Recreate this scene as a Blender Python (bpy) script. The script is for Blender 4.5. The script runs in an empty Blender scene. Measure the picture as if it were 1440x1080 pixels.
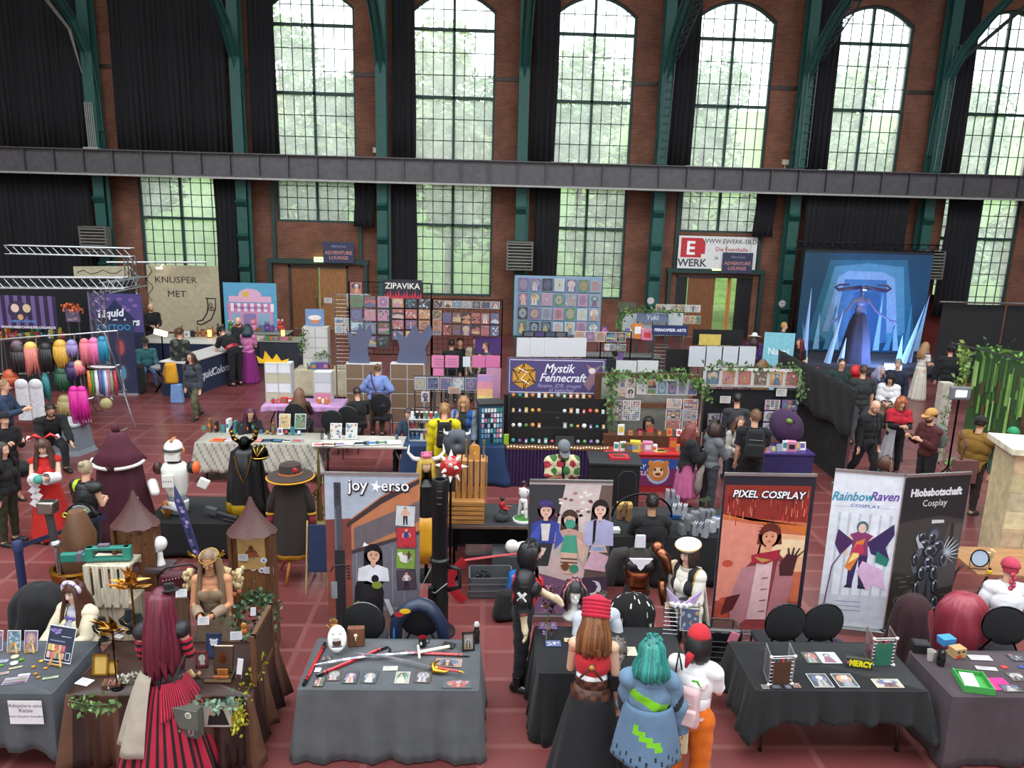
from math import radians as rad
import bpy,math,random
import numpy as np
from mathutils import Vector,Matrix,noise
S=bpy.context.scene;COL=S.collection;TS=bpy.data.scenes.new('workshop');TV=TS.view_layers[0]
def evald(o):
 TS.collection.objects.link(o)
 with bpy.context.temp_override(scene=TS,view_layer=TV):d=bpy.context.evaluated_depsgraph_get()
 return o.evaluated_get(d).to_mesh()
PI=math.pi;sin=math.sin;cos=math.cos
rnd=random.Random(7)
CF,CP,CR,CA,CH=1081.0,.227,.0268,.0333,5.2
_f=np.array([sin(CA)*cos(CP),cos(CA)*cos(CP),-sin(CP)]);_r=np.array([cos(CA),-sin(CA),0.]);_u=np.cross(_r,_f)
_R=cos(CR)*_r+sin(CR)*_u;_U=-sin(CR)*_r+cos(CR)*_u
def ray(px,py):return(px-720)/CF*_R-(py-540)/CF*_U+_f
def at(px,py,z=0.):
 d=ray(px,py);t=(z-CH)/d[2];return(float(d[0]*t),float(d[1]*t),z)
def aty(px,py,Y):
 d=ray(px,py);t=Y/d[1];return(float(d[0]*t),Y,float(CH+d[2]*t))
cd=bpy.data.cameras.new('camera');cam=bpy.data.objects.new('camera',cd);COL.objects.link(cam)
cd.sensor_width=36;cd.lens=CF/1440*36;cd.clip_end=300
cam.matrix_world=Matrix(((_R[0],_U[0],-_f[0],0),(_R[1],_U[1],-_f[1],0),(_R[2],_U[2],-_f[2],CH),(0,0,0,1)))
S.camera=cam
def lin(h):
 if not isinstance(h,str):return h
 o=[]
 for i in(0,2,4):
  c=int(h[i:i+2],16)/255;o.append(c/12.92 if c<=.04045 else((c+.055)/1.055)**2.4)
 return tuple(o)
MATS={}
def mat(name,rough=.8,metal=0,var=.12,vs=6.,bump=0,bs=60.,stretch=None,sheen=0,sss=0,coat=0,trans=0,emit=0):
 m=bpy.data.materials.new(name);m.use_nodes=True;nt=m.node_tree;N=nt.nodes;L=nt.links
 b=N['Principled BSDF'];a=N.new('ShaderNodeAttribute');a.attribute_name='Col'
 tc=N.new('ShaderNodeTexCoord');mp=N.new('ShaderNodeMapping');L.new(tc.outputs['Object'],mp.inputs[0])
 if stretch:mp.inputs['Scale'].default_value=stretch
 n=N.new('ShaderNodeTexNoise');n.inputs['Scale'].default_value=vs;n.inputs['Detail'].default_value=4;L.new(mp.outputs[0],n.inputs[0])
 r=N.new('ShaderNodeMapRange');r.inputs[1].default_value=.3;r.inputs[2].default_value=.7;r.inputs[3].default_value=1-var;r.inputs[4].default_value=1+var
 L.new(n.outputs[0],r.inputs[0])
 x=N.new('ShaderNodeVectorMath');x.operation='SCALE';L.new(a.outputs['Color'],x.inputs[0]);L.new(r.outputs[0],x.inputs['Scale'])
 L.new(x.outputs[0],b.inputs['Base Color'])
 b.inputs['Roughness'].default_value=rough;b.inputs['Metallic'].default_value=metal
 if sheen:b.inputs['Sheen Weight'].default_value=sheen
 if sss:b.inputs['Subsurface Weight'].default_value=sss;b.inputs['Subsurface Scale'].default_value=.01
 if coat:b.inputs['Coat Weight'].default_value=coat
 if bump:
  n2=N.new('ShaderNodeTexNoise');n2.inputs['Scale'].default_value=bs;L.new(mp.outputs[0],n2.inputs[0])
  bp=N.new('ShaderNodeBump');bp.inputs['Strength'].default_value=bump;bp.inputs['Distance'].default_value=.01;L.new(n2.outputs[0],bp.inputs['Height']);L.new(bp.outputs[0],b.inputs['Normal'])
 if emit:
  L.new(a.outputs['Color'],b.inputs['Emission Color']);b.inputs['Emission Strength'].default_value=emit
 if trans:b.inputs['Alpha'].default_value=1-trans
 MATS[name]=m;return m
mat('cloth',.95,bump=.25,bs=25,sheen=.04);mat('velvet',.85,sheen=0,bump=.4,bs=18);mat('satin',.4,bump=.3,bs=10)
mat('plastic',.45,var=.05);mat('gloss',.18,var=.04,coat=.4);mat('metal',.32,1,.08);mat('dull_metal',.55,.7,.12)
mat('wood',.6,var=.35,vs=3,stretch=(14,14,1.2),bump=.15,bs=8);mat('woodx',.6,var=.35,vs=3,stretch=(1.2,14,14),bump=.15,bs=8)
mat('skin',.5,var=.05,sss=.12);mat('hair',.45,var=.3,vs=14,stretch=(8,8,1));mat('paper',.65,var=.03);mat('print',.5,var=.1,vs=9)
mat('leaf',.6,var=.3,vs=9);mat('leather',.5,bump=.3,bs=30);mat('fur',.95,var=.25,vs=60,bump=1,bs=120);mat('stone',.85,var=.2,vs=8,bump=.4,bs=20)
mat('lamp',.4,emit=6);mat('bluelamp',.4,emit=7);mat('steel',.5,.25,.15);mat('film',.12,trans=.72,var=0)
def rotz(a):return Matrix.Rotation(a,3,'Z')
def basis(z,x=None):
 z=Vector(z).normalized();x=Vector(x)if x is not None else(Vector((1,0,0))if abs(z.x)<.8 else Vector((0,1,0)))
 y=z.cross(x).normalized();x=y.cross(z);return Matrix((x,y,z)).transposed()
class MB:
 def __init__(s,col='888888'):s.v=[];s.f=[];s.c=[];s.col=lin(col);s.M=None
 def add(s,vs,fs,col=None):
  o=len(s.v)
  if s.M is not None:vs=[s.M@Vector(p)for p in vs]
  s.v+=[tuple(p)for p in vs];s.f+=[tuple(i+o for i in q)for q in fs]
  c=lin(col)if col is not None else s.col
  s.c+=[c]*len(fs);return s
 def X(s,c,d,col=None,R=None,top=1.):
  x,y,z=[q/2 for q in d];P=[]
  for k in(-1,1):
   t=top if k>0 else 1
   for a,b in((-1,-1),(1,-1),(1,1),(-1,1)):
    p=Vector((a*x*t,b*y*t,k*z));p=R@p if R else p;P.append(p+Vector(c))
  return s.add(P,[(0,3,2,1),(4,5,6,7),(0,1,5,4),(1,2,6,5),(2,3,7,6),(3,0,4,7)],col)
 def bx(s,x0,x1,y0,y1,z0,z1,col=None):return s.X(((x0+x1)/2,(y0+y1)/2,(z0+z1)/2),(abs(x1-x0),abs(y1-y0),abs(z1-z0)),col)
 def T(s,pts,r,n=8,col=None,flat=1.,x=None,closed=False):
  pts=[Vector(p)for p in pts];m=len(pts);rs=r if hasattr(r,'__len__')else[r]*m;V=[];F=[];X=Vector(x)if x is not None else None
  for i,p in enumerate(pts):
   t=(pts[(i+1)%m]-pts[i-1])if closed else(pts[min(i+1,m-1)]-pts[max(i-1,0)])
   if t.length<1e-9:t=Vector((0,0,1))
   B=basis(t,X);X=B.col[0].copy()
   for k in range(n):
    a=2*PI*k/n;V.append(p+B@Vector((cos(a)*rs[i],sin(a)*rs[i]*flat,0)))
  for i in range(m if closed else m-1):
   for k in range(n):
    a=i*n+k;b=i*n+(k+1)%n;j=((i+1)%m)*n;F.append((a,b,j+(k+1)%n,j+k))
  if not closed:F.append(tuple(range(n-1,-1,-1)));F.append(tuple(range((m-1)*n,m*n)))
  return s.add(V,F,col)
 def caps(s,p0,p1,r0,r1,n=12,col=None,flat=1.,x=None):
  p0=Vector(p0);p1=Vector(p1);d=(p1-p0);l=d.length or 1e-6;d=d/l if l>1e-5 else Vector((0,0,1))
  P=[];Rr=[]
  for a in(80,55,28):P.append(p0-d*r0*sin(rad(a)));Rr.append(r0*cos(rad(a)))
  P+=[p0,p1];Rr+=[r0,r1]
  for a in(28,55,80):P.append(p1+d*r1*sin(rad(a)));Rr.append(r1*cos(rad(a)))
  return s.T(P,Rr,n,col,flat,x)
 def ell(s,c,r,n=14,m=9,col=None,R=None,keep=None):
  r=r if hasattr(r,'__len__')else(r,r,r);V=[];F=[];c=Vector(c)
  def pt(i,k):
   t=PI*i/m;a=2*PI*k/n;p=Vector((sin(t)*cos(a),sin(t)*sin(a),cos(t)));return p
  for i in range(1,m):
   for k in range(n):
    p=pt(i,k);p=Vector((p.x*r[0],p.y*r[1],p.z*r[2]));V.append(c+(R@p if R else p))
  e=Vector((0,0,r[2]));V+=[c+(R@e if R else e),c-(R@e if R else e)];T=len(V)-2
  for i in range(m-2):
   for k in range(n):
    if keep and not keep(pt(i+1.5,k+.5)):continue
    F.append((i*n+k,(i+1)*n+k,(i+1)*n+(k+1)%n,i*n+(k+1)%n))
  for k in range(n):
   if not keep or keep(pt(.5,k+.5)):F.append((T,k,(k+1)%n))
   if not keep or keep(pt(m-.5,k+.5)):F.append((T+1,(m-2)*n+(k+1)%n,(m-2)*n+k))
  return s.add(V,F,col)
 def LA(s,prof,c=(0,0,0),n=20,col=None,fn=None,cap=True,R=None):
  c=Vector(c);V=[];F=[]
  for r,z in prof:
   for k in range(n):
    a=2*PI*k/n;q=r*(fn(a,z)if fn else 1);p=Vector((cos(a)*q,sin(a)*q,z));V.append(c+(R@p if R else p))
  for i in range(len(prof)-1):
   for k in range(n):F.append((i*n+k,i*n+(k+1)%n,(i+1)*n+(k+1)%n,(i+1)*n+k))
  if cap:F.append(tuple(range(n-1,-1,-1)));F.append(tuple(range((len(prof)-1)*n,len(prof)*n)))
  return s.add(V,F,col)
 def PO(s,pts,col=None):return s.add(pts,[tuple(range(len(pts)))],col)
 def prism(s,pts,y0,y1,col=None):
  n=len(pts);V=[(x,y0,z)for x,z in pts]+[(x,y1,z)for x,z in pts]
  return s.add(V,[tuple(range(n)),tuple(range(2*n-1,n-1,-1))]+[(i,i+n,(i+1)%n+n,(i+1)%n)for i in range(n)],col)
 def hprism(s,pts,z0,z1,col=None):
  n=len(pts);V=[(x,y,z0)for x,y in pts]+[(x,y,z1)for x,y in pts]
  return s.add(V,[tuple(range(n-1,-1,-1)),tuple(range(n,2*n))]+[(i,(i+1)%n,(i+1)%n+n,i+n)for i in range(n)],col)
 def disc(s,c,rx,rz,col=None,n=14,a0=0,a1=360,rot=0):
  V=[]
  for k in range(n):
   a=rad(a0+(a1-a0)*k/(n if a1-a0==360 else n-1));x=rx*cos(a);z=rz*sin(a);V.append((c[0]+x*cos(rot)-z*sin(rot),c[1],c[2]+x*sin(rot)+z*cos(rot)))
  return s.PO(V,col)
 def text(s,txt,c,size,col=None,bold=0,shear=0,sx=1.,up=None,extr=.001,rot=0,align='CENTER'):
  cu=bpy.data.curves.new('t','FONT');cu.body=txt;cu.size=size;cu.align_x=align;cu.align_y='CENTER';cu.offset=bold;cu.shear=shear;cu.resolution_u=2
  o=bpy.data.objects.new('t',cu);me=evald(o)
  c=Vector(c);V=[];cr,sr=cos(rot),sin(rot)
  for v in me.vertices:
   x,y=v.co.x*sx,v.co.y;x,y=x*cr-y*sr,x*sr+y*cr
   V.append((c.x+x,c.y,c.z+y)if up is None else(c.x+x,c.y+y,c.z))
  F=[tuple(p.vertices)for p in me.polygons];s.add(V,F,col)
  bpy.data.objects.remove(o);bpy.data.curves.remove(cu);return s
 def B(s,name,m='cloth',parent=None,smooth=None,bevel=0,solid=0,loc=None,rz=0,sub=0):
  me=bpy.data.meshes.new(name);me.from_pydata(s.v,[],s.f)
  at_=me.color_attributes.new('Col','FLOAT_COLOR','CORNER');n=np.fromiter((len(f)for f in s.f),int,len(s.f))
  c=np.ones((len(s.f),4),np.float32);c[:,:3]=np.array(s.c,np.float32).reshape(-1,3);at_.data.foreach_set('color',np.repeat(c,n,axis=0).ravel())
  me.materials.append(MATS[m]if isinstance(m,str)else m);me.validate();me.update()
  o=bpy.data.objects.new(name,me);COL.objects.link(o)
  if parent:o.parent=parent
  if smooth is not None:me.shade_smooth();
  if smooth is not None and smooth>0:me.set_sharp_from_angle(angle=rad(smooth))
  if bevel:b=o.modifiers.new('b','BEVEL');b.width=bevel;b.segments=2;b.limit_method='ANGLE'
  if solid:b=o.modifiers.new('s','SOLIDIFY');b.thickness=abs(solid);b.offset=-1 if solid>0 else 1
  if sub:b=o.modifiers.new('u','SUBSURF');b.levels=b.render_levels=sub
  if loc is not None:o.location=loc
  if rz:o.rotation_euler=(0,0,rad(rz))
  return o
def tag(o,label,cat,group=None,kind=None):
 o['label']=label;o['category']=cat
 if group:o['group']=group
 if kind:o['kind']=kind
 return o
def thing(name,label,cat,loc=(0,0,0),rz=0,group=None,tilt=None):
 o=bpy.data.objects.new(name,None);o.empty_display_size=.1;COL.objects.link(o);o.location=loc
 o.rotation_euler=(0,0,rad(rz))if tilt is None else(rad(tilt[0]),rad(tilt[1]),rad(rz))
 return tag(o,label,cat,group)
def struct(name,mb,m,parent=None,**k):
 o=mb.B(name,m,parent,**k)
 if not parent:o['kind']='structure'
 return o
def dup(root,loc,rz=None,label=None,group=None):
 r=root.copy();COL.objects.link(r);r.location=loc
 if rz is not None:r.rotation_euler=(r.rotation_euler[0],r.rotation_euler[1],rad(rz))
 if label:r['label']=label
 if group:r['group']=group
 for ch in list(root.children):
  c=ch.copy();COL.objects.link(c);c.parent=r
  for g in ch.children:
   d=g.copy();COL.objects.link(d);d.parent=c
 return r
ORD=['first','second','third','fourth','fifth','sixth','seventh','eighth','ninth','tenth','eleventh','twelfth','thirteenth','fourteenth','fifteenth','sixteenth']
CN={'e8e4dc':'white','d94a3a':'red','e98a2e':'orange','e9c94a':'yellow','4a9a5a':'green','3a8fb0':'teal','3d5fa8':'blue','7a4fa0':'purple','d97ba8':'pink','2a2733':'black','8a5a3a':'brown','9aa6b5':'grey','b8d8e8':'pale blue','e8b8a0':'peach'}
CL=list(CN)
def art(M_,x0,z0,w,h,bg,fg,y=0,seed=0,kind='fig'):
 m=Mute(M_);r=random.Random(seed);P=lambda u,v,k:(x0+u*w,y-.0006*k,z0+v*h)
 def q(u0,u1,v0,v1,k,c):m.PO([P(u0,v0,k),P(u1,v0,k),P(u1,v1,k),P(u0,v1,k)],c)
 def e(u,v,a,b,k,c,n=12,rot=0):m.disc(P(u,v,k),a*w,b*h,c,n,rot=rot)
 q(.03,.97,.03,.97,1,bg)
 if kind=='fig':
  e(.5,.6,.38,.3,2,r.choice(CL));
  for i in range(4):e(r.uniform(.15,.85),r.uniform(.1,.9),.06,.05,3,r.choice(CL),6)
  x=r.uniform(.42,.58)
  m.PO([P(x-.28,.05,4),P(x+.28,.05,4),P(x+.16,.5,4),P(x+.06,.58,4),P(x-.06,.58,4),P(x-.16,.5,4)],fg)
  e(x,.68,.17,.15,5,r.choice(CL));e(x,.65,.1,.1,6,'e8c4a8',8);q(x-.05,x+.05,.1,.5,5,r.choice(CL))
 elif kind=='land':
  for i in range(4):v=r.uniform(.1,.6);m.PO([P(.03,v-.08,2+i),P(.97,v-.15,2+i),P(.97,v+r.uniform(0,.2),2+i),P(.5,v+r.uniform(0,.3),2+i),P(.03,v+.02,2+i)],r.choice([fg,r.choice(CL)]))
  e(.7,.75,.1,.1,7,fg)
 elif kind=='orn':
  for i in range(12):
   a=i*PI/6;e(.5+.28*cos(a),.5+.3*sin(a),.07,.06,2+i%2,fg,7)
  e(.5,.5,.18,.2,4,fg);e(.5,.5,.12,.13,5,bg);e(.5,.5,.06,.1,6,r.choice(CL),6)
 elif kind=='text':
  for i in range(6):q(.15,.15+r.uniform(.4,.7),.85-i*.13,.88-i*.13,2,fg)
 elif kind=='grid':
  for i in range(3):
   for j in range(4):q(.1+i*.28,.32+i*.28,.08+j*.22,.26+j*.22,2,r.choice(CL))
 else:
  for i in range(14):e(r.random()*.8+.1,r.random()*.8+.1,r.uniform(.04,.14),r.uniform(.03,.1),2+i%5,r.choice([fg,fg,r.choice(CL)]),8,rot=r.random()*3)
class Mute:
 def __init__(s,m):s.m=m
 def mu(s,c):c=lin(c);g=sum(c)/3;return tuple(.62*(q*.62+g*.38)+.035 for q in c)
 def PO(s,p,c):s.m.PO(p,s.mu(c))
 def disc(s,p,a,b,c,n,rot=0):s.m.disc(p,a,b,s.mu(c),n,rot=rot)
KD={'fig':'figure','land':'landscape','orn':'emblem','spl':'speckled','text':'text','grid':'sticker'}
def prints(px0,py0,px1,py1,rows,cols,Y,where,group,kinds='fig spl orn land',bgs=None,gap=.1,seed=1,skip=(),border='efece6',cat='art print',name='art_print',jit=0,rz=0):
 """a sheet per cell, hung in the vertical plane Y"""
 a=aty(px0,py0,Y);b=aty(px1,py1,Y);W=(b[0]-a[0])/cols;Hh=(a[2]-b[2])/rows;r=random.Random(seed);ks=kinds.split();out=[]
 for i in range(rows):
  for j in range(cols):
   if(i,j)in skip:continue
   w=W*(1-gap)*(1-jit*r.random()*.3);h=Hh*(1-gap)*(1-jit*r.random()*.2);k=r.choice(ks);bg=r.choice(bgs or CL);fg=r.choice([c for c in CL if c!=bg])
   m=MB(border);m.bx(-w/2,w/2,0,.004,0,h);art(m,-w/2,0,w,h,bg,fg,0,r.random(),k)
   o=m.B(name,'print',loc=(a[0]+(j+.5)*W,Y,a[2]-(i+1)*Hh+Hh*gap/2))
   tag(o,f'{CN[bg]} {KD[k]} print, row {i+1}, {ORD[j]} from left {where}',cat,group);out.append(o)
 return out
# SETTING
YB=31.9;XK=lambda k:-12.41+5.445*k
def brickmat():
 m=bpy.data.materials.new('brick');m.use_nodes=True;nt=m.node_tree;N=nt.nodes;L=nt.links;b=N['Principled BSDF']
 tc=N.new('ShaderNodeTexCoord');mp=N.new('ShaderNodeMapping');mp.inputs['Rotation'].default_value=(PI/2,0,0);L.new(tc.outputs['Object'],mp.inputs[0])
 br=N.new('ShaderNodeTexBrick');br.inputs['Scale'].default_value=2.6;br.inputs['Color1'].default_value=(*lin('80503d'),1);br.inputs['Color2'].default_value=(*lin('6a4535'),1);br.inputs['Mortar'].default_value=(*lin('8d7466'),1)
 br.inputs['Mortar Size'].default_value=.012;br.inputs['Brick Width'].default_value=.6;br.inputs['Row Height'].default_value=.2;L.new(mp.outputs[0],br.inputs[0])
 n=N.new('ShaderNodeTexNoise');n.inputs['Scale'].default_value=1.1;n.inputs['Detail'].default_value=6;L.new(tc.outputs['Object'],n.inputs[0])
 mx=N.new('ShaderNodeMixRGB');mx.blend_type='MULTIPLY';mx.inputs[0].default_value=.8;r=N.new('ShaderNodeValToRGB');r.color_ramp.elements[0].position=.3;r.color_ramp.elements[0].color=(.62,.55,.52,1);r.color_ramp.elements[1].position=.65;r.color_ramp.elements[1].color=(1.15,1.1,1.05,1)
 L.new(n.outputs[0],r.inputs[0]);L.new(br.outputs[0],mx.inputs[1]);L.new(r.outputs[0],mx.inputs[2]);L.new(mx.outputs[0],b.inputs['Base Color']);b.inputs['Roughness'].default_value=.9
 MATS['brick']=m
brickmat()
def floormat():
 m=bpy.data.materials.new('floor_slabs');m.use_nodes=True;nt=m.node_tree;N=nt.nodes;L=nt.links;b=N['Principled BSDF']
 tc=N.new('ShaderNodeTexCoord')
 def brick(sc,bw,rh,c1,c2,mo,ms,off=.5):
  br=N.new('ShaderNodeTexBrick');br.offset=off;br.inputs['Scale'].default_value=sc;br.inputs['Brick Width'].default_value=bw;br.inputs['Row Height'].default_value=rh
  for k,c in(('Color1',c1),('Color2',c2),('Mortar',mo)):br.inputs[k].default_value=(*lin(c),1)
  br.inputs['Mortar Size'].default_value=ms;L.new(tc.outputs['Object'],br.inputs[0]);return br
 a=brick(1,1.1,.55,'7e4443','6b3938','845250',.035,0);c=brick(1,2.75,2.2,'ffffff','ddd3d2','f4eeee',.06,.3)
 n=N.new('ShaderNodeTexNoise');n.inputs['Scale'].default_value=.5;n.inputs['Detail'].default_value=7;L.new(tc.outputs['Object'],n.inputs[0])
 r=N.new('ShaderNodeMapRange');r.inputs[1].default_value=.3;r.inputs[2].default_value=.7;r.inputs[3].default_value=.8;r.inputs[4].default_value=1.15;L.new(n.outputs[0],r.inputs[0])
 mx=N.new('ShaderNodeMixRGB');mx.blend_type='MULTIPLY';mx.inputs[0].default_value=1;L.new(a.outputs[0],mx.inputs[1]);L.new(c.outputs[0],mx.inputs[2])
 x=N.new('ShaderNodeVectorMath');x.operation='SCALE';L.new(mx.outputs[0],x.inputs[0]);L.new(r.outputs[0],x.inputs['Scale']);L.new(x.outputs[0],b.inputs['Base Color'])
 r2=N.new('ShaderNodeMapRange');r2.inputs[3].default_value=.2;r2.inputs[4].default_value=.42;L.new(n.outputs[0],r2.inputs[0]);L.new(r2.outputs[0],b.inputs['Roughness'])
 MATS['floor']=m
floormat()
mat('iron',.55,.1,.12);mat('grass',.9,var=.3,vs=2)
mat('curtain',.95,var=.15,vs=1.5,stretch=(6,6,.3))
def glassmat():
 m=bpy.data.materials.new('dusty_glass');m.use_nodes=True;nt=m.node_tree;N=nt.nodes;L=nt.links;o=N['Material Output']
 t=N.new('ShaderNodeBsdfTransparent');t.inputs[0].default_value=(.93,.97,.95,1);tr=N.new('ShaderNodeBsdfTranslucent');tr.inputs[0].default_value=(.95,.97,.93,1)
 mx=N.new('ShaderNodeMixShader');n=N.new('ShaderNodeTexNoise');n.inputs['Scale'].default_value=1.6;tc=N.new('ShaderNodeTexCoord');L.new(tc.outputs['Object'],n.inputs[0])
 r=N.new('ShaderNodeMapRange');r.inputs[3].default_value=.1;r.inputs[4].default_value=.3;L.new(n.outputs[0],r.inputs[0]);L.new(r.outputs[0],mx.inputs[0])
 L.new(t.outputs[0],mx.inputs[1]);L.new(tr.outputs[0],mx.inputs[2]);L.new(mx.outputs[0],o.inputs[0]);MATS['glass']=m
glassmat()
m=MB();m.bx(-34,34,-14,32.5,-.2,0);struct('floor',m,'floor')
m=MB('5a4a44');m.bx(-34.5,-34,-14,32.5,0,18);struct('wall_left',m,'brick')
m=MB();m.bx(34,34.5,-14,32.5,0,18);struct('wall_right',m,'brick')
m=MB();m.bx(-34,34,-14.5,-14,0,4)
m.bx(-34,34,-14.5,-14,15,18)
for k in range(7):m.bx(-34+k*10.5,-34+k*10.5+5,-14.5,-14,4,15)
struct('wall_front',m,'brick')
m=MB('2b2725')
m.bx(-34,34,18.6,32.5,17,17.3);m.bx(-34,34,8,10.4,17,17.3);m.bx(-34,34,-14.5,-4,17,17.3);m.bx(-34,-24,-4,18.6,17,17.3);m.bx(24,34,-4,18.6,17,17.3)
struct('ceiling',m,'plastic')
m=MB('8a5a45');T=.5;y0,y1=YB,YB+T
hw=1.62;up={k:(6.87,12.45)for k in range(1,8)};lo={0:(1.52,6.1),1:(4.36,6.1),2:(1.52,6.1),3:(1.52,6.1),4:(4.36,6.1),6:(1.52,6.1),7:(1.52,6.1)}
DO={1:(XK(1)-1.25,XK(1)+1.2,2.65),4:(XK(4)-1.65,XK(4)+1.75,2.62)}
for k in range(-4,9):
 x0=XK(k)-hw;x1=XK(k)+hw;m.bx(XK(k)-5.445+hw,x0,y0,y1,0,17)
 segs=[(0,17)]
 holes=[]
 if k in DO:holes.append((0,DO[k][2]))
 if k in lo:holes.append(lo[k])
 if k in up:holes.append(up[k])
 z=0
 for a,b in holes:
  if a>z:m.bx(x0,x1,y0,y1,z,a)
  z=b
 if k in up:
  n=12;c=XK(k);A=[(c-hw+2*hw*i/n,12.45+.72*(1-((2*i/n)-1)**2))for i in range(n+1)]
  m.prism(A+[(x1,17),(x0,17)],y0,y1)
 else:m.bx(x0,x1,y0,y1,z,17)
 if k in DO:
  m.bx(x0,DO[k][0],y0,y1,0,DO[k][2])if DO[k][0]>x0 else None
  m.bx(DO[k][1],x1,y0,y1,0,DO[k][2])if DO[k][1]<x1 else None
struct('wall_back',m,'brick')
GRN='24403c';wn=0
def window(k,zs,arch,bars,doubles):
 """bars: heights of glazing bars; doubles: heights of heavy transoms"""
 global wn;wn+=1;c=XK(k);m=MB(GRN);z0,z1=zs;Y=YB+.18
 m.bx(c-hw,c-hw+.09,Y-.06,Y+.06,z0,z1);m.bx(c+hw-.09,c+hw,Y-.06,Y+.06,z0,z1);m.bx(c-hw,c+hw,Y-.08,Y+.08,z0,z0+.09)
 top=z1+.72 if arch else z1
 if arch:
  n=12;A=[(c-hw+2*hw*i/n,Y,z1+.72*(1-((2*i/n)-1)**2)-.05)for i in range(n+1)];m.T(A,.06,6)
 else:m.bx(c-hw,c+hw,Y-.06,Y+.06,z1-.08,z1)
 m.bx(c-.05,c+.05,Y-.07,Y+.07,z0,top)
 for i in range(1,8):
  if i==4:continue
  x=c-hw+i*hw/4;zt=z1+(.72*(1-((2*i/8)-1)**2)if arch else 0);m.bx(x-.014,x+.014,Y-.02,Y+.02,z0,zt)
 for z in bars:m.bx(c-hw,c+hw,Y-.02,Y+.02,z-.014,z+.014)
 for z in doubles:m.bx(c-hw,c+hw,Y-.07,Y+.07,z-.055,z+.055)
 o=struct(f'window_{wn}',m,'iron')
 g=MB('ffffff')
 if arch:g.prism([(c-hw,z0)]+[(c-hw+2*hw*i/12,z1+.72*(1-((2*i/12)-1)**2))for i in range(13)]+[(c+hw,z0)],Y+.012,Y+.016)
 else:g.bx(c-hw,c+hw,Y+.012,Y+.016,z0,z1)
 g.B('pane','glass',o)
for k in range(1,8):window(k,up[k],True,[7.68,8.49,10.13,10.95,12.5],[9.3,11.78])
for k in lo:
 if k in(1,4):window(k,lo[k],False,[4.85,5.32,5.79],[])
 else:window(k,lo[k],False,[1.98,2.46,2.94,3.42,3.9,4.85,5.32,5.79],[4.39])
m=MB('59575a');Y=30.6
m.bx(-30,30,Y-.02,Y+.02,6.02,6.85);m.bx(-30,30,Y-.2,Y+.2,6.85,6.89);m.bx(-30,30,Y-.2,Y+.2,6.0,6.05)
for i in range(54):x=-29.5+i*1.09;m.bx(x-.015,x+.015,Y-.17,Y+.17,6.05,6.85)
struct('trim_1',m,'steel')
m=MB('a9a7a4');m.bx(-30,30,Y-.26,Y-.2,5.93,6.0);struct('trim_2',m,'steel')
m=MB('5d4238')
for z in(6.95,):m.bx(-30,30,YB-.25,YB,z-.12,z)
struct('trim_3',m,'steel')
tn=4
for k in range(-3,8):
 x=XK(k)+2.72;m=MB('26564f')
 m.bx(x-.2,x+.2,31.0,31.04,0,17);m.bx(x-.2,x+.2,31.5,31.54,0,17);m.bx(x-.03,x+.03,31.04,31.5,0,17)
 m.bx(x+.2,x+.32,31.2,31.3,0,6)
 for z in(1.2,2.4,3.6,4.9):
  m.add([(x-.2,31,z),(x+.2,31,z),(x+.2,30.8,z+.2),(x-.2,30.8,z+.2),(x+.2,31,z+.3),(x-.2,31,z+.3)],[(0,1,2,3),(3,2,4,5),(0,3,5),(1,4,2)])
 P=[(31.45,7.6),(31.35,9),(31.0,10.4),(30.2,11.35),(29,12.1),(27,13),(24,14),(20,15),(14,16)]
 V=[(x,y,z)for y,z in P]
 for dx in(-.16,.16):m.T([(x+dx,y,z)for y,z in P],[.05]*9,4)
 m.T(V,.12,4)
 struct(f'trim_{tn}',m,'iron');tn+=1
 m=MB('3b2f2c');m.bx(x-1.1,x+1.1,YB-.05,YB,9.95,10.1);struct(f'trim_{tn}',m,'steel');tn+=1
for k in(1,4):
 m=MB(GRN);c=XK(k);m.bx(c-2.05,c+2.05,YB-.22,YB,2.72,2.9);m.bx(c-2.0,c-1.86,YB-.2,YB,0,2.72);m.bx(c+1.86,c+2.0,YB-.2,YB,0,2.72)
 m.bx(c-1.8,c-1.66,YB-.12,YB,2.9,6);m.bx(c+1.66,c+1.8,YB-.12,YB,2.9,6);struct(f'trim_{tn}',m,'iron');tn+=1
def lattice(name,label,p0,p1,w=.35,n=12,col='5f6c6c',r=.018,diag=False):
 p0=Vector(p0);p1=Vector(p1);m=MB(col);s=Vector((w/2,0,0));m.T([p0-s,p1-s],r,5);m.T([p0+s,p1+s],r,5)
 for i in range(n+1):
  p=p0.lerp(p1,i/n);q=p0.lerp(p1,min(1,(i+1)/n));m.T([p-s,p+s],r*.7,4)
  if diag:m.T([p-s,q+s],r*.7,4)
 tag(m.B(name,'steel'),label,'ladder')
x=XK(4)+2.72;lattice('cable_ladder','tall pale cable ladder on the column between the fourth and fifth arched windows',(x+.1,30.9,7),(x+.1,30.9,11.6),.32,14)
lattice('cable_ladder','dark lattice strut rising from the column between the fourth and fifth arched windows',(x+.2,30.7,10.9),(x+1.1,26.5,14.6),.3,16,'2c3f3d',.03,True)
x=XK(5)+2.72;lattice('cable_ladder','cable ladder on the column left of the rightmost arched window',(x,30.9,7),(x+.1,30.9,11.6),.25,14,'6a7272')
m=MB('40504e');m.T([(x+.1,30.8,10.9),(x+2.2,26,14.5)],.07,6);tag(m.B('roof_strut','steel'),'slanting steel strut crossing the top of the rightmost arched window','strut')
x=XK(3)+2.72;lattice('cable_ladder','cable ladder on the column between the third and fourth arched windows',(x,30.9,6.95),(x+.1,30.9,10.9),.3,13,'55605f')
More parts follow.
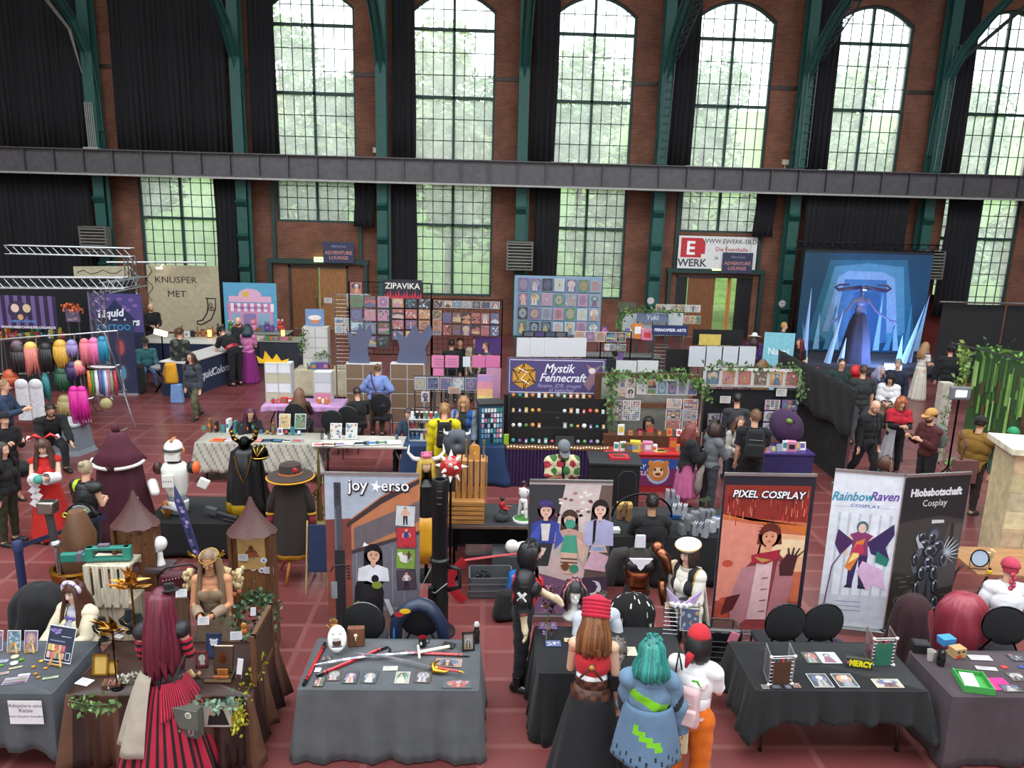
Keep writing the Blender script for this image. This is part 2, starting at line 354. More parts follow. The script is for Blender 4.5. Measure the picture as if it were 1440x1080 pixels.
lattice('cable_ladder','dark lattice strut rising from the column between the third and fourth arched windows',(x+.1,30.7,10.7),(x+.7,27.5,13.5),.3,12,'2c3f3d',.03,True)
x=XK(-1)+2.72;m=MB('a8aaa6')
for i in range(5):m.T([(x-.15+.07*i,30.9,6.95),(x-.17+.07*i,30.9,8.6)],.018,5)
m.bx(x-.3,x+.25,30.75,31,6.9,6.97);tag(m.B('conduit','steel'),'bundle of pale conduits standing on the girder at the far left column','pipe')
m=MB('8e908c')
for i in range(4):m.T([(x-.1,30.8,9.6),(x-.2+.03*i,30.3,11),(x-.9+.05*i,28.5,12.8)],.016,5)
tag(m.B('conduit','steel'),'bundle of pale conduits running up the far left roof arch','pipe')
def curtain(px0,px1,ytop,ybot,lab,Y=31.35,zt=None,zb=None,col='1b1b1f',pitch=.22,amp=.07,flare=0):
 a=aty(px0,(ytop+ybot)/2,Y);b=aty(px1,(ytop+ybot)/2,Y);z1=zt if zt else aty(px0,ytop,Y)[2];z0=zb if zb is not None else aty(px0,ybot,Y)[2]
 n=max(10,int((b[0]-a[0])/pitch*8));m=MB(col);V=[];F=[];R=5;r=random.Random(px0)
 ph=[r.uniform(-.6,.6)for _ in range(n+1)]
 for i in range(R+1):
  t=i/R
  for j in range(n+1):
   s=j/n;x=a[0]+(b[0]-a[0])*s;V.append((x+.03*sin(j*.9+i)+flare*(s-.5)*t,Y+amp*(.5+.5*t)*sin(j/8*2*PI+.5*ph[j//8])+.02*sin(j*.37),z1+(z0-z1)*t))
 for i in range(R):
  for j in range(n):q=i*(n+1)+j;F.append((q,q+1,q+n+2,q+n+1))
 m.add(V,F);o=m.B('curtain','curtain',smooth=0,solid=.01);tag(o,lab,'curtain');return o
UZ=dict(zt=14.6,zb=6.95)
curtain(-40,124,0,210,'wide black curtain filling the far left arch above the girder',**UZ)
curtain(158,319,0,215,'wide black curtain left of the first arched window, above the girder',**UZ)
curtain(350,389,0,220,'narrow black curtain gathered on the left edge of the first arched window',**UZ)
curtain(551,584,0,226,'narrow black curtain gathered beside the second arched window, above the girder',**UZ)
curtain(749,784,0,231,'narrow black curtain gathered beside the third arched window, above the girder',**UZ)
curtain(946,980,0,236,'narrow black curtain gathered beside the fourth arched window, above the girder',**UZ)
curtain(1137,1175,0,240,'narrow black curtain gathered beside the fifth arched window, above the girder',**UZ)
curtain(1327,1366,0,246,'narrow black curtain gathered beside the rightmost arched window, above the girder',**UZ)
LZ=dict(zt=5.95)
curtain(-40,133,245,420,'wide black curtain hanging below the girder at the far left',zb=.1,**LZ)
curtain(304,333,250,410,'narrow black curtain below the girder right of the leftmost low window',zb=.1,**LZ)
curtain(498,526,258,320,'short black curtain above the left lounge door',zb=4.25,**LZ)
curtain(553,586,258,420,'narrow black curtain below the girder beside the second low full window',zb=.3,**LZ)
curtain(750,785,262,420,'narrow black curtain below the girder right of the middle fan heater',zb=.3,**LZ)
curtain(1061,1089,272,335,'short black curtain above the right lounge door',zb=4.25,**LZ)
curtain(1122,1265,280,500,'wide black curtain behind the blue stage backdrop',zb=.1,Y=30.9,**LZ)
curtain(1322,1368,280,450,'black curtain below the girder left of the rightmost low window',zb=1.2,**LZ)
for k,n,op in((1,1,0),(4,2,1)):
 c=XK(k);a,b,h=DO[k];root=MB('3a332f');root.bx(a-.02,a+.1,YB+.02,YB+.3,0,h);root.bx(b-.1,b+.02,YB+.02,YB+.3,0,h);root.bx(a,b,YB+.02,YB+.3,h-.1,h)
 if op:root.bx(a+.1,a+.55,YB+.1,YB+.2,0,h-.1,'1c1c1e');root.bx(b-.75,b-.1,YB+.1,YB+.2,0,h-.1,'1c1c1e')
 o=struct(f'door_{n}',root,'plastic')
 mid=(a+b)/2
 if not op:
  for x0,x1,hx in((a+.1,mid-.03,mid-.12),(mid+.03,b-.1,mid+.12)):
   l=MB('7d4f2d' if x0<mid-1 else '9a6a3c');l.bx(x0,x1,YB+.08,YB+.14,.02,h-.1);lo_=l.B('leaf','wood',o);hd=MB('999999');hd.T([(hx,YB+.04,1),(hx,YB+.04,1.3)],.02,6);hd.B('door_handle','metal',lo_)
 else:
  l=MB('7d4f2d');l.bx(a+.6,a+1.72,YB+.08,YB+.14,.02,h-.1);l.B('leaf','wood',o)
  l=MB('c8843c');l.X((b-.98,YB+.4,h/2-.04),(.06,.62,h-.12),R=rotz(-.5));l.B('leaf','wood',o)
 m=MB('f4f4f0');m.bx(-.16,.16,0,.01,0,.22);art(m,-.16,0,.32,.22,'f4f4f0','666666',0,3,'text')
 if not op:tag(m.B('notice','paper',loc=(mid+.35,YB+.06,1.1)),'small white notice taped to the closed brown door','sign')
for(px,py,Y,lab)in((476,355,31.55,'dark purple lounge sign hanging above the closed brown door'),(1037,370,31.5,'dark purple lounge sign in front of the white hall banner')):
 x,y,z=aty(px,py,Y);m=MB('3a3d58');m.bx(-.62,.62,0,.04,-.42,.42);m.text('ADVENTURE',(0,-.003,-.02),.19,'c98a86',.004);m.text('LOUNGE',(0,-.003,-.22),.19,'c98a86',.004);m.text('HeroCon',(0,-.003,.24),.15,'8d90a8',.002,shear=.2)
 m.T([(-.5,.02,.42),(-.5,.02,.9)],.006,4);m.T([(.5,.02,.42),(.5,.02,.9)],.006,4)
 tag(m.B('hanging_sign','paper',loc=(x,y,z)),lab,'sign')
x0,_,z0=aty(952,377,31.62);x1,_,z1=aty(1066,334,31.62);m=MB('e9e9e6');w=x1-x0;h=z1-z0
m.bx(0,w,0,.02,0,h);m.bx(.1,.95,-.004,0,.45,h-.08,'c8323a');m.PO([(.95,-.004,.6),(1.1,-.004,.6),(1.1,-.004,h-.25),(.95,-.004,h-.08)],'c8323a');m.text('E',(.5,-.006,.8),.75,'ffffff',.02)
m.text('WERK',(.6,-.006,.22),.42,'55555a',.012);m.text('WWW.EWERK-SB.DE',(2.15,-.006,h-.2),.25,'55555a',.003);m.text('Die Eventhalle',(2.2,-.006,h-.52),.23,'b03a48',.003);m.text('in',(1.6,-.006,.45),.22,'55555a',.003)
tag(m.B('hall_banner','paper',loc=(x0,31.62,z0)),'white hall banner with a red letter block above the open door','banner')
for px,py,l in((448,365,'left lounge sign'),(1008,377,'right lounge sign')):
 x,y,z=aty(px,py,31.66);m=MB('d8e86a');m.bx(-.18,.18,0,.06,-.09,.09);m.bx(-.12,-.02,-.003,0,-.05,.05,'3a8a3a');m.bx(.03,.13,-.003,0,-.05,.05,'3a8a3a');tag(m.B('exit_sign','lamp',loc=(x,y,z)),'small lit green exit sign beside the '+l,'sign')
for px,py,l in((131,339,'far left column'),(731,360,'middle column under the girder'),(1310,373,'column right of the blue stage backdrop')):
 x,y,z=aty(px,py,30.55);t=thing('fan_heater','grey louvred fan heater mounted on the '+l,'heater',(x,y,z))
 m=MB('6a6a66');m.bx(-.52,.52,-.02,.4,.5,.56);m.bx(-.52,.52,-.02,.4,-.56,-.5);m.bx(.46,.52,-.02,.4,-.5,.5);m.bx(-.52,-.46,-.02,.4,-.5,.5);m.bx(-.5,.5,.3,.38,-.5,.5,'2a2a2a');m.B('casing','steel',t)
 for i in range(8):
  l2=MB('b6b4ac');l2.X((0,.02,-.43+i*.123),(.92,.11,.018),R=Matrix.Rotation(-.5,3,'X'));l2.B('louvre','steel',t)
 for q in(-.4,.4):b=MB('1f4844');b.T([(q,.4,.3),(q,.62,.3)],.03,4);b.B('bracket','iron',t)
for px,py,l in((529,211,'second'),(938,234,'fourth'),(1105,228,'fifth')):
 x,y,z=aty(px,py,31.8);m=MB('cfc9b4');m.bx(-.13,.13,0,.1,-.1,.1);m.T([(0,.05,-.1),(0,.05,-.35)],.015,5);tag(m.B('junction_box','plastic',loc=(x,y,z)),f'small cream junction box just left of the {l} gathered curtain','box')
for px,py,l in((915,423,'column left of the open door'),(1100,427,'column right of the open door')):
 x,y,z=aty(px,py,30.97);m=MB('e6e2de');m.disc((0,0,0),.14,.14,'e6e2de',18);m.disc((0,-.003,0),.11,.11,'b06a6a',18);m.disc((0,-.006,0),.085,.085,'e6e2de',18);m.bx(-.05,.05,-.01,-.006,-.015,.015,'444444')
 tag(m.B('roundel_sign','paper',loc=(x,y,z),solid=.004),'round no-smoking sign on the green '+l,'sign')
x0,_,z0=aty(1303,445,31.8);x1,_,z1=aty(1350,450,31.8);m=MB('6e2a2c');m.bx(x0,x1,YB-.06,YB-.001,0,2.05);m.bx((x0+x1)/2-.01,(x0+x1)/2+.01,YB-.07,YB-.06,0,2.05,'3a1718')
for q in(.2,.75):m.bx(x0+q,x0+q+.2,YB-.068,YB-.06,1.3,1.7,'c8bfb8')
m.T([(x0+.68,YB-.1,1),(x0+.82,YB-.1,1)],.015,5,'cccccc');struct('door_3',m,'plastic')
m=MB('b89a30');m.bx(-.12,.12,0,.05,-.25,.25);x,y,z=aty(1291,440,31.8);tag(m.B('warning_sign','paper',loc=(x,y,z)),'yellow sign on the wall left of the red door','sign')
m=MB('e8e8e4');m.bx(-.15,.15,0,.05,-.15,.15);x,y,z=aty(1291,458,31.8);tag(m.B('notice','paper',loc=(x,y,z)),'white notice on the wall left of the red door','sign')
m=MB('5d7a38');m.add([(-60,32.5,-.3),(60,32.5,-.3),(60,44,0),(-60,44,0),(60,80,15),(-60,80,15)],[(0,1,2,3),(3,2,4,5)]);struct('ground_outside',m,'grass')
def tree(x,y,z,h,r,col,seed,lab):
 R=random.Random(seed);t=thing('tree',lab,'tree',(x,y,z),group='trees behind the windows')
 m=MB('5a4a38');m.T([(0,0,-2),(.1,0,h*.35),(0,.1,h*.7)],[.3,.22,.08],7)
 for i in range(6):a=R.uniform(0,6.3);m.T([(0,0,h*.4),(cos(a)*r*.6,sin(a)*r*.6,h*.7)],[.1,.03],5)
 m.B('trunk','wood',t)
 m=MB(col);
 bl=[(R.uniform(-.6,.6)*r,R.uniform(-.5,.5)*r,h*R.uniform(.42,.88),R.uniform(.28,.5)*r)for _ in range(16)]
 for bx_,by,bz,br in bl:
  for i in range(210):
   u=R.uniform(-1,1);a=R.uniform(0,6.283);q=math.sqrt(1-u*u);n=Vector((q*cos(a),q*sin(a),u));p=Vector((bx_,by,bz))+n*br*R.uniform(.75,1.1);s=R.uniform(.14,.3)
   B=basis(n+Vector((R.uniform(-.8,.8),R.uniform(-.8,.8),R.uniform(-.8,.8))));
   c=[q2*R.uniform(.88,1.12)for q2 in lin(col)]
   m.add([p+B@Vector((-s,0,0)),p+B@Vector((0,-s*.6,0)),p+B@Vector((s,0,0)),p+B@Vector((0,s*.6,0))],[(0,1,2,3)],tuple(c))
 m.B('crown','leaf',t)
TR=random.Random(4);i=0
for row,(y,z,hh)in enumerate(((40,0,9),(47.5,1.5,12.5),(56,4,15))):
 for k in range(9):
  x=-33+k*(7.9+row*.8)+TR.uniform(-1.2,1.2);col=TR.choice(['56752c','48692f','6b7f30','8a8426','3f6232'])
  tree(x,y+TR.uniform(-1.5,1.5),z-.3,hh*TR.uniform(.85,1.15)*(1 if x<6 else.8),TR.uniform(3.2,3.7),col,k+row*20,'leafy tree on the slope outside the tall windows')
w=bpy.data.worlds.new('sky');S.world=w;w.use_nodes=True;nt=w.node_tree;bg=nt.nodes['Background']
tc=nt.nodes.new('ShaderNodeTexCoord');sx=nt.nodes.new('ShaderNodeSeparateXYZ');nt.links.new(tc.outputs['Generated'],sx.inputs[0]);rp=nt.nodes.new('ShaderNodeValToRGB')
rp.color_ramp.elements[0].position=.45;rp.color_ramp.elements[0].color=(.55,.6,.6,1);rp.color_ramp.elements[1].position=.62;rp.color_ramp.elements[1].color=(.92,.97,1,1)
ma=nt.nodes.new('ShaderNodeMath');ma.operation='MULTIPLY_ADD';ma.inputs[1].default_value=.5;ma.inputs[2].default_value=.5;nt.links.new(sx.outputs[2],ma.inputs[0]);nt.links.new(ma.outputs[0],rp.inputs[0]);nt.links.new(rp.outputs[0],bg.inputs[0]);bg.inputs[1].default_value=3.7
def portal(loc,rot,sx_,sy_):
 l=bpy.data.lights.new('portal','AREA');l.shape='RECTANGLE';l.size=sx_;l.size_y=sy_;l.cycles.is_portal=True
 o=bpy.data.objects.new('daylight_portal',l);COL.objects.link(o);o.location=loc;o.rotation_euler=rot
portal((0,2,17.2),(0,0,0),48,12);portal((0,14.5,17.2),(0,0,0),48,8.2)
portal((0,YB+.3,7),(-PI/2,0,0),52,12);portal((0,-14.2,9.5),(PI/2,0,0),68,11)
S.view_settings.view_transform='Standard';S.view_settings.look='None';S.view_settings.exposure=.52;S.view_settings.gamma=1;S.view_settings.use_curve_mapping=False
# PEOPLE
ARM={'down':((.14,.06,-1),(.06,-.18,-1)),'front':((.12,-.22,-1),(-.5,-.85,.0)),'phone':((.1,-.3,-1),(-.3,-.8,.5)),'desk':((.22,-.6,-.8),(-.3,-.95,-.12)),'reach':((.15,-.9,-.5),(0,-1,-.35)),'hip':((.65,.15,-.75),(-.75,-.3,-.5)),'chin':((.05,-.5,-.9),(-.3,-.25,.95)),'out':((.95,-.15,-.35),(.8,-.5,-.2)),'back':((.1,.35,-1),(.0,.2,-1)),'up':((.3,-.7,.2),(0,-.6,.8)),'cross':((.05,-.35,-1),(-.95,-.5,.15)),'side':((.35,-.05,-1),(.15,-.25,-1)),'knee':((.12,-.45,-.9),(-.05,-.9,-.4)),'hold':((.1,-.45,-.85),(-.55,-.75,.25))}
LEG={'stand':((.05,0,-1),(.02,.04,-1)),'stepf':((.02,-.42,-1),(.0,.1,-1)),'stepb':((.02,.25,-1),(0,.55,-.9)),'sit':((.14,-1,-.08),(.03,-.08,-1)),'kneelf':((.1,-1,-.1),(0,-.05,-1)),'kneelb':((.05,-.25,-1),(0,1,-.12)),'squat':((.35,-.9,.25),(-.1,.3,-1)),'wide':((.2,0,-1),(.12,.05,-1))}
def skeleton(h,pose):
 s=h/1.75;g=pose.get;sit=g('legs','stand');female=g('f',0)
 lg=g('legs',('stand','stand'));lg=(lg,lg)if isinstance(lg,str)else lg
 J={};Z=Vector
 def LD(t):return t if not isinstance(t,str)else LEG[t]
 hipw=.092*s;L1,L2=.43*s,.42*s;drop=[]
 for sd,l in zip((1,-1),lg):
  a,b=LD(l);a=Z((a[0]*sd,a[1],a[2])).normalized();b=Z((b[0]*sd,b[1],b[2])).normalized();J[sd]=(a*L1,b*L2);drop.append(a.z*L1+b.z*L2)
 pz=-min(drop)+.075*s
 if 'pz' in pose:pz=pose['pz']
 P=Z((0,0,pz));lean=rad(g('lean',4));u=Z((sin(rad(g('sway',0))),-sin(lean),cos(lean))).normalized();B=basis(u,Z((1,0,0)))
 tw=Matrix.Rotation(rad(g('twist',0)),3,u);X=tw@B.col[0];F=tw@(-B.col[1])
 sh=(.165 if female else.19)*s;neck=P+u*.50*s;Q={}
 Q['P']=P;Q['u']=u;Q['neck']=neck;Q['X']=X;Q['F']=F;Q['s']=s
 hp=rad(g('nod',8));ht=rad(g('turn',0));hr=rad(g('roll',0))
 nd=(u*.6+Z((0,0,.5))).normalized();nk=(nd+F*sin(hp)*.6).normalized();hc=neck+nk*.2*s
 HB=Matrix.Rotation(ht,3,'Z')@tw@Matrix.Rotation(hp+lean*.35,3,'X')@Matrix.Rotation(hr,3,'Y');Q['hc']=hc;Q['HB']=HB
 arms=g('arms',('down','down'));arms=(arms,arms)if isinstance(arms,str)else arms
 for sd,l,a in zip((1,-1),lg,arms):
  S0=neck-u*.055*s+X*sh*sd;A,Bf=ARM[a]if isinstance(a,str)else a
  lf=Matrix((X,-F,Z((0,0,1)))).transposed()
  A=lf@Z((A[0]*sd,A[1],A[2]));Bf=lf@Z((Bf[0]*sd,Bf[1],Bf[2]));E=S0+A.normalized()*.285*s;W=E+Bf.normalized()*.25*s
  Q['sh',sd]=S0;Q['el',sd]=E;Q['wr',sd]=W;Q['hd',sd]=Bf.normalized()
  H0=P+Z((hipw*sd,0,-.02*s));K=H0+J[sd][0];An=K+J[sd][1];Q['hip',sd]=H0;Q['kn',sd]=K;Q['an',sd]=An
  sd_=J[sd][1].normalized();fw=Z((.15*sd,-1,0));fw=(fw+Z((0,0,-1))*max(0,(abs(sd_.y)>.8)*3)).normalized();Q['toe',sd]=An+fw*.16*s
 return Q
def body_mb(Q,f,fat,near):
 s=Q['s'];m=MB();P=Q['P'];u=Q['u'];X=Q['X'];F=Q['F'];R=Matrix((X,-F,u)).transposed();k=1+fat;fr=.0095 if near else.013
 hw=.165 if f else.155;cw=.15 if f else.175;H0=Q['P']
 m.ell(P+u*.0,(hw*k*s,.115*k*s,.12*s),R=R);m.ell(P+u*.15*s,((.125 if f else.145)*k*s,.1*k*s,.15*s),R=R);m.ell(P+u*.31*s,(cw*k*s,.115*k*s,.17*s),R=R);m.ell(P+u*.42*s,((.14 if f else.165)*k*s,.09*k*s,.08*s),R=R)
 if fat>.12:m.ell(P+u*.14*s+F*.04*s,(.15*k*s,.12*k*s,.14*s),R=R)
 if f:
  for sd in(1,-1):m.ell(P+u*.31*s+F*.085*s+X*.065*sd*s,(.062*s,.06*s,.065*s),R=R)
 n=Q['neck'];m.caps(n-u*.06*s,Q['hc']-Vector((0,0,.03*s)),.062*s,.052*s)
 hb=Q['HB'];hc=Q['hc'];h=lambda x,y,z:hc+hb@Vector((x*s,y*s,z*s))
 m.ell(h(0,.012,.02),(.077*s,.095*s,.1*s),R=hb,n=18,m=12);m.ell(h(0,-.03,-.055),(.055*s,.055*s,.06*s),R=hb);m.ell(h(0,-.058,-.095),(.024*s,.02*s,.02*s),R=hb)
 m.caps(h(0,-.083,.01),h(0,-.103,-.025),.009*s,.014*s,8)
 for sd in(1,-1):
  m.ell(h(.079*sd,.01,-.012),(.012*s,.02*s,.03*s),R=hb,n=8,m=6);m.ell(h(.035*sd,-.06,-.03),(.025*s,.022*s,.025*s),R=hb,n=8,m=6)
  S0,E,W=Q['sh',sd],Q['el',sd],Q['wr',sd];m.caps(n-u*.04*s,S0,.06*s,.058*k*s);m.caps(S0,E,.05*k*s,.038*k*s);m.caps(E,W,.039*k*s,.026*s)
  d=Q['hd',sd];side=d.cross(Vector((0,0,1)));side=(side if side.length>.2 else Vector((0,1,0))).normalized();B=basis(d,side)
  pl=Matrix((B.col[1],B.col[0],d)).transposed();pc=W+d*.05*s;m.ell(pc,(.038*s,.018*s,.055*s),R=pl,n=10,m=8);m.caps(W-d*.01,W+d*.03*s,.024*s,.026*s)
  cur=-B.col[0]*sd if abs(d.z)>.5 else Vector((0,0,-1))
  for i in range(4):
   o=pc+d*.04*s+B.col[1]*(i-1.5)*.0185*s;L=(.03,.036,.034,.026)[i]*s;q=o+(d+cur*.25).normalized()*L;m.caps(o,q,fr*s,fr*s,8);m.caps(q,q+(d+cur*.8).normalized()*L*1.1,fr*s,fr*.8*s,8)
  tb=W+d*.03*s-B.col[1]*sd*.022*s;t1=tb+(d-B.col[1]*sd*.9+cur*.3).normalized()*.038*s;m.caps(tb,t1,fr*1.15*s,fr*s,8);m.caps(t1,t1+(d+cur*.3).normalized()*.03*s,fr*s,fr*.85*s,8)
  H,K,A,T=Q['hip',sd],Q['kn',sd],Q['an',sd],Q['toe',sd]
  m.caps(H,K,.088*k*s,.056*k*s);m.caps(K,A,.057*k*s,.037*s);c=K.lerp(A,.3);m.ell(c,(.052*k*s,.054*k*s,.12*s),R=basis((A-K)))
  m.caps(A-Vector((0,0,.02*s))-(T-A).normalized()*.03*s,T-Vector((0,0,.035*s)),.042*s,.03*s)
 return m
def remesh(m,vox,sm=4):
 o=m.B('tmp','skin');r=o.modifiers.new('r','REMESH');r.mode='VOXEL';r.voxel_size=vox;q=o.modifiers.new('s','SMOOTH');q.factor=.5;q.iterations=sm
 COL.objects.unlink(o);e=evald(o)
 n=len(e.vertices);V=np.empty(n*3,np.float32);e.vertices.foreach_get('co',V);V=V.reshape(-1,3);N=np.empty(n*3,np.float32);e.vertices.foreach_get('normal',N);N=N.reshape(-1,3)
 F=[tuple(p.vertices)for p in e.polygons];me=o.data;bpy.data.objects.remove(o);bpy.data.meshes.remove(me);return V,N,F
def classify(C,Q):
 s=Q['s'];segs=[];u=Q['u']
 segs.append(('D',Q['hc']-Q['HB']@Vector((0,.0,.06*s)),Q['hc']+Vector((0,0,.05*s)),.085*s));segs.append(('N',Q['neck']+u*.035*s,Q['hc']-Vector((0,0,.06*s)),.055*s))
 segs.append(('T',Q['P']+u*.14*s,Q['neck']-u*.1*s,.15*s));segs.append(('P',Q['P']-u*.06*s,Q['P']+u*.06*s,.15*s))
 for sd in(1,-1):
  segs+=[('T',Q['neck']-u*.05*s,Q['sh',sd],.06*s),('U'+'RL'[sd>0],Q['sh',sd],Q['el',sd],.045*s),('F'+'RL'[sd>0],Q['el',sd],Q['wr',sd],.032*s),('H'+'RL'[sd>0],Q['wr',sd]+Q['hd',sd]*.02*s,Q['wr',sd]+Q['hd',sd]*.15*s,.03*s),('L'+'RL'[sd>0],Q['hip',sd],Q['kn',sd],.075*s),('K'+'RL'[sd>0],Q['kn',sd],Q['an',sd]+Vector((0,0,.03*s)),.045*s),('S'+'RL'[sd>0],Q['an',sd]-Vector((0,0,.02)),Q['toe',sd]-Vector((0,0,.035*s)),.045*s)]
 D=[];T=[]
 for nme,a,b,r in segs:
  a=np.array(a);b=np.array(b);d=b-a;t=np.clip(((C-a)@d)/max(d@d,1e-9),0,1);D.append(np.linalg.norm(C-a-t[:,None]*d,axis=1)-r);T.append(t)
 D=np.array(D);T=np.array(T);i=D.argmin(0);return[s_[0]for s_ in segs],i,T[i,np.arange(len(C))]
def pattern(kind,c1,c2,C,seed=0):
 c1=np.array(lin(c1));c2=np.array(lin(c2));n=len(C);
 if kind=='stripe':k=(np.floor(C[:,2]*28)%2)
 elif kind=='vstripe':k=(np.floor(C[:,0]*40)%2)
 elif kind=='check':k=((np.floor(C[:,2]*22)+np.floor(C[:,0]*22))%2)
 else:k=(np.sin(C[:,0]*31+seed)+np.sin(C[:,2]*27+C[:,1]*13)+np.sin(C[:,0]*17-C[:,2]*23+2)>.55)*1.
 return c1*(1-k[:,None])+c2*k[:,None]
SK='d9a88c';HAIR_STR={}
def hairdo(Q,style,col,near,col2=None):
 s=Q['s'];hb=Q['HB'];hc=Q['hc'];m=MB(col);fringe=style.endswith('!');style=style.strip('!');name=style.split(':')[0];L=float(style.split(':')[1])if ':' in style else 0
 off=.93 if fringe else 1.3
 def keep(p):
  f=-p.y;base=-.55 if name not in('bob','long')else-.7;t=base+off*max(0,min(1,(f+.15)/.85))
  if f>.55:t=max(t,.12 if fringe else.5)
  return p.z>t
 h=lambda x,y,z:hc+hb@Vector((x*s,y*s,z*s))
 m.ell(h(0,.014,.022),(.089*s,.107*s,.113*s),n=28,m=18,R=hb,keep=keep)
 r=random.Random(3)
 if name in('long','bob','pony','tails','braid'):
  nS=46 if near else 26
  down=Vector((0,0,-1))
  if name in('long','bob'):
   for i in range(nS):
    a=rad(62+(236)*i/(nS-1))if not fringe else rad(50+260*i/(nS-1))
    x=sin(a);y=-cos(a);Lr=(L or.5)*s*(.85+.3*r.random());p0=h(.05*x,.014+.06*y,.1);p1=h(.096*x,.014+.112*y,.03);p2=h(.1*x,.014+.118*y,-.06)
    o=Vector((hb@Vector((x,y,0)))).normalized();p3=p2+down*Lr*.35+o*.03*s+(-Q['F'])*(.03*s if y>-.2 else 0);p4=p2+down*Lr*.75+o*.045*s+(-Q['F'])*(.04*s if y>0 else-.03*s);p5=p2+down*Lr+o*(.03+.03*r.random())*s
    if L<=.16:P=[p0,p1,p2,p2+down*Lr*.6-o*.0,p2+down*Lr-o*.02*s];rr=[.012,.02,.021,.018,.005]
    else:P=[p0,p1,p2,p3,p4,p5];rr=[.012,.02,.022,.024,.02,.005]
    m.T(P,[q*s for q in rr],5,col if not col2 or r.random()<.6 else col2)
  elif name=='pony':
   b=h(0,.1,.06)
   for i in range(10):o=Vector((r.uniform(-.04,.04),r.uniform(.0,.06),0));m.T([b,b-Q['F']*.06*s+o,b-Q['F']*.09*s+down*(L or.35)*.5+o*1.2,b-Q['F']*.06*s+down*(L or.35)+o],[.02*s,.03*s,.028*s,.006*s],6)
  elif name=='tails':
   for sd in(1,-1):
    b=h(.09*sd,.03,.03)
    for i in range(6):o=Vector((r.uniform(-.02,.03)*sd,r.uniform(-.03,.03),0));m.T([b,b+hb@Vector((.05*sd*s,-.02,0))+o,b+Vector((.06*sd*s,-.04*s,-(L or.4)*.6))+o,b+Vector((.03*sd*s,-.05*s,-(L or.4)))+o],[.02*s,.028*s,.025*s,.006*s],6)
  elif name=='braid':
   b=h(0,.1,-.04);n=int((L or.4)/.045)
   for i in range(n):m.ell(b-Q['F']*.03*s+down*i*.045*s+Vector((.012*(-1)**i,0,0)),(.03*s,.026*s,.034*s),8,6)
 if name=='bun':m.ell(h(0,.1,.07),(.05*s,.045*s,.05*s),12,8)
 if name=='short' or name=='bob':
  for i in range(34 if near else 12):
   a=r.uniform(0,6.28);t=r.uniform(.1,1.15);x=sin(t)*sin(a);y=-cos(a)*sin(t)if-cos(a)>-.4 else-.4*sin(t);z=cos(t);p=h(.084*x,.014+.1*y,.022+.108*z);m.T([p,p+hb@Vector((x*.012*s,y*.012*s,.012*s)),p+hb@Vector((x*.03*s,y*.03*s-.01*s,-.012*s))],[.014*s,.012*s,.003*s],5,col if not col2 or i%2 else col2)
 return m
def hat(Q,kind,col,col2=None):
 s=Q['s'];hb=Q['HB'];hc=Q['hc'];m=MB(col);h=lambda x,y,z:hc+hb@Vector((x*s,y*s,z*s))
 if kind in('cap','brim','beanie','turban','beret','sailor'):
  k={'beanie':1.1,'turban':1.32,'beret':1.2}.get(kind,1.06)
  z0=-.05 if kind in('beanie','turban')else.1
  m.ell(h(0,.016,.035 if kind!='turban' else.05),(.094*s*k,.112*s*k,.112*s*(1.05 if kind!='turban' else 1.2)),n=24,m=14,R=hb,keep=lambda p:p.z>z0+(.3*max(0,-p.y)if kind!='cap' else 0))
 if kind=='cap':
  V=[h(.075*cos(a)*1.1,-.07-.11*sin(a),.04-.02*sin(a))for a in[PI*i/10 for i in range(11)]];m.add(V+[v+hb@Vector((0,0,-.008*s))for v in V],[tuple(range(10,-1,-1)),tuple(range(11,22))]+[(i,i+1,i+12,i+11)for i in range(10)],col2 or col)
  m.ell(h(0,.01,.155),(.01*s,.01*s,.006*s),6,4)
 if kind=='brim':m.LA([(.09*s,.045*s),(.19*s,.03*s),(.19*s,.022*s),(.09*s,.03*s)],hc+hb@Vector((0,.01,.0)),24,col2 or col,R=hb,cap=False);m.LA([(.1*s,.04*s),(.1*s,.06*s)],hc+hb@Vector((0,.014,0)),20,'333333',R=hb,cap=False)
 if kind=='turban':
  for i in range(5):m.T([h(.1*cos(a)*1.1,.02+.118*sin(a)*1.1,.0+i*.032+.014*sin(a))for a in[2*PI*k/20 for k in range(20)]],.02*s,6,closed=True)
 if kind=='sailor':
  V=[];
  m.LA([(.1*s,.05*s),(.15*s,.1*s),(.15*s,.12*s),(.09*s,.15*s),(.01,.16*s)],h(0,.02,0),24,R=hb,cap=False);m.LA([(.102*s,.045*s),(.106*s,.07*s)],h(0,.02,0),24,col2,R=hb,cap=False)
  m.T([h(.15*cos(a),.02+.15*sin(a),.11)for a in[2*PI*k/24 for k in range(24)]],.007*s,5,col2,closed=True)
 return m
def loft(rings,col=None,m=None,cols=None,closed=True):
 """rings: list of lists of points (same count)"""
 m=m or MB(col or '222222');n=len(rings[0]);V=[p for r in rings for p in r];o=len(m.v);F=[];C=[]
 for i in range(len(rings)-1):
  for k in range(n if closed else n-1):F.append((i*n+k,i*n+(k+1)%n,(i+1)*n+(k+1)%n,(i+1)*n+k));C.append(lin(cols(i,k))if cols else m.col)
 m.add(V,F);m.c[-len(F):]=C;return m
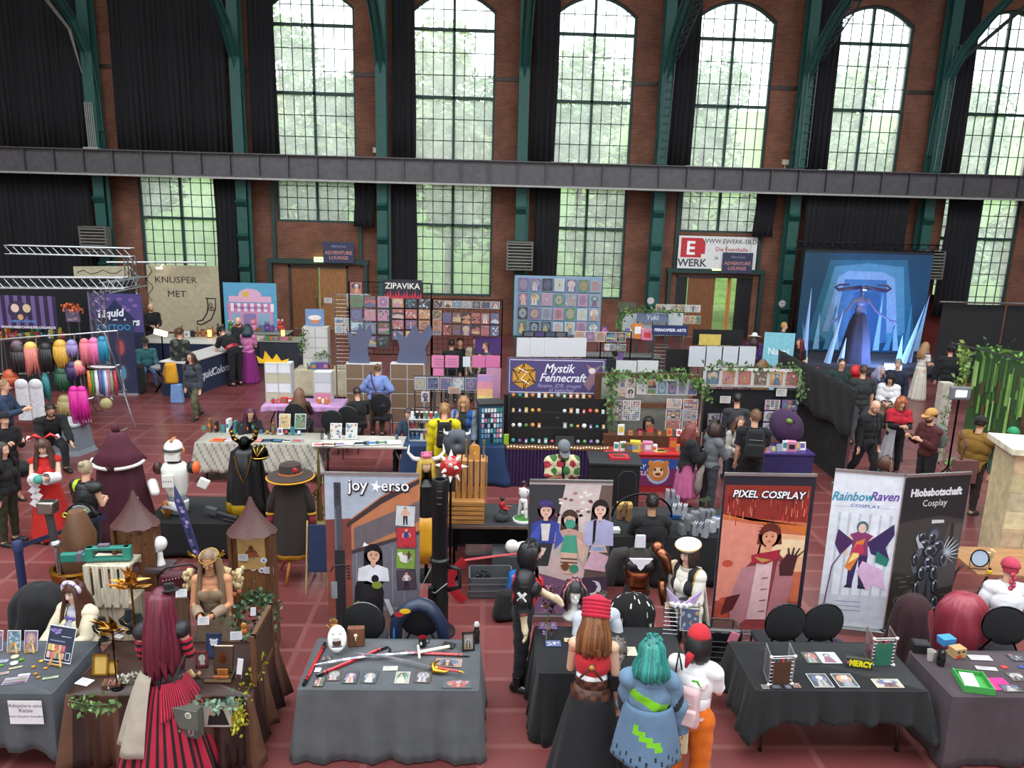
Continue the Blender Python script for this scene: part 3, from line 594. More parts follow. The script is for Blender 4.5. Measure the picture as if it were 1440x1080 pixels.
def skirt(Q,L,r0=.15,r1=.3,folds=12,amp=.05,col='222222',cols=None,n=96,a0=0,a1=360,top=.1,back=0,depth=.85,sq=0):
 s=Q['s'];P=Q['P'];u=Q['u'];c0=P+u*top*s;rings=[];legm=(Q['kn',1]+Q['kn',-1])/2
 closed=(a1-a0==360)
 for i in range(13):
  t=i/12;r=(r0+(r1-r0)*t**.8)*s;c=c0+Vector((0,back*t,-L*t))+Vector((0,(legm.y-P.y)*.5*t,0));ring=[]
  for k in range(n if closed else n+1):
   a=rad(a0+(a1-a0)*k/n);q=r*(1+amp*t/.3*(.35+.3*r1)*sin(folds*a+1.5*sin(2*a)));ring.append((c.x+q*cos(a),c.y+q*sin(a)*depth,c.z))
  rings.append(ring)
 return loft(rings,col,cols=cols,closed=closed)
PN=0
def person(px,py,face,label,h=1.72,pose=None,skin=SK,hair=None,hcol='3a2a22',hcol2=None,hatt=None,wear=(),skirts=(),near=0,fat=0,f=0,group=None,zf=0.,beard=None,glasses=0,pos=None,eyes=1,z=None):
 """px,py = centre of the head in the photograph; face = degrees, 0 looks to the camera side, 180 to the back wall"""
 pose=dict(pose or{});pose['f']=f;Q=skeleton(h,pose);hc=Q['hc'];R=rotz(rad(face));hcw=R@hc
 if pos is None:x,y,_=at(px,py,hc.z+zf);pos=(x-hcw.x,y-hcw.y,zf)
 t=thing('person',label,'person',pos,face,group);s=Q['s'];vox=.0085 if near else.0145
 V,N,F=remesh(body_mb(Q,f,fat,near),vox,3 if near else 2)
 b=MB(skin);b.v=[tuple(v)for v in V.tolist()];b.f=F;b.c=[lin(skin)]*len(F);bo=b.B('body','skin',t,smooth=0)
 Fa=np.array([q if len(q)==4 else(*q,q[-1])for q in F]);C=V[Fa].mean(1);tags,idx,T=classify(C,Q);tg=np.array(tags)[idx]
 for g in[q for w_ in wear for q in(w_ if isinstance(w_,list)else[w_])]:
  nm,col,reg,off=g[:4];mt=g[4]if len(g)>4 else 'cloth';op=g[5]if len(g)>5 else{}
  msk=np.zeros(len(F),bool)
  for rg in reg.split():
   lim=1.01;lo_=-1.
   if '<' in rg:rg,lim=rg.split('<');lim=float(lim)
   if '>' in rg:rg,lo_=rg.split('>');lo_=float(lo_)
   for sd in('',)if rg in 'DNTP' or len(rg)==2 else 'RL':msk|=(tg==rg+sd)&(T<=lim)&(T>=lo_)
  if 'open' in op:
   loc=(C-np.array(Q['P']))@np.array([list(Q['X']),list(Q['F'])]).T;msk&=~((np.abs(loc[:,0])<op['open'])&(loc[:,1]>0)&np.isin(tg,['T','P']))
  if 'low' in op:
   zz=(C-np.array(Q['P']))@np.array(Q['u']);msk&=~((zz>op['low']*s)&np.isin(tg,['T']))
  if 'high' in op:
   zz=(C-np.array(Q['P']))@np.array(Q['u']);msk&=~((zz<op['high']*s))
  if not msk.any():continue
  fs=Fa[msk];us=np.unique(fs);mp={int(v):i for i,v in enumerate(us)};w=V[us].astype(float);nn=N[us].astype(float)
  wr=op.get('wr',.0035);ph=np.sin(w[:,2]*38+2.2*np.sin(w[:,0]*17+w[:,1]*9))+.5*np.sin(w[:,0]*41+w[:,2]*23)
  w=w+nn*(off+wr*ph[:,None])
  if op.get('flat'):pass
  gm=MB(col);gm.v=[tuple(v)for v in w.tolist()];gm.f=[tuple(mp[int(v)]for v in F[i])for i in np.nonzero(msk)[0]]
  if 'pat' in op:gm.c=[tuple(c)for c in pattern(op['pat'],col,op.get('c2','ffffff'),C[msk]).tolist()]
  elif 'fn' in op:gm.c=[lin(op['fn'](c,Q))for c in C[msk]]
  else:gm.c=[lin(col)]*len(gm.f)
  gm.B(nm,mt,t,smooth=0,solid=-.004)
 if hair:hairdo(Q,hair,hcol,near,hcol2).B('hair','hair',t,smooth=0)
 if hatt:hat(Q,*hatt[:3]).B('hat',hatt[3]if len(hatt)>3 else 'cloth',t,smooth=50,solid=.004)
 hh=lambda x,y,z:Q['hc']+Q['HB']@Vector((x*s,y*s,z*s))
 if eyes:
  for sd in(1,-1):
   e=MB('f2ede8');e.ell(hh(.03*sd,-.079,.008),(.014*s,.007*s,.008*s),8,6,'efe9e4',Q['HB']);e.ell(hh(.03*sd,-.085,.008),(.006*s,.004*s,.006*s),8,6,'2a1d18',Q['HB']);e.X(hh(.03*sd,-.086,.026),(.03*s,.006*s,.006*s),'3a2a22',Q['HB']);e.B('eye','gloss',bo)
  e=MB('a8555a');e.ell(hh(0,-.084,-.057),(.022*s,.008*s,.006*s),8,6,R=Q['HB']);e.B('mouth','skin',bo)
 if beard:
  e=MB(beard);e.ell(hh(0,-.035,-.068),(.064*s,.063*s,.062*s),16,10,R=Q['HB'],keep=lambda p:p.z<.25 and not(p.z>-.1 and p.y<-.75));e.B('beard','hair',bo,smooth=0)
 if glasses:
  e=MB('222222')
  for sd in(1,-1):e.T([hh(.032*sd+.022*cos(a),-.097,.008+.017*sin(a))for a in[2*PI*k/10 for k in range(10)]],.003*s,4,closed=True);e.T([hh(.054*sd,-.095,.01),hh(.082*sd,-.01,.01)],.003*s,4)
  e.T([hh(-.01,-.097,.01),hh(.01,-.097,.01)],.003*s,4);e.B('glasses','plastic',t)
 for nm,kw,mt in skirts:skirt(Q,**kw).B(nm,mt,t,smooth=0,solid=.006)
 t['Q']=0;del t['Q'];return t,Q,Matrix.Translation(pos)@R.to_4x4()
def SH(col,long=1,off=.014,**k):return('shirt',col,'T P>.35 U'+(' F<.93' if long else '<.75'),off,'cloth',k)
def TR(col,off=.012,**k):return('trousers',col,'P L K<.96',off,'cloth',k)
def SO(col):return[('shoe',col,'SR',.008,'leather',{'wr':0}),('shoe',col,'SL',.008,'leather',{'wr':0})]
def JK(col,off=.03,m='cloth',**k):return('jacket',col,'T P U F<.95',off,m,k)
def wpt(M,p):return tuple(M@Vector(p))
def backpack(M,Q,col,label,s=1.,c2=None,off=.17,up=.0):
 """worn on the back, straps over both shoulders"""
 P=Q['P']+Q['u']*(.3+up)*Q['s']-Q['F']*off;R3=M.to_3x3()@Matrix((Q['X'],-Q['F'],Q['u'])).transposed();p=M@P
 t=bpy.data.objects.new('backpack',None);COL.objects.link(t);t.matrix_world=Matrix.Translation(p)@R3.to_4x4();tag(t,label,'backpack')
 m=MB(col);m.X((0,0,0),(.3*s,.15*s,.46*s),top=.8);m.B('bag_body','cloth',t,bevel=.05*s,smooth=40)
 m=MB(c2 or col);m.X((0,.09*s,-.08*s),(.24*s,.07*s,.2*s));pk=m.B('pocket','cloth',t,bevel=.025*s,smooth=40)
 for sd in(1,-1):m=MB(c2 or col);m.T([(.1*sd,-.06,.2*s),(.11*sd,-.12,.24*s),(.12*sd,-.24,.2),(.13*sd,-.28,.05),(.13*sd,-.2,-.12),(.1*sd,-.06,-.18*s)],.022,6,flat=.35);m.B('strap','cloth',t,smooth=0)
 m=MB('777777');m.T([(-.1*s,.085*s,.08*s),(.1*s,.085*s,.08*s)],.004,4);m.B('zip','metal',pk)
 return t
# FURNITURE KIT
def table(x,y,rz,w,d,label,h=.74,top='d9d6cd',leg='77787a',curved=True,cat='table',tm='plastic'):
 t=thing('folding_table',label,cat,(x,y,0),rz);m=MB(top);m.X((0,0,h-.02),(w,d,.04));m.B('tabletop',tm,t,bevel=.008)
 for sx in(-1,1):
  for sy in(-1,1):
   m=MB(leg);X=sx*(w/2-.12);m.T([(X-sx*.15,sy*d*.28,h-.05),(X-sx*.02,sy*d*.34,h*.55),(X,sy*d*.4,.02)],.016,7);m.caps((X,sy*d*.4,.02),(X,sy*d*.4,.0),.02,.02,7,'222222');m.B('leg','metal',t,smooth=0)
 return t
def cloth(x,y,rz,w,d,col,label,h=.745,drop=(.7,.7,.7,.7),folds=7,amp=.035,flare=.06,mt='cloth',corner=.03,c2=None,name='tablecloth',seed=0):
 """drop = front, right, back, left"""
 r=random.Random(seed+int(w*100));m=MB(col);N=176;P=[];per=2*(w+d)
 for i in range(N):
  s=per*i/N
  if s<w:p=(-w/2+s,-d/2);n=(0,-1);k=0;e=min(s,w-s)
  elif s<w+d:s-=w;p=(w/2,-d/2+s);n=(1,0);k=1;e=min(s,d-s)
  elif s<2*w+d:s-=w+d;p=(w/2-s,d/2);n=(0,1);k=2;e=min(s,w-s)
  else:s-=2*w+d;p=(-w/2,d/2-s);n=(-1,0);k=3;e=min(s,d-s)
  P.append((p,n,k,e))
 ph=r.random()*6;rings=[[(p[0],p[1],h+.004)for p,n,k,e in P]]
 for j in range(0,9):
  t=j/8;ring=[]
  for i,(p,n,k,e)in enumerate(P):
   c=max(0,1-e/.16);nx,ny=n
   cx=(1 if p[0]>0 else-1);cy=(1 if p[1]>0 else-1)
   if c>0:nx=nx*(1-c*.5)+cx*.5*c;ny=ny*(1-c*.5)+cy*.5*c;
   D=drop[k];nb=drop[(k+1)%4]if(k in(0,)and p[0]>0)or(k==1 and p[1]>0)or(k==2 and p[0]<0)or(k==3 and p[1]<0)else drop[k-1]
   D=D*(1-c*.5)+nb*c*.5+corner*c;D=min(D,h-.012)
   a=i*2*PI*folds/N*4;wv=amp*(sin(a/2+ph)+.5*sin(a*.83+ph*2)+.3*sin(a*1.9))*t
   o=.006+flare*t+wv+c*flare*1.2*t
   ring.append((p[0]+nx*max(.004,o),p[1]+ny*max(.004,o),h+.004-D*t-(.0 if j else-.0)))
  rings.append(ring)
 loft(rings,col,m=m,cols=c2);m.PO([(p[0],p[1],h+.004)for p,n,k,e in P])
 o=m.B(name,mt,None,smooth=60,solid=.004,loc=(x,y,0),rz=rz);return tag(o,label,'tablecloth')
def chair(x,y,face,label,group=None,backc='1c1d20',h=.46,frame='606266',cat='chair'):
 t=thing('banquet_chair',label,cat,(x,y,0),face,group)
 m=MB(backc);m.X((0,0,h-.03),(.42,.42,.07));m.B('seat','cloth',t,bevel=.02,smooth=40)
 m=MB(backc);R=Matrix.Rotation(rad(-8),3,'X')
 m.LA([(.01,.03),(.17,.032),(.215,.018),(.215,-.012),(.17,-.028),(.01,-.028)],(0,.235,.8),28,R=Matrix.Rotation(rad(82),3,'X'),fn=lambda a,z:1+.12*abs(sin(a)));m.B('backrest','cloth',t,smooth=50)
 m=MB(frame);m.T([(.215*cos(a)*1.03,.235+.245*sin(a)*.13,.8+.245*sin(a)*1.02)for a in[rad(-60+300*i/20)for i in range(21)]],.011,6);m.B('back_frame','metal',t,smooth=0)
 for s in(-1,1):
  m=MB(frame);m.T([(s*.2,-.17,h-.06),(s*.21,-.2,0)],.012,6);m.B('leg','metal',t)
  m=MB(frame);m.T([(s*.11,.24,.62),(s*.2,.2,h-.03),(s*.21,.27,0)],.012,6);m.B('leg','metal',t)
 return t
def L2(m,k):return-.0007*k
def bust2d(m,x,z,w,skin,hair,top,k=4,long=1.2,fr=1,turn=0,body=1.6):
 """head-and-shoulders figure printed flat; w = head width"""
 y=lambda i:L2(m,k+i)
 m.disc((x,y(0),z+w*.12),w*.72,w*.85,hair,20)
 if long:m.PO([(x-w*.72,y(0),z+w*.2),(x-w*.8,y(0),z-w*long),(x-w*.3,y(0),z-w*long*1.05),(x+w*.35,y(0),z-w*long*1.02),(x+w*.82,y(0),z-w*long),(x+w*.72,y(0),z+w*.2)],hair)
 m.PO([(x-w*.18,y(1),z-w*.4),(x-w*.2,y(1),z-w*.95),(x+w*.2,y(1),z-w*.95),(x+w*.18,y(1),z-w*.4)],skin)
 if body:m.PO([(x-w*.3,y(2),z-w*.78),(x-w*1.15,y(2),z-w*1.1),(x-w*1.25,y(2),z-w*(.8+body)),(x+w*1.25,y(2),z-w*(.8+body)),(x+w*1.15,y(2),z-w*1.1),(x+w*.3,y(2),z-w*.78),(x,y(2),z-w*1.05)],top)
 m.disc((x+turn*w*.08,y(3),z),w*.48,w*.62,skin,20)
 for s in(-1,1):X=x+turn*w*.12+s*w*.2;m.disc((X,y(4),z+w*.03),w*.09,w*.05,'33221c',8);m.bx(X-w*.1,X+w*.1,y(4),y(4)+.0003,z+w*.14,z+w*.17,hair)
 m.disc((x+turn*w*.12,y(4),z-w*.3),w*.13,w*.045,'b04a50',8);m.PO([(x+turn*w*.16,y(4),z),(x+turn*w*.2+.04*w,y(4),z-w*.14),(x+turn*w*.1,y(4),z-w*.14)],'c08a70')
 if fr:m.PO([(x-w*.52,y(5),z+w*.05),(x-w*.45,y(5),z+w*.55),(x,y(5),z+w*.75),(x+w*.45,y(5),z+w*.55),(x+w*.54,y(5),z),(x+w*.38,y(5),z+w*.3),(x-w*.05,y(5),z+w*.42),(x-w*.36,y(5),z+w*.28)],hair)
def full2d(m,x,z,h,skin,hair,top,bot,k=4,arms=1,shoes='222222'):
 u=h/8;y=lambda i:L2(m,k+i);q=lambda P,c,i:m.PO([(x+a*u,y(i),z+b*u)for a,b in P],c)
 q([(-.9,.2),(-.35,.2),(0,3.6),(.35,.2),(.9,.2),(.95,4.2),(-.95,4.2)],bot,0);q([(-1.2,0),(-.3,0),(-.3,.4),(-.9,.4)],shoes,1);q([(1.2,0),(.3,0),(.3,.4),(.9,.4)],shoes,1)
 q([(-.95,4),(.95,4),(.8,5),(1.25,6.4),(.3,6.8),(-.3,6.8),(-1.25,6.4),(-.8,5)],top,1)
 if arms:q([(-1.2,6.4),(-1.9,4.9),(-1.5,3.8),(-1.15,3.9),(-1.35,4.9),(-.8,5.8)],skin,2);q([(1.2,6.4),(2,5.2),(1.6,4.2),(1.2,4.3),(1.45,5.1),(.8,5.8)],skin,2)
 m.disc((x,y(2),z+7.35*u),.62*u,.72*u,hair,14);m.disc((x,y(3),z+7.2*u),.42*u,.55*u,skin,12)
def sheet(px,py,z,w,h,label,bg='e8e4dc',fg='2a2733',kind='fig',tilt=-90,rz=0,name='art_print',cat='art print',border='efece6',group=None,draw=None,seed=None,pos=None,th=.003,mt='print',stand=False):
 """a sheet lying (tilt -90) or leaning (-15) with its centre (or foot, stand=True) at the pixel on height z"""
 m=MB(border);z0=0 if stand else-h/2;m.bx(-w/2,w/2,0,th,z0,z0+h)
 if draw:draw(m)
 elif kind:art(m,-w/2,z0,w,h,bg,fg,0,seed if seed is not None else px*7+py,kind)
 o=m.B(name,mt);o.location=pos or at(px,py,z+th*.5);o.location.z+=th if tilt==-90 else 0;o.rotation_euler=(rad(tilt),0,rad(rz));return tag(o,label,cat,group)
def easel(px,py,z,s,label,rz=0,col='c79a5a'):
 t=thing('tabletop_easel',label,'easel',at(px,py,z),rz)
 for x in(-.3,.3):m=MB(col);m.T([(x*s,-.12*s,.0),(0+x*.3*s,.12*s,.7*s)],.012,4);m.B('leg','wood',t)
 m=MB(col);m.T([(0,.1*s,.6*s),(0,.38*s,0)],.01,4);m.B('rear_leg','wood',t);m=MB(col);m.bx(-.35*s,.35*s,-.14*s,-.08*s,.07*s,.1*s);m.B('ledge','wood',t);return t
def rollup(x,y,w,h,rz,label,draw,base='b9bbbd',edge='d8d8d8',z0=.09):
 t=thing('roll_up_banner',label,'banner',(x,y,0),rz)
 m=MB(base);m.bx(-w/2-.03,w/2+.03,-.07,.07,.0,.085);m.B('base','metal',t,bevel=.01)
 m=MB(base);m.bx(-w/2,w/2,-.012,.016,h-.02,h+.015);m.B('top_rail','metal',t)
 m=MB('8a8c8e');m.T([(0,.03,.08),(0,.03,h)],.01,6);m.B('pole','metal',t)
 m=MB(edge);m.bx(-w/2,w/2,0,.003,z0,h-.01);draw(m);m.B('printed_panel','print',t);return t
def garland(pts,n,size,label,col=('4a6a35','5f8040','33502a'),spread=.05,name='leaf_garland',cat='garland',stem='4a5a30',hang=.5):
 r=random.Random(len(label)+n);m=MB(stem);P=[Vector(p)for p in pts];m.T(P,.006,4);seg=len(P)-1
 for i in range(n):
  t=r.random()*seg;k=min(int(t),seg-1);p=P[k].lerp(P[k+1],t-k)+Vector((r.gauss(0,spread),r.gauss(0,spread*.7),r.gauss(0,spread)-spread*hang));B=basis((r.uniform(-1,1),-1,r.uniform(-.6,.9)));a=r.random()*6;s=size*r.uniform(.6,1.3)
  d=B@Vector((cos(a),sin(a),0));e=B@Vector((-sin(a),cos(a),.2));m.add([p,p+d*s*.5+e*s*.28,p+d*s,p+d*s*.5-e*s*.28],[(0,1,2,3)],r.choice(col))
 return tag(m.B(name,'leaf'),label,cat)
def bottle(x,y,z,h,col,label,group=None,r=None,cap='222222',mt='gloss'):
 r=r or h*.16;m=MB(col);m.LA([(r*.9,0),(r,.02*h),(r,.6*h),(r*.4,.78*h),(r*.38,.92*h)],(0,0,0),12);m.LA([(r*.45,.92*h),(r*.45,h)],(0,0,0),10,cap);return tag(m.B('bottle',mt,loc=(x,y,z),smooth=40),label,'bottle',group)
def gridpanel(m,x0,x1,z0,z1,y=0,step=.05,r=.003,fr=.006,n=4):
 for i in range(int((x1-x0)/step)+1):x=x0+i*step;m.T([(x,y,z0),(x,y,z1)],r,n)
 for i in range(int((z1-z0)/step)+1):z=z0+i*step;m.T([(x0,y,z),(x1,y,z)],r,n)
 for a in((x0,z0,x0,z1),(x1,z0,x1,z1),(x0,z0,x1,z0),(x0,z1,x1,z1)):m.T([(a[0],y,a[1]),(a[2],y,a[3])],fr,5)
def drape(x,y,rz,w,d,h,col,label,name='draped_chair',mt='cloth',top=.6,cat='cloth',folds=9,amp=.06,c2=None,lean=.0):
 """cloth thrown over something tall: closed dome that falls in folds"""
 rings=[];N=72
 for j in range(15):
  t=j/14;z=h*(1-t)**1.0 if j else h;rr=min(1,t*3.2)**.55*(top+(1-top)*t)
  ring=[]
  for i in range(N):
   a=2*PI*i/N;q=max(.03,rr)*(1+amp*t*sin(folds*a+sin(3*a)*1.3)+.3*t*noise.noise(Vector((cos(a)*2.2,sin(a)*2.2,t*2.5+w*9)))+.12*noise.noise(Vector((cos(a)*5,sin(a)*5,t*6))));ring.append((cos(a)*q*w/2,sin(a)*q*d/2+lean*(1-t),h*(1-t**1.7)+.004))
  rings.append(ring)
 m=loft(rings,col,cols=c2);m.PO(rings[0][::-1]);o=m.B(name,mt,smooth=0,solid=.006,loc=(x,y,0),rz=rz);return tag(o,label,cat)
# FOREGROUND : grey photo table in the middle
cloth(-.87,6.84,0,1.68,.86,'54575b','charcoal grey floor-length cloth on the table of swords and photo cards',drop=(.735,.735,.7,.735),folds=6,amp=.03,flare=.05,corner=.05)
table(-.87,6.84,0,1.62,.8,'folding table hidden under the charcoal grey cloth with swords')
Z=.755
def rod(name,pts,r,label,cat,cols,mt='gloss',z=Z):
 P=[Vector(at(px,py,z+r+q))for px,py,q in pts];m=MB(cols[0]);m.T(P,r,8);d=(P[-1]-P[0]).normalized()
 for p,s in((P[0],1),(P[-1],-1)):m.T([p-d*.001*s,p+d*.07*s],r*1.15,8,cols[1]);m.T([p+d*.1*s,p+d*.115*s],r*1.1,8,cols[1])
 return tag(m.B(name,mt,smooth=40),label,cat)
rod('red_staff',[(457,905,0),(427,963,0)],.017,'short red staff with black tips along the left edge of the charcoal table','staff',('b3202a','15151a'))
rod('red_staff',[(543,909,0),(445,950,0)],.017,'long red staff with black tips lying under the striped sword','staff',('b3202a','15151a'))
rod('red_staff',[(560,917,0),(660,921,0)],.015,'red rod with black tips chained to the long red staff','staff',('b3202a','15151a'))
m=MB('222222');P=[Vector(at(*q,Z+.012))for q in((544,909),(549,913),(547,917),(553,918),(560,917))]
for i in range(4):
 for k in range(3):p=P[i].lerp(P[i+1],k/3);m.T([p+Vector((.012*cos(a),.008*sin(a),0))for a in[PI*j/3 for j in range(6)]],.003,4,closed=True)
tag(m.B('chain','metal'),'small black chain joining the two red rods','chain')
def blade(pts,w,th=.004,col='c9ccd0',stripes=None,z=Z):
 m=MB(col);P=[Vector(at(px,py,z+q))for px,py,q in pts];n=len(P)
 for i in range(n-1):
  d=(P[i+1]-P[i]).normalized();s=Vector((-d.y,d.x,0));w0=w*min(1,(i+.15)/2.2);w1=w*min(1,(i+1.15)/2.2)
  V=[P[i]-s*w0/2,P[i]+s*w0/2,P[i+1]+s*w1/2,P[i+1]-s*w1/2];V=V+[v+Vector((0,0,th))for v in V]
  m.add(V,[(3,2,1,0),(4,5,6,7),(0,1,5,4),(1,2,6,5),(2,3,7,6),(3,0,4,7)],stripes[i%2]if stripes else col)
 return m
t=thing('toy_sword','white sword with grey-banded blade and white hilt across the charcoal table','sword')
blade([(442+(583-442)*i/14,935-17*i/14+-3*sin(PI*i/14),.036)for i in range(15)],.034,stripes=('e4e2ee','9a98a2')).B('blade','plastic',t)
m=MB('e6e4c8');m.T([at(590,917,Z+.045),at(632,909,Z+.045)],.016,6,flat=1);m.B('handle','plastic',t);m=MB('ecebdc');m.T([at(588,908,Z+.045),at(590,925,Z+.045)],.012,6);m.B('crossguard','plastic',t)
t=thing('sabre','curved steel sabre with gold guard and red grip lying over the striped sword','sword')
blade([(497+109*i/12,918+20*i/12-3*sin(PI*i/12),.06-.02*i/12)for i in range(13)],.026).B('blade','metal',t)
m=MB('b3202a');m.T([at(616,939,Z+.045),at(645,944,Z+.04)],.012,7);m.B('grip','gloss',t)
m=MB('c79a3a');p=Vector(at(614,939,Z+.03));m.T([p+Vector((.02,.09,.02)),p+Vector((-.05,.04,.01)),p+Vector((-.02,-.05,0)),p+Vector((.08,-.07,.0)),p+Vector((.15,-.05,.01))],[.008,.02,.024,.016,.006],7);m.ell(p,(.03,.04,.025),10,8);m.caps(at(646,944,Z+.04),at(652,946,Z+.04),.014,.006,8);m.B('guard','metal',t,smooth=0)
x,y,z=at(474,920,Z+.01);t=thing('mask','white open-mouthed fanged mask propped on the charcoal table','mask',(x,y,z),8,tilt=(-24,0))
m=MB('e6e6e2');m.ell((0,0,.15),(.095,.06,.135),24,18,keep=lambda p:p.y<.3 and not(p.y<-.2 and abs(p.x)<.5 and-.62<p.z<.02));m.B('face','plastic',t,smooth=0,solid=.008)
m=MB('f2f2ee')
for i in range(9):X=(i-4)*.012;m.add([(X-.006,-.052,.155),(X+.006,-.052,.155),(X,-.055,.125),(X,-.045,.15)],[(0,1,2),(1,3,2),(3,0,2)])
m.B('teeth','plastic',t)
m=MB('5a3c30');m.ell((0,-.005,.125),(.045,.02,.05),12,8);m.B('mouth_lining','cloth',t)
for s in(-1,1):m=MB('2a2a2a');m.X((s*.035,-.054,.2),(.03,.006,.006),R=Matrix.Rotation(s*-.3,3,'Y'));m.B('eye_slit','plastic',t)
x,y,z=at(470,896,Z);t=thing('wooden_hand','jointed wooden artist hand standing behind the fanged mask','hand model',(x,y,z));m=MB('b87f45');m.LA([(.03,0),(.03,.02),(.02,.03),(.022,.07)],n=12);m.X((0,0,.11),(.075,.028,.085));m.B('palm','wood',t,bevel=.01,smooth=40)
for i in range(4):m=MB('b87f45');m.caps((-.03+.02*i,0,.15),(-.034+.0225*i,-.01,.2+.012*(1.5-abs(i-1.5))),.0085,.008,8);m.B('finger','wood',t,smooth=0)
m=MB('b87f45');m.caps((-.038,0,.1),(-.07,-.012,.14),.009,.008,8);m.B('thumb','wood',t,smooth=0)
x,y,z=at(501,907,Z);t=thing('wooden_box','brown wooden plaque box with a small bird skull','box',(x,y,z),4);m=MB('6a4128');m.bx(-.085,.085,-.03,.04,0,.2);m.B('case','wood',t,bevel=.004);m=MB('dccfae');m.ell((0,-.04,.13),(.02,.016,.02),10,8);m.caps((0,-.045,.115),(0,-.05,.075),.01,.003,7);m.B('bird_skull','plastic',t,smooth=0)
x,y,z=at(594,908,Z);t=thing('mug','black mug with a red inside on the charcoal table','mug',(x,y,z));m=MB('141416');m.LA([(.038,0),(.042,.01),(.042,.1),(.038,.1)],n=20,cap=False);m.LA([(.001,0),(.04,0)],n=20,cap=False);m.disc((-.01,-.0435,.05),.014,.02,'c9c9c9',8);m.B('cup','gloss',t,smooth=50);m=MB('b3202a');m.LA([(.001,.01),(.037,.012),(.038,.1)],n=20,cap=False);m.B('inner_glaze','gloss',t,smooth=50);m=MB('141416');m.T([(.04,0,.085),(.07,0,.075),(.072,0,.04),(.04,0,.025)],.006,6);m.B('handle','gloss',t,smooth=0)
m=MB('1a1b1e');m.X((0,0,.006),(.13,.1,.012),R=rotz(-.35));tag(m.B('wallet','leather',loc=at(631,908,Z)),'flat black wallet near the back right of the charcoal table','wallet')
def stdframe(px,py,w,h,lab,col='141414',bg='b08a68',fg='2a2733',z=Z,rz=0,draw=None,tilt=-14,mt='plastic',kind='fig',g=None):
 t=thing('framed_picture',lab,'picture frame',at(px,py,z),rz,g,tilt=(tilt,0));m=MB(col);b=.018
 for a in((-w/2,-w/2+b,0,h),(w/2-b,w/2,0,h),(-w/2,w/2,0,b),(-w/2,w/2,h-b,h)):m.bx(a[0],a[1],-.008,.014,a[2],a[3])
 fr=m.B('frame',mt,t);m=MB(bg);m.bx(-w/2+b,w/2-b,.0,.008,b,h-b);(draw(m)if draw else art(m,-w/2+b,b,w-2*b,h-2*b,bg,fg,0,px,kind));m.B('picture','print',fr);return t
stdframe(659,915,.13,.19,'black standing picture frame at the right end of the charcoal table',rz=8)
x,y,z=at(670,903,Z);m=MB('1b1b1d');m.LA([(.035,0),(.03,.04),(.035,.13),(.02,.16),(.03,.18),(.02,.22)],n=10);m.LA([(.03,.19),(.033,.2),(.02,.23)],n=8,col='c8c8c8');tag(m.B('figurine','plastic',loc=(x,y,z),smooth=40),'small black figurine behind the black picture frame','figurine')
for i,(px,py,w,h,bg,fg,k,lab,rz)in enumerate([(449,959,.1,.15,'3a2b26','d98a7a','grid','brown sticker card at the front left corner of the charcoal table',0),(470,950,.13,.17,'5a4238','d9a890','fig','brown photo print left of the row of teal photos',3),(493,953,.14,.19,'27383d','d9b8a0','fig','dark teal photo print of a red-haired costume in the left row',0),(520,953,.14,.18,'33474c','d0c8c0','fig','teal photo print with a curled lower edge, right of the red-haired photo',-3),(566,953,.14,.19,'b9aea0','dddddd','fig','pale photo print of a standing costume, front middle of the charcoal table',0),(595,952,.16,.19,'4a3a30','c9a8c0','fig','photo print of a figure in a lilac blouse, front middle of the charcoal table',-4),(631,932,.26,.14,'b08a7a','3a2a28','fig','wide photo print of an armoured costume under the red grip',-3),(643,962,.28,.13,'42505c','b3202a','fig','wide photo print of a red and blue caped costume at the front right',0),(459,926,.1,.07,'4a352c','c8b8b0','spl','small card beside the fanged mask',10),(549,940,.14,.07,'e4dfc8','777777','text','cream paper note in the middle of the charcoal table',2),(447,942,.06,.07,'e8e8ec','8888aa','text','tiny white tag under the tip of the striped sword',0)]):
 sheet(px,py,Z,w,h,lab,bg,fg,k,rz=rz,border=bg,name='photo_print' if k=='fig' else 'card',cat='photo' if k=='fig' else 'card')
chair(*at(517,905,.4)[:2],180,'black round-backed chair in front of the gun poster',frame='6a6c70')
chair(*at(594,898,.4)[:2],180,'black round-backed chair wearing the navy racing jacket',frame='6a6c70')
x,y,_=at(592,895,.5);t=thing('racing_jacket','navy racing jacket with yellow and red patches hung over a chair back','jacket',(x,y,0),180)
rings=[]
for j in range(9):
 a=PI*j/8;rings.append([((.25+.02*sin(j))*cos(a)+.07*cos(b)*cos(a),.22+.09*sin(b),.62+.40*sin(a)+.07*cos(b)*sin(a)-(.0))for b in[2*PI*k/14 for k in range(14)]])
for e in(0,-1):
 pass
rings=[[(p[0]*1.02,p[1],p[2]-.32)for p in rings[0]]]+rings+[[(p[0]*1.02,p[1],p[2]-.3)for p in rings[-1]]]
m=loft(rings,'1b2740');m.B('shell','satin',t,smooth=0,solid=.004)
for q,(px_,py_,pz_,c,rx,rz_)in enumerate([(.14,.32,.99,'d8b020',.06,.03),(.2,.318,.95,'b3202a',.05,.03),(-.25,.315,.42,'b3202a',.04,.03),(.27,.318,.4,'b3202a',.045,.035),(.25,.32,.47,'d8b020',.04,.02),(.26,.315,.7,'3f6fb0',.012,.1),(-.27,.315,.55,'e0e0e0',.03,.012)]):
 m=MB(c);m.disc((px_,0,pz_),rx,rz_,c,12);m.v=[(a,py_,b)for a,_,b in m.v];m.B('patch','satin',t,solid=.003)
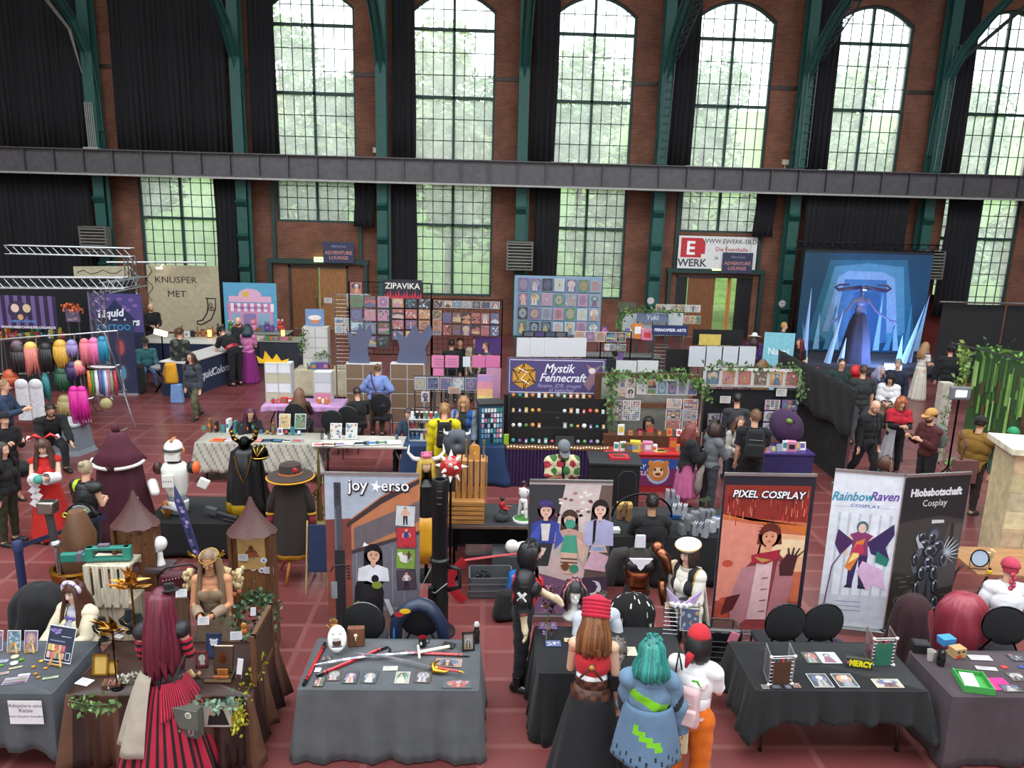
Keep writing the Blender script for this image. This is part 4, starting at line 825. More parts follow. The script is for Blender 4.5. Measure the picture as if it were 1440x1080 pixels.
def d_joy(m):
 Y=lambda k:L2(m,k);q=lambda P,c,k:m.PO([(a,Y(k),b)for a,b in P],c);W=.545;H=2.16
 q([(-W,.1),(W,.1),(W,H),(-W,H)],'8f8e96',1);q([(-W,1.5),(-W,H),(W,H),(W,2.05),(-.3,1.55)],'aab4c4',2);q([(-W,1.1),(-.25,1.1),(-.25,1.62),(-W,1.6)],'7a3f38',3);q([(-W,.35),(-.25,.35),(-.25,1.1),(-W,1.1)],'8a4a40',3)
 q([(-.25,1.62),(.1,1.9),(W,2.14),(W,1.4),(-.25,1.2)],'b87550',4);q([(-.3,1.56),(.1,1.88),(W,2.12),(W,2.06),(.1,1.8),(-.3,1.5)],'3c2f33',5)
 q([(-.22,1.5),(W,1.85),(W,1.6),(-.22,1.22)],'6a5f66',6);q([(-.25,1.2),(W,1.45),(W,.5),(-.25,.5)],'6d6b76',5);q([(-.25,1.22),(W,1.48),(W,1.43),(-.25,1.17)],'42363c',7)
 for i in range(5):q([(-.2+.14*i,1.18+.03*i),(-.19+.14*i,1.18+.03*i),(-.19+.14*i,.55),(-.2+.14*i,.55)],'8d8b98',6)
 q([(-W,.1),(W,.1),(W,.5),(-W,.35)],'7f665e',5)
 q([(-.44,1.72),(-.36,1.72),(-.36,2.06),(-.44,2.06)],'3a3a42',6);q([(-.435,1.2),(-.355,1.2),(-.355,1.78),(-.435,1.78)],'4a4a54',7)
 q([(-.45,.1),(-.33,.1),(-.33,1.22),(-.45,1.22)],'26262c',8);q([(-.44,1.22),(-.42,1.22),(-.42,1.74),(-.44,1.74)],'6a6a76',9)
 for i in range(3):m.disc((-.4,Y(9),2.0-.06*i),.012,.014,'141418',8)
 m.T([(-.5,Y(9),.95),(-.47,Y(9),1.02),(-.34,Y(9),1.04),(-.31,Y(9),.98)],.006,4,'1c1c22');q([(-.5,.6),(-.43,.6),(-.43,.82),(-.5,.82)],'8d929a',9)
 for i in range(5):q([(-.31,.85+.04*i),(-.27,.85+.04*i),(-.27,.87+.04*i),(-.31,.87+.04*i)],'26262c',9)
 q([(-.25,.25),(.1,.25),(.12,.7),(.02,.95),(-.14,.98),(-.22,.75)],'1d1d22',8);q([(-.16,.55),(.02,.62),(0,.9),(-.14,.92)],'26262d',9)
 bust2d(m,0,1.16,.15,'d8a890','14131a','dfe0e6',k=9,long=2.4,body=1.4,turn=.4)
 q([(-.1,.85),(.04,.78),(.1,.88),(-.02,1.0)],'e2e4ea',16);m.disc((.02,Y(17),.86),.045,.055,'1a1a20',10);m.disc((.04,Y(18),.78),.06,.05,'8a9638',9);q([(-.3,.42),(-.14,.5),(-.18,.58),(-.33,.48)],'8a9638',17);q([(.12,.6),(.18,.6),(.24,.42),(.2,.38)],'c8ccd2',17);q([(.2,.38),(.25,.4),(.28,.28),(.22,.26)],'16161a',18)
 q([(-.12,1.27),(-.05,1.29),(-.1,1.33)],'f0f0f4',17)
 for i,(c1,c2,c3)in enumerate((('c8ccd0','3a3a3e','caa'),('b8303a','2a3f8a','x'),('7a9a40','e0ddd8','x'),('4a3c48','d8d0d8','x'))):
  a=(-.06,.05,-.04,.06)[i];cx=.38+.01*(i%2);cz=1.66-.27*i;R2=lambda u,v:(cx+u*cos(a)-v*sin(a),cz+u*sin(a)+v*cos(a))
  q([R2(-.115,-.13),R2(.115,-.13),R2(.115,.13),R2(-.115,.13)],'2c2c30',10);q([R2(-.11,-.125),R2(.11,-.125),R2(.11,.125),R2(-.11,.125)],c1,11)
  if i<2:full2d(m,cx,cz-.11,.22,'d8a890','3a2a22' if not i else 'd8b060','d8a890' if not i else c2,'222226' if not i else 'c8303a',12)
  elif i==2:m.disc((cx,Y(12),cz),.07,.05,c2,12);q([R2(-.06,0),R2(-.02,.03),R2(-.05,.09),R2(-.1,.07)],c2,13);full2d(m,cx+.04,cz-.04,.14,'6a4a40','4a2a22','5a2f2a','3a2a28',14)
  else:full2d(m,cx,cz-.12,.22,'d8a890','c8584a',c2,'26222a',12)
 m.text('joy',(-.16,Y(20),2.02),.2,'141418',.012,sx=.9);m.text('joy',(-.165,Y(22),2.03),.2,'f4f4f6',.002,sx=.9);m.text('erso',(.27,Y(20),2.02),.2,'141418',.012,sx=.9);m.text('erso',(.265,Y(22),2.03),.2,'f4f4f6',.002,sx=.9)
 for k in(0,1):q([(.0,1.96),(.02,2.02),(-.02,2.06),(.03,2.05),(.06,2.1),(.065,2.04),(.11,2.02),(.065,2.0),(.07,1.95),(.035,1.99)],'f4f4f6',21+k)
rollup(-1.3,8.4,1.09,2.17,0,'roll-up banner of a dark-haired gunner before a factory, lettered joyerso',d_joy)
x,y,_=at(617,885,.1);t=thing('cannon_prop','tall black cannon prop standing right of the gunner banner','prop',(x,y+.1,0));m=MB('101013')
m.LA([(.11,.12),(.11,.5),(.1,.52),(.1,.95),(.12,.96),(.12,1.0),(.095,1.02),(.095,1.7),(.1,1.71),(.1,1.98),(.09,2.02),(.06,2.02),(.06,1.9)],n=24);m.B('barrel','plastic',t,smooth=40)
m=MB('16161a');m.LA([(.2,0),(.2,.03),(.12,.05),(.12,.12)],n=20);m.B('foot','plastic',t,smooth=40)
for i in range(3):m=MB('3a3a3e');m.T([(-.03,-.097,1.9-.08*i),(.03,-.097,1.9-.08*i)],.008,6);m.B('vent','plastic',t)
m=MB('141418');m.T([(.1,0,.9),(.24,0,.86),(.25,0,.62),(.1,0,.58)],.03,6);m.B('grip','plastic',t,smooth=0);m=MB('8a8a8e');m.T([(-.1,-.05,.9),(-.2,-.1,.7),(-.05,-.13,.6),(.1,-.1,.72)],.008,5);m.B('cable','plastic',t,smooth=0)
m=MB('141418');m.bx(-.13,-.07,-.13,-.05,.5,.66);m.B('trigger_box','plastic',t)
# CENTRE TABLE AND THE VISITORS AROUND IT
cloth(1.32,7.12,0,1.5,.85,'17181b','black floor-length cloth on the table ringed by four visitors',drop=(.72,.72,.7,.72),folds=9,amp=.04,flare=.05)
table(1.32,7.12,0,1.44,.8,'folding table hidden under the black cloth in the middle of the visitors')
def SHo(*a,**k):return SH(*a,**k)
SKN='dcae94'
t,Q,M=person(748,776,78,'person with a black bob in a cropped black leather jacket with red lapels',1.74,dict(arms=('front','down'),legs=('stand','stand'),nod=16),SKN,'bob:.14!','121215',wear=[('top','c43038','T<.6',.006,'satin',{'low':.3}),('jacket','17171a','T>.12 U F<.35',.03,'leather',{'open':.045,'wr':.009}),('lapel','c8272e','T',.036,'satin',{'open':.035,'high':.12,'low':.42,'fn':lambda c,Q:'17171a' if abs(c[0])>.075 else 'c8272e'}),('glove','d8c6a4','FR>.3 HR',.006,'cloth'),('glove','d8c6a4','FL>.3 HL',.006,'cloth'),('cuff','c8272e','FR>.28<.36',.034,'satin'),('cuff','c8272e','FL>.28<.36',.034,'satin'),TR('1a1a1e',.01),('boot','111113','KR>.7 SR',.02,'gloss',{'wr':0}),('boot','111113','KL>.7 SL',.02,'gloss',{'wr':0})],near=1,f=1)
m=MB('e4e4e4');p=Q['sh',-1].lerp(Q['el',-1],.55)
for a in(.7,-.7):m.X(Vector(p)+Vector((-.072,0,0)),(.006,.03,.13),R=Matrix.Rotation(a,3,'X'))
m.B('sleeve_cross','cloth',t)
t,Q,M=person(838,866,168,'person in a red turban and red tank top with long black skirt, seen from behind',1.8,dict(arms=('front','down'),legs='stand',nod=24,lean=6),'dbb094','long:.3','6a3f24','8a5a34',('turban','b8203c',None),wear=[('tank_top','c22a34','T',.012,'cloth',{'low':.4,'fn':lambda c,Q:(lambda u:'1c1c20' if u<.16 else('ececec' if u<.215+.12*abs(c[0])else 'c22a34'))((c-np.array(Q['P']))@np.array(Q['u']))}),('corset_belt','5a3524','T<.12 P>.4',.024,'leather',{'pat':'check','c2':'3a2018'}),('elbow_pad','16161a','UR>.8 FR<.35',.028,'cloth'),('boot','141416','SR',.015,'leather',{'wr':0}),('boot','141416','SL',.015,'leather',{'wr':0})],skirts=[('skirt',dict(L=.93,r0=.15,r1=.36,folds=9,amp=.035,col='19191c',top=.06),'cloth')],near=1,f=1)
m=MB('5a3a2a')
for sd in(1,-1):m.T([Q['neck']-Q['u']*.02+Q['X']*.1*sd+Q['F']*.02,Q['neck']-Q['u']*.1-Q['F']*.1+Q['X']*.07*sd,Q['neck']-Q['u']*.2-Q['F']*.135,Q['P']+Q['u']*.2-Q['F']*.125-Q['X']*.1*sd],.012,5,flat=.4)
m.ell(Q['neck']-Q['u']*.2-Q['F']*.14,(.025,.01,.025),8,6,'b8924a');m.B('harness','leather',t,smooth=0)
t,Q,M=person(917,914,172,'person with teal hair in a baggy blue denim jacket sprayed with lime green',1.74,dict(arms=('front','side'),legs='stand',nod=12,lean=6),SKN,'bob:.17','1f6b66','2c8a80',wear=[('jacket','64809a','T P U F<.95',.034,'cloth',{'wr':.007,'fn':lambda c,Q:(lambda u,x,s:'74c21e' if(c[1]>0 and((abs(u-.30-.45*x)<.035 and x>-.15)or(abs(u-.16-.5*x)<.03 and x<.13)or(abs(u-.0-.2*x)<.028 and abs(x)<.16)or(abs(x+.05)<.02 and-.1<u<.05)))else('1e242c' if s else '64809a'))((c-np.array(Q['P']))@np.array(Q['u']),c[0],abs(abs(c[0])*1.0-.27-.3*((c[2]-1.3)))<.02)}),TR('1a1a1d',.01),('shoe','d0602a','SR',.012,'leather',{'wr':0}),('shoe','d0602a','SL',.012,'leather',{'wr':0})],skirts=[('jacket_hem',dict(L=.5,r0=.19,r1=.29,folds=5,amp=.03,top=.26,cols=lambda i,k:'74c21e' if 14<k<31 and abs(i-5-(k-22)*.25)<1 else('1e242c' if i>8 and(i*5+k*3)%7==0 else '5c7893')),'cloth')],near=1,f=1)
p=M@(Q['P']+Q['u']*-.1-Q['F']*.0-Q['X']*0);
tp=Vector(at(948,1032,.78));t=thing('tote_bag','cream tote bag with a printed drawing and orange badge, hung from the denim jacket wearer','bag',tp,-8)
m=MB('cfc4a0');m.X((0,0,0),(.25,.06,.36),top=.95);m.B('bag_body','cloth',t,bevel=.02,smooth=40)
m=MB('6a5a4a');m.disc((.02,-.034,.0),.05,.08,'6a5a50',9);m.disc((.0,-.035,.07),.04,.04,'8a93a5',8);m.disc((-.07,-.034,.05),.02,.03,'4a7a94',8);m.bx(-.04,.06,-.036,-.033,-.15,-.07,'c8582a');m.B('printed_drawing','print',t)
m=MB('1c1c20');m.T([(-.1,0,.17),(-.03,.05,.5),(.0,.12,.72),(.05,.1,.5),(.1,0,.17)],.01,5);m.B('strap','cloth',t)
t,Q,M=person(983,900,152,'person in a white shirt and bright orange trousers with a red bandana',1.72,dict(arms=('hold','hold'),legs='stand',nod=10),SKN,'bob:.12','1a1718',hatt=('beanie','b3232e',None),wear=[SH('e8e8ea',0,.02),('trousers','d0660e','P L K<.9',.03,'cloth',{'wr':.003}),SO('c8c8c8')],near=1,f=1)
m=MB('4fae1e');m.T([Q['neck']-Q['u']*.16-Q['F']*.12+Q['X']*(.04*cos(a)-.03)+Q['u']*.05*sin(a)for a in(0,1,2,3,4,5)],.012,5,flat=.3);m.B('shirt_print','cloth',t)
m=MB('8a2a3a');m.T([Q['hc']+Q['HB']@Vector((.0,.1,-.02)),Q['hc']+Q['HB']@Vector((.04,.15,-.12)),Q['hc']+Q['HB']@Vector((.06,.13,-.22))],[.03,.035,.01],6,'b3232e',flat=.4);m.B('bandana_tail','cloth',t,smooth=0)
backpack(M,Q,'c4a2a4','dusty pink backpack with black zips worn by the person in orange trousers',.75,'c9a9aa',off=.2,up=-.12)
person(846,850,12,'person in a light grey shirt seated behind the centre table, leaning forward',1.76,dict(arms='desk',legs='sit',pz=.5,lean=30,nod=24),'c89878','short','3a2a20',wear=[SH('b9bec8',1,.02),TR('26282e'),SO('222222')],near=1,fat=.05)
t,Q,M=person(967,778,-50,'person in a white and gold sailor costume with a tilted hat, behind the centre table',1.64,dict(arms=('front','down'),nod=10),'e2bba4','bob:.1!','33241f',hatt=('sailor','e4dfd2','b89446'),wear=[('coat','dcd8cc','T P U F<.95 L<.5',.03,'cloth',{'fn':lambda c,Q:'1f1f24' if(abs(c[0]-.1)<.04 and c[1]<0)or(abs(c[0]+.1)<.035 and c[1]<0)else('b89446' if abs(abs(c[0])-.15)<.008 and c[1]<0 else 'dcd8cc')}),TR('2a2a30'),SO('3a2a22')],near=1,f=1)
m=MB('b89446');q=Q['neck']+Q['F']*.09-Q['u']*.1;m.ell(q,(.02,.012,.03),8,6);m.T([q,q-Q['u']*.1+Q['X']*.02],.006,4,'8a2a2a');m.B('brooch','metal',t)
Qc=Q;m=loft([[Q['neck']-Q['F']*(.08+.02*j)+Q['X']*((k/14-.5)*(.34+.03*j))-Q['u']*.0+Vector((0,0,-.14*j))-Q['F']*(.02*sin(k*1.3)+.05*(1-abs(k/7-1)))for k in range(15)]for j in range(9)],'d8d4c8',closed=False);m.B('cape','cloth',t,smooth=0,solid=.006)
def manhead(x,y,z,rz,label,col='e6e4e0',h=.36,bust=1,name='mannequin_head',wig=None,wcol=None,wcol2=None,tilt=None):
 t=thing(name,label,'mannequin',(x,y,z),rz);m=MB(col);k=h/.36
 if bust:m.LA([(.001,0),(.075*k,0),(.085*k,.02*k),(.07*k,.06*k),(.04*k,.1*k),(.036*k,.17*k),(.02*k,.2*k)],n=18,fn=lambda a,z:1+.35*abs(cos(a))*max(0,1-z/.09),cap=False)
 else:m.LA([(.001,0),(.06*k,0),(.05*k,.03*k),(.036*k,.08*k),(.034*k,.16*k)],n=16,cap=False)
 m.ell((0,.008*k,.27*k),(.07*k,.085*k,.095*k),20,14);m.ell((0,-.03*k,.21*k),(.045*k,.05*k,.05*k));m.caps((0,-.075*k,.27*k),(0,-.09*k,.245*k),.006*k,.011*k,8)
 for s in(-1,1):m.ell((s*.028*k,-.07*k,.275*k),(.016*k,.01*k,.008*k),8,6)
 V,N,F=remesh(m,.009,2);b=MB(col);b.v=[tuple(v)for v in V.tolist()];b.f=F;b.c=[lin(col)]*len(F);b.B('head','plastic',t,smooth=0)
 if wig:
  Q={'s':k,'HB':Matrix.Identity(3),'hc':Vector((0,.0,.26*k)),'F':Vector((0,-1,0))};hairdo(Q,wig,wcol,1,wcol2).B('wig','hair',t,smooth=0)
 return t
x,y,_=at(807,858,.85);manhead(x,y,.755,0,'white mannequin head in a pink and black striped wig on the centre table',wig='bob:.1!',wcol='1c1a1e',wcol2='c07078',h=.42)
x,y,_=at(866,945,.85);manhead(x,y,.755,-10,'grey-haired mannequin head between the red turban and the teal hair',col='b9b3ac',wig='short!',wcol='5c5652',wcol2='7c7670',h=.4)
for i,(px,py,w,h,c,f,k,l)in enumerate([(770,880,.2,.14,'7a4fa0','d97ba8','spl','purple floral card left of the striped wig'),(880,916,.22,.16,'dcd3b0','8a5a3a','text','cream open notebook in the middle of the centre table'),(778,905,.16,.11,'3d5fa8','e8e4dc','spl','blue card at the left edge of the centre table'),(926,905,.1,.14,'c9a8d8','333333','text','lilac info card beside the teal hair'),(800,900,.1,.07,'e9c94a','2a2733','fig','small yellow card below the striped wig')]):sheet(px,py,.755,w,h,l,c,f,k,name='card',cat='card',border=c)
def twigs(px,py,z,label,col='4a2f30',n=26,h=.25):
 r=random.Random(px);m=MB(col)
 for i in range(n):a=r.random()*6.3;b=r.uniform(.1,.9);p=Vector((cos(a)*.1*b,sin(a)*.06*b,h*r.uniform(.4,1)));m.T([(0,0,0),p*.6,p],[.006,.005,.002],4);m.ell(p,(.012,)*3,5,4,r.choice([col,'8a4a5a','c08a9a']))
 x,y,_=at(px,py,z);return tag(m.B('twig_bouquet','leaf',loc=(x,y,z)),label,'plant')
twigs(775,862,.755,'dark twig bouquet left of the striped wig','3a2a2c',40,.34)
t=garland([at(768,900,.8),at(772,850,.9),at(775,830,1.0)],60,.05,'purple and rust flower garland hanging at the left end of the centre table',('5a3a6a','8a6a9a','8a4a2a','3a2a3a'),.035,'flower_garland')
x,y,_=at(897,800,1.25);t=thing('corset_bust','dressmaker bust in a copper corset, black bra top and brown cape collar','mannequin',(x,y,0))
m=MB('2a2522');m.LA([(.16,.95),(.15,1.02),(.115,1.14),(.15,1.3),(.175,1.38),(.15,1.46),(.06,1.5),(.045,1.56)],n=28,fn=lambda a,z:1-.25*abs(sin(a)));m.B('torso','cloth',t,smooth=50)
m=MB('c8c8d0');m.X((0,-.03,1.6),(.13,.03,.16),top=.85);m.B('neck_plate','plastic',t,bevel=.03,smooth=40)
m=MB('dcd4de');m.prism([(-.13,1.44),(.13,1.44),(.06,1.36),(0,1.3),(-.06,1.36)],-.145,-.12);m.B('chest_panel','cloth',t)
for s in(-1,1):m=MB('121214');m.ell((s*.085,-.1,1.34),(.08,.06,.065),16,10);m.B('bra_cup','satin',t,smooth=0)
m=MB('8a4e34');m.LA([(.14,1.0),(.125,1.08),(.13,1.16),(.155,1.26)],n=28,fn=lambda a,z:1.06-.24*abs(sin(a)),cap=False);m.prism([(-.12,1.06),(.12,1.06),(0,.93)],-.15,-.13);m.B('corset','metal',t,smooth=50,solid=.006)
for s in(-1,1):m=MB('2c2826');m.T([(s*.12,0,1.46),(s*.24,.02,1.42),(s*.3,.03,1.25),(s*.3,.02,1.05)],[.06,.08,.07,.05],8);m.B('sleeve','cloth',t,smooth=0)
m=MB('9a6248');m.ell((.2,-.02,1.52),(.07,.06,.07),12,8);m.T([(.2,-.03,1.5),(.3,-.04,1.4),(.33,-.05,1.28),(.4,-.05,1.2)],[.06,.06,.05,.01],8);m.T([(.27,-.06,1.14),(.28,-.07,1.0),(.3,-.08,.85)],[.04,.05,.03],8);m.B('pauldron','metal',t,smooth=0)
m=MB('202022');m.T([(0,0,0),(0,0,.96)],.03,8);m.LA([(.22,0),(.2,.03),(.03,.05)],n=16);m.B('stand','plastic',t)
x,y,_=at(887,885,.6);drape(x,y,0,.62,.4,1.05,'141416','black kimono fabric with white cherry blossoms draped below the corset bust',name='kimono_cloth',c2=lambda i,k:'e4e0d8' if((i*7+k*5)%23 in(0,1)and(i//2+k//3)%2==0)else '141416')
x,y,_=at(955,888,.78);t=thing('grid_display','white wire grid cube holding a blue poster, topped with lilac cat ears','display',(x,y,.755),-6)
m=MB('b9bcc0');gridpanel(m,-.18,-.02,0,.36,-.02);m.B('grid_panel','metal',t);m=MB('b9bcc0');gridpanel(m,.0,.2,0,.34,.08);m.B('grid_panel','metal',t)
m=MB('e8e4dc');m.bx(.0,.2,-.025,-.02,.05,.32);art(m,0,.05,.2,.27,'3d5fa8','b8d8e8',-.025,3,'spl');m.B('poster','print',t)
for s in(-1,1):m=MB('b49cc8');m.prism([(.02+s*.02,.36),(.02+s*.19,.52),(.02+s*.13,.36)],0,.03);m.B('cat_ear','fur',t);
m=MB('e8e8ec')
for i in range(7):m.ell((-.1+.03*i,-.03,.36-.02*(i%2)),(.028,.02,.028),8,6)
m.B('fur_trim','fur',t,smooth=0)
x,y,_=at(1012,960,.0);t=thing('suitcase','black ribbed hard suitcase with a pink tag left of the black photo table','suitcase',(x-.0,y+.1,0),-5);m=MB('1b1c1f');m.X((0,0,.36),(.42,.26,.62));m.B('shell','gloss',t,bevel=.04,smooth=40)
for i in range(7):m=MB('2a2b2f');m.T([(-.19,-.135,.14+.065*i),(.19,-.135,.14+.065*i)],.008,5);m.B('rib','gloss',t)
m=MB('222'*2);m.T([(-.12,0,.67),(-.12,0,.74),(.12,0,.74),(.12,0,.67)],.012,6);m.B('handle','plastic',t);m=MB('d87a90');m.X((.1,-.15,.6),(.1,.01,.13),R=Matrix.Rotation(.3,3,'Y'));m.B('luggage_tag','cloth',t)
# three-women banner
def d_three(m):
 Y=lambda k:L2(m,k);q=lambda P,c,k:m.PO([(a,Y(k),b)for a,b in P],c);W=.52;H=1.9
 q([(-W,.55),(W,.55),(W,H-.05),(-W,H-.05)],'cfc0bd',1);q([(-W,.75),(-.25,.75),(-.07,H-.05),(-W,H-.05)],'3a3a3e',2);q([(.2,.55),(W,.55),(W,H-.05),(.38,H-.05)],'6b5750',2)
 r=random.Random(2)
 for i in range(40):u=r.random();v=r.random();x=-.1+.4*u-.12*(1-v)+.0;m.disc((x,Y(3+i%3),1.25+.55*v),.03,.02,r.choice(['e0b8b8','b8707a','ece2e0','7a5a50']),6)
 q([(-.3,.55),(.18,.55),(.22,.8),(-.2,.9)],'d8bcb8',3)
 bust2d(m,-.3,1.5,.15,'e0b8a4','4a2a4a','3a4a9a',k=6,long=1.9,body=2.1);m.disc((-.31,Y(13),1.6),.085,.05,'4a3f7a',12);q([(-.3,1.58),(-.2,1.6),(-.2,1.57),(-.28,1.55)],'3a3060',14);q([(-.5,1.15),(-.36,1.35),(-.38,1.05)],'4a5ab4',13);q([(-.16,1.3),(-.06,1.12),(-.18,.98)],'4a5ab4',13);m.bx(-.35,-.25,Y(13),Y(13)+.0003,1.36,1.37,'141416');q([(-.36,1.33),(-.24,1.33),(-.26,1.1),(-.34,1.1)],'e4dcd8',12);q([(-W,.85),(-.32,.9),(-.28,1.0),(-W,1.03)],'e8cabc',13)
 bust2d(m,0,1.38,.15,'e0b8a4','4a342f','c89f92',k=8,long=1.6,body=1.2);m.disc((.01,Y(15),1.33),.07,.065,'4a9a84',12);q([(-.1,.95),(.12,.93),(.09,1.18),(-.06,1.18)],'4fa288',14);q([(-.07,.65),(.1,.65),(.12,.95),(-.1,.95)],'e0b8a4',13)
 for i in range(3):q([(-.09,.87-.05*i),(.12,.86-.05*i),(.12,.84-.05*i),(-.09,.85-.05*i)],'5a4a44',14)
 m.disc((-.03,Y(16),.75),.05,.06,'7a4a30',10);m.disc((.08,Y(16),.72),.06,.06,'3a8f70',10);q([(.1,1.15),(.22,1.05),(.2,.75),(.13,.9)],'e0b8a4',15)
 bust2d(m,.38,1.52,.15,'e6c0ae','2a1f20','b7b5dc',k=8,long=1.7,body=2.4);q([(.2,.72),(.5,.68),(W-.01,.9),(.3,.98)],'e0b4c8',14);q([(.26,.95),(.5,.95),(.46,1.05),(.3,1.05)],'e6c0ae',15)
 for x in(.31,.37,.43):m.disc((x,Y(16),1.0),.035,.035,'9fb0dc',10)
 q([(.3,1.38),(.34,1.4),(.33,1.1),(.3,1.05)],'2a1f20',15)
 q([(-W,.1),(W,.1),(W,.62),(.0,.55),(-W,.7)],'7a5576',17);q([(-.1,.3),(W,.4),(W,.62),(.0,.58)],'45384c',18)
 for i in range(16):m.disc((r.uniform(-.4,.5),Y(19),r.uniform(.12,.55)),r.uniform(.01,.04),r.uniform(.01,.03),r.choice(['a06a98','c894b8','5a4468','e0c8d8']),7)
 q([(.34+.1*cos(a),.46+.1*sin(a))for a in[rad(-110+220*i/12)for i in range(13)]]+[(.3+.085*cos(a)+.01,.47+.085*sin(a))for a in[rad(100-200*i/12)for i in range(13)]],'e8e4ec',20)
 m.text('Just',(.3,Y(21),.3),.14,'e8dcea',0,shear=.4);m.text('be',(.2,Y(21),.21),.09,'e8dcea',0,shear=.4);m.text('crazy',(.3,Y(21),.12),.14,'e8dcea',0,shear=.4)
rollup(1.07,9.0,1.04,1.9,0,'roll-up banner of three young women above a moon and purple flowers',d_three,edge='cfc0bd')
def d_pixel(m):
 Y=lambda k:L2(m,k);q=lambda P,c,k:m.PO([(a,Y(k),b)for a,b in P],c);W=.56;H=2.16
 q([(-W,.1),(W,.1),(W,H),(-W,H)],'1f1c2b',1);q([(-.53,.1),(.51,.1),(.51,2.02),(-.53,2.02)],'c8694a',2);q([(-.53,1.62),(.51,1.55),(.51,2.02),(-.53,2.02)],'8a2a22',3);q([(-.53,1.6),(.51,1.5),(.51,1.4),(-.53,1.65)],'cf7030',4)
 r=random.Random(5)
 for i in range(60):x=r.uniform(-.5,.5);z=r.uniform(1.6,1.98);q([(x,z),(x+.008,z),(x+.01,z-.1),(x,z-.1)],r.choice(['b8382a','e08a70','6a1a18','d85038']),5)
 q([(-.53,.5),(-.1,.5),(.0,1.5),(-.53,1.58)],'dc8a78',5);q([(-.1,.9),(.51,.9),(.51,1.38),(-.02,1.42)],'e8b088',5);q([(.05,1.1),(.51,1.1),(.51,1.32),(.05,1.34)],'f0d0a8',6)
 q([(-.53,.1),(.51,.1),(.51,.5),(-.53,.5)],'a84a3a',5)
 for z in(1.0,.3,.5):m.disc((-.42,Y(7),z),.07,.05,'c05038',8)
 q([(-.25,.1),(.4,.1),(.38,.95),(.2,1.15),(-.02,1.15),(-.2,.95)],'8a3a3e',8);q([(-.12,.25),(.12,.25),(.14,1.05),(-.06,1.05)],'d8b4b8',9);q([(-.3,.1),(-.12,.25),(-.06,.98),(-.24,.95),(-.36,.5)],'b88088',10);q([(.12,.2),(.34,.1),(.42,.9),(.2,1.05)],'b4747a',10)
 bust2d(m,.07,1.36,.19,'dc9878','6a2a20','a8283a',k=12,long=.5,body=0,turn=-.3)
 for i in range(9):a=.3+i*.33;q([(.07+.1*cos(a),1.4+.11*sin(a)),(.07+.1*cos(a+.25),1.4+.11*sin(a+.25)),(.07+.17*cos(a+.4),1.42+.16*sin(a+.4))],'6a2a20',19)
 q([(-.14,1.12),(.22,1.2),(.2,1.08),(.05,1.0),(-.12,1.02)],'a8283a',17);q([(-.1,1.1),(.0,1.02),(.12,1.06),(.0,1.08)],'b89050',18)
 q([(.24,.85),(.4,.85),(.44,1.12),(.3,1.14),(.22,1.0)],'4a2228',17)
 for i in range(4):a=1.9-i*.35;q([(.32+.03*i,1.1),(.35+.03*i,1.1),(.36+.03*i+.12*cos(a),1.1+.13*sin(a)),(.34+.03*i+.12*cos(a),1.1+.13*sin(a))],'4a2228',18)
 for z in(.35,.5,.65,.8):q([(.02,z),(.1,z+.01),(.1,z+.025),(.02,z+.015)],'8a4a3a',12)
 q([(-.45,.3),(-.3,.38),(-.22,.6),(-.4,.55)],'5a1f22',11)
 m.text('PIXEL COSPLAY',(-.0,Y(21),1.9),.125,'1a1622',.013,shear=.15,rot=-.02);m.text('PIXEL COSPLAY',(-.004,Y(23),1.905),.125,'f0eef2',.003,shear=.15,rot=-.02)
rollup(3.41,8.62,1.12,2.16,0,'roll-up banner with an orange photo of a red-scarfed figure, lettered Pixel Cosplay',d_pixel)
def d_rain(m):
 Y=lambda k:L2(m,k);q=lambda P,c,k:m.PO([(a,Y(k),b)for a,b in P],c);W=.4
 q([(-W,.1),(W,.1),(W,2.16),(-W,2.16)],'dfe3ec',1)
 for i in range(6):q([(-.3+.12*i,.5),(-.27+.12*i,.5),(-.27+.12*i,1.62),(-.3+.12*i,1.62)],'c2c6d2',2)
 q([(-W,.1),(W,.1),(W,.55),(-W,.5)],'ccd0da',3)
 m.text('Rainbow',(-.17,Y(4),1.83),.16,'3a94b4',.004,shear=.35,rot=.05,sx=.85);m.text('Raven',(.2,Y(4),1.86),.16,'6a4aa4',.004,shear=.35,rot=.05,sx=.85);m.text('COSPLAY',(0,Y(4),1.72),.055,'5a6ab0',.001,sx=1.5);m.bx(-.36,-.16,Y(4),Y(4)+.0003,1.7,1.703,'8a90a8');m.bx(.16,.36,Y(4),Y(4)+.0003,1.71,1.713,'8a90a8')
 full2d(m,.0,.62,.9,'e2c0b4','4a6a74','8a3a6a','3a2a5a',k=5,shoes='2a2040')
 q([(.08,1.25),(.36,1.52),(.38,1.38),(.3,1.2),(.36,1.05),(.14,1.1)],'3a2a5a',9);q([(-.08,1.25),(-.28,1.4),(-.3,1.2),(-.22,1.05)],'4a2a5a',9);q([(.2,1.15),(.36,1.05),(.34,.95),(.2,1.0)],'2a7a6a',10);q([(.05,1.0),(.3,.9),(.36,.62),(.22,.7),(.15,.6),(.0,.85)],'d8b0d4',10);q([(-.15,.9),(-.05,1.25),(.05,1.3),(.0,1.05),(-.08,.85)],'e0803a',11);q([(-.12,.95),(-.03,1.2),(0,1.05)],'f4d890',12);m.T([(-.34,Y(12),.35),(-.3,Y(12),.9),(-.2,Y(12),1.1)],.008,4,'6a3a6a');q([(-.1,1.1),(.06,1.1),(.03,1.22),(-.04,1.22)],'c03a5a',13)
 for z in(.42,.36,.3):q([(-.2,z),(.1,z+.01),(.1,z+.02),(-.2,z+.01)],'8a94b8',5)
rollup(4.68,8.75,.8,2.16,-11,'pale roll-up banner of a winged purple costume, lettered Rainbow Raven',d_rain)
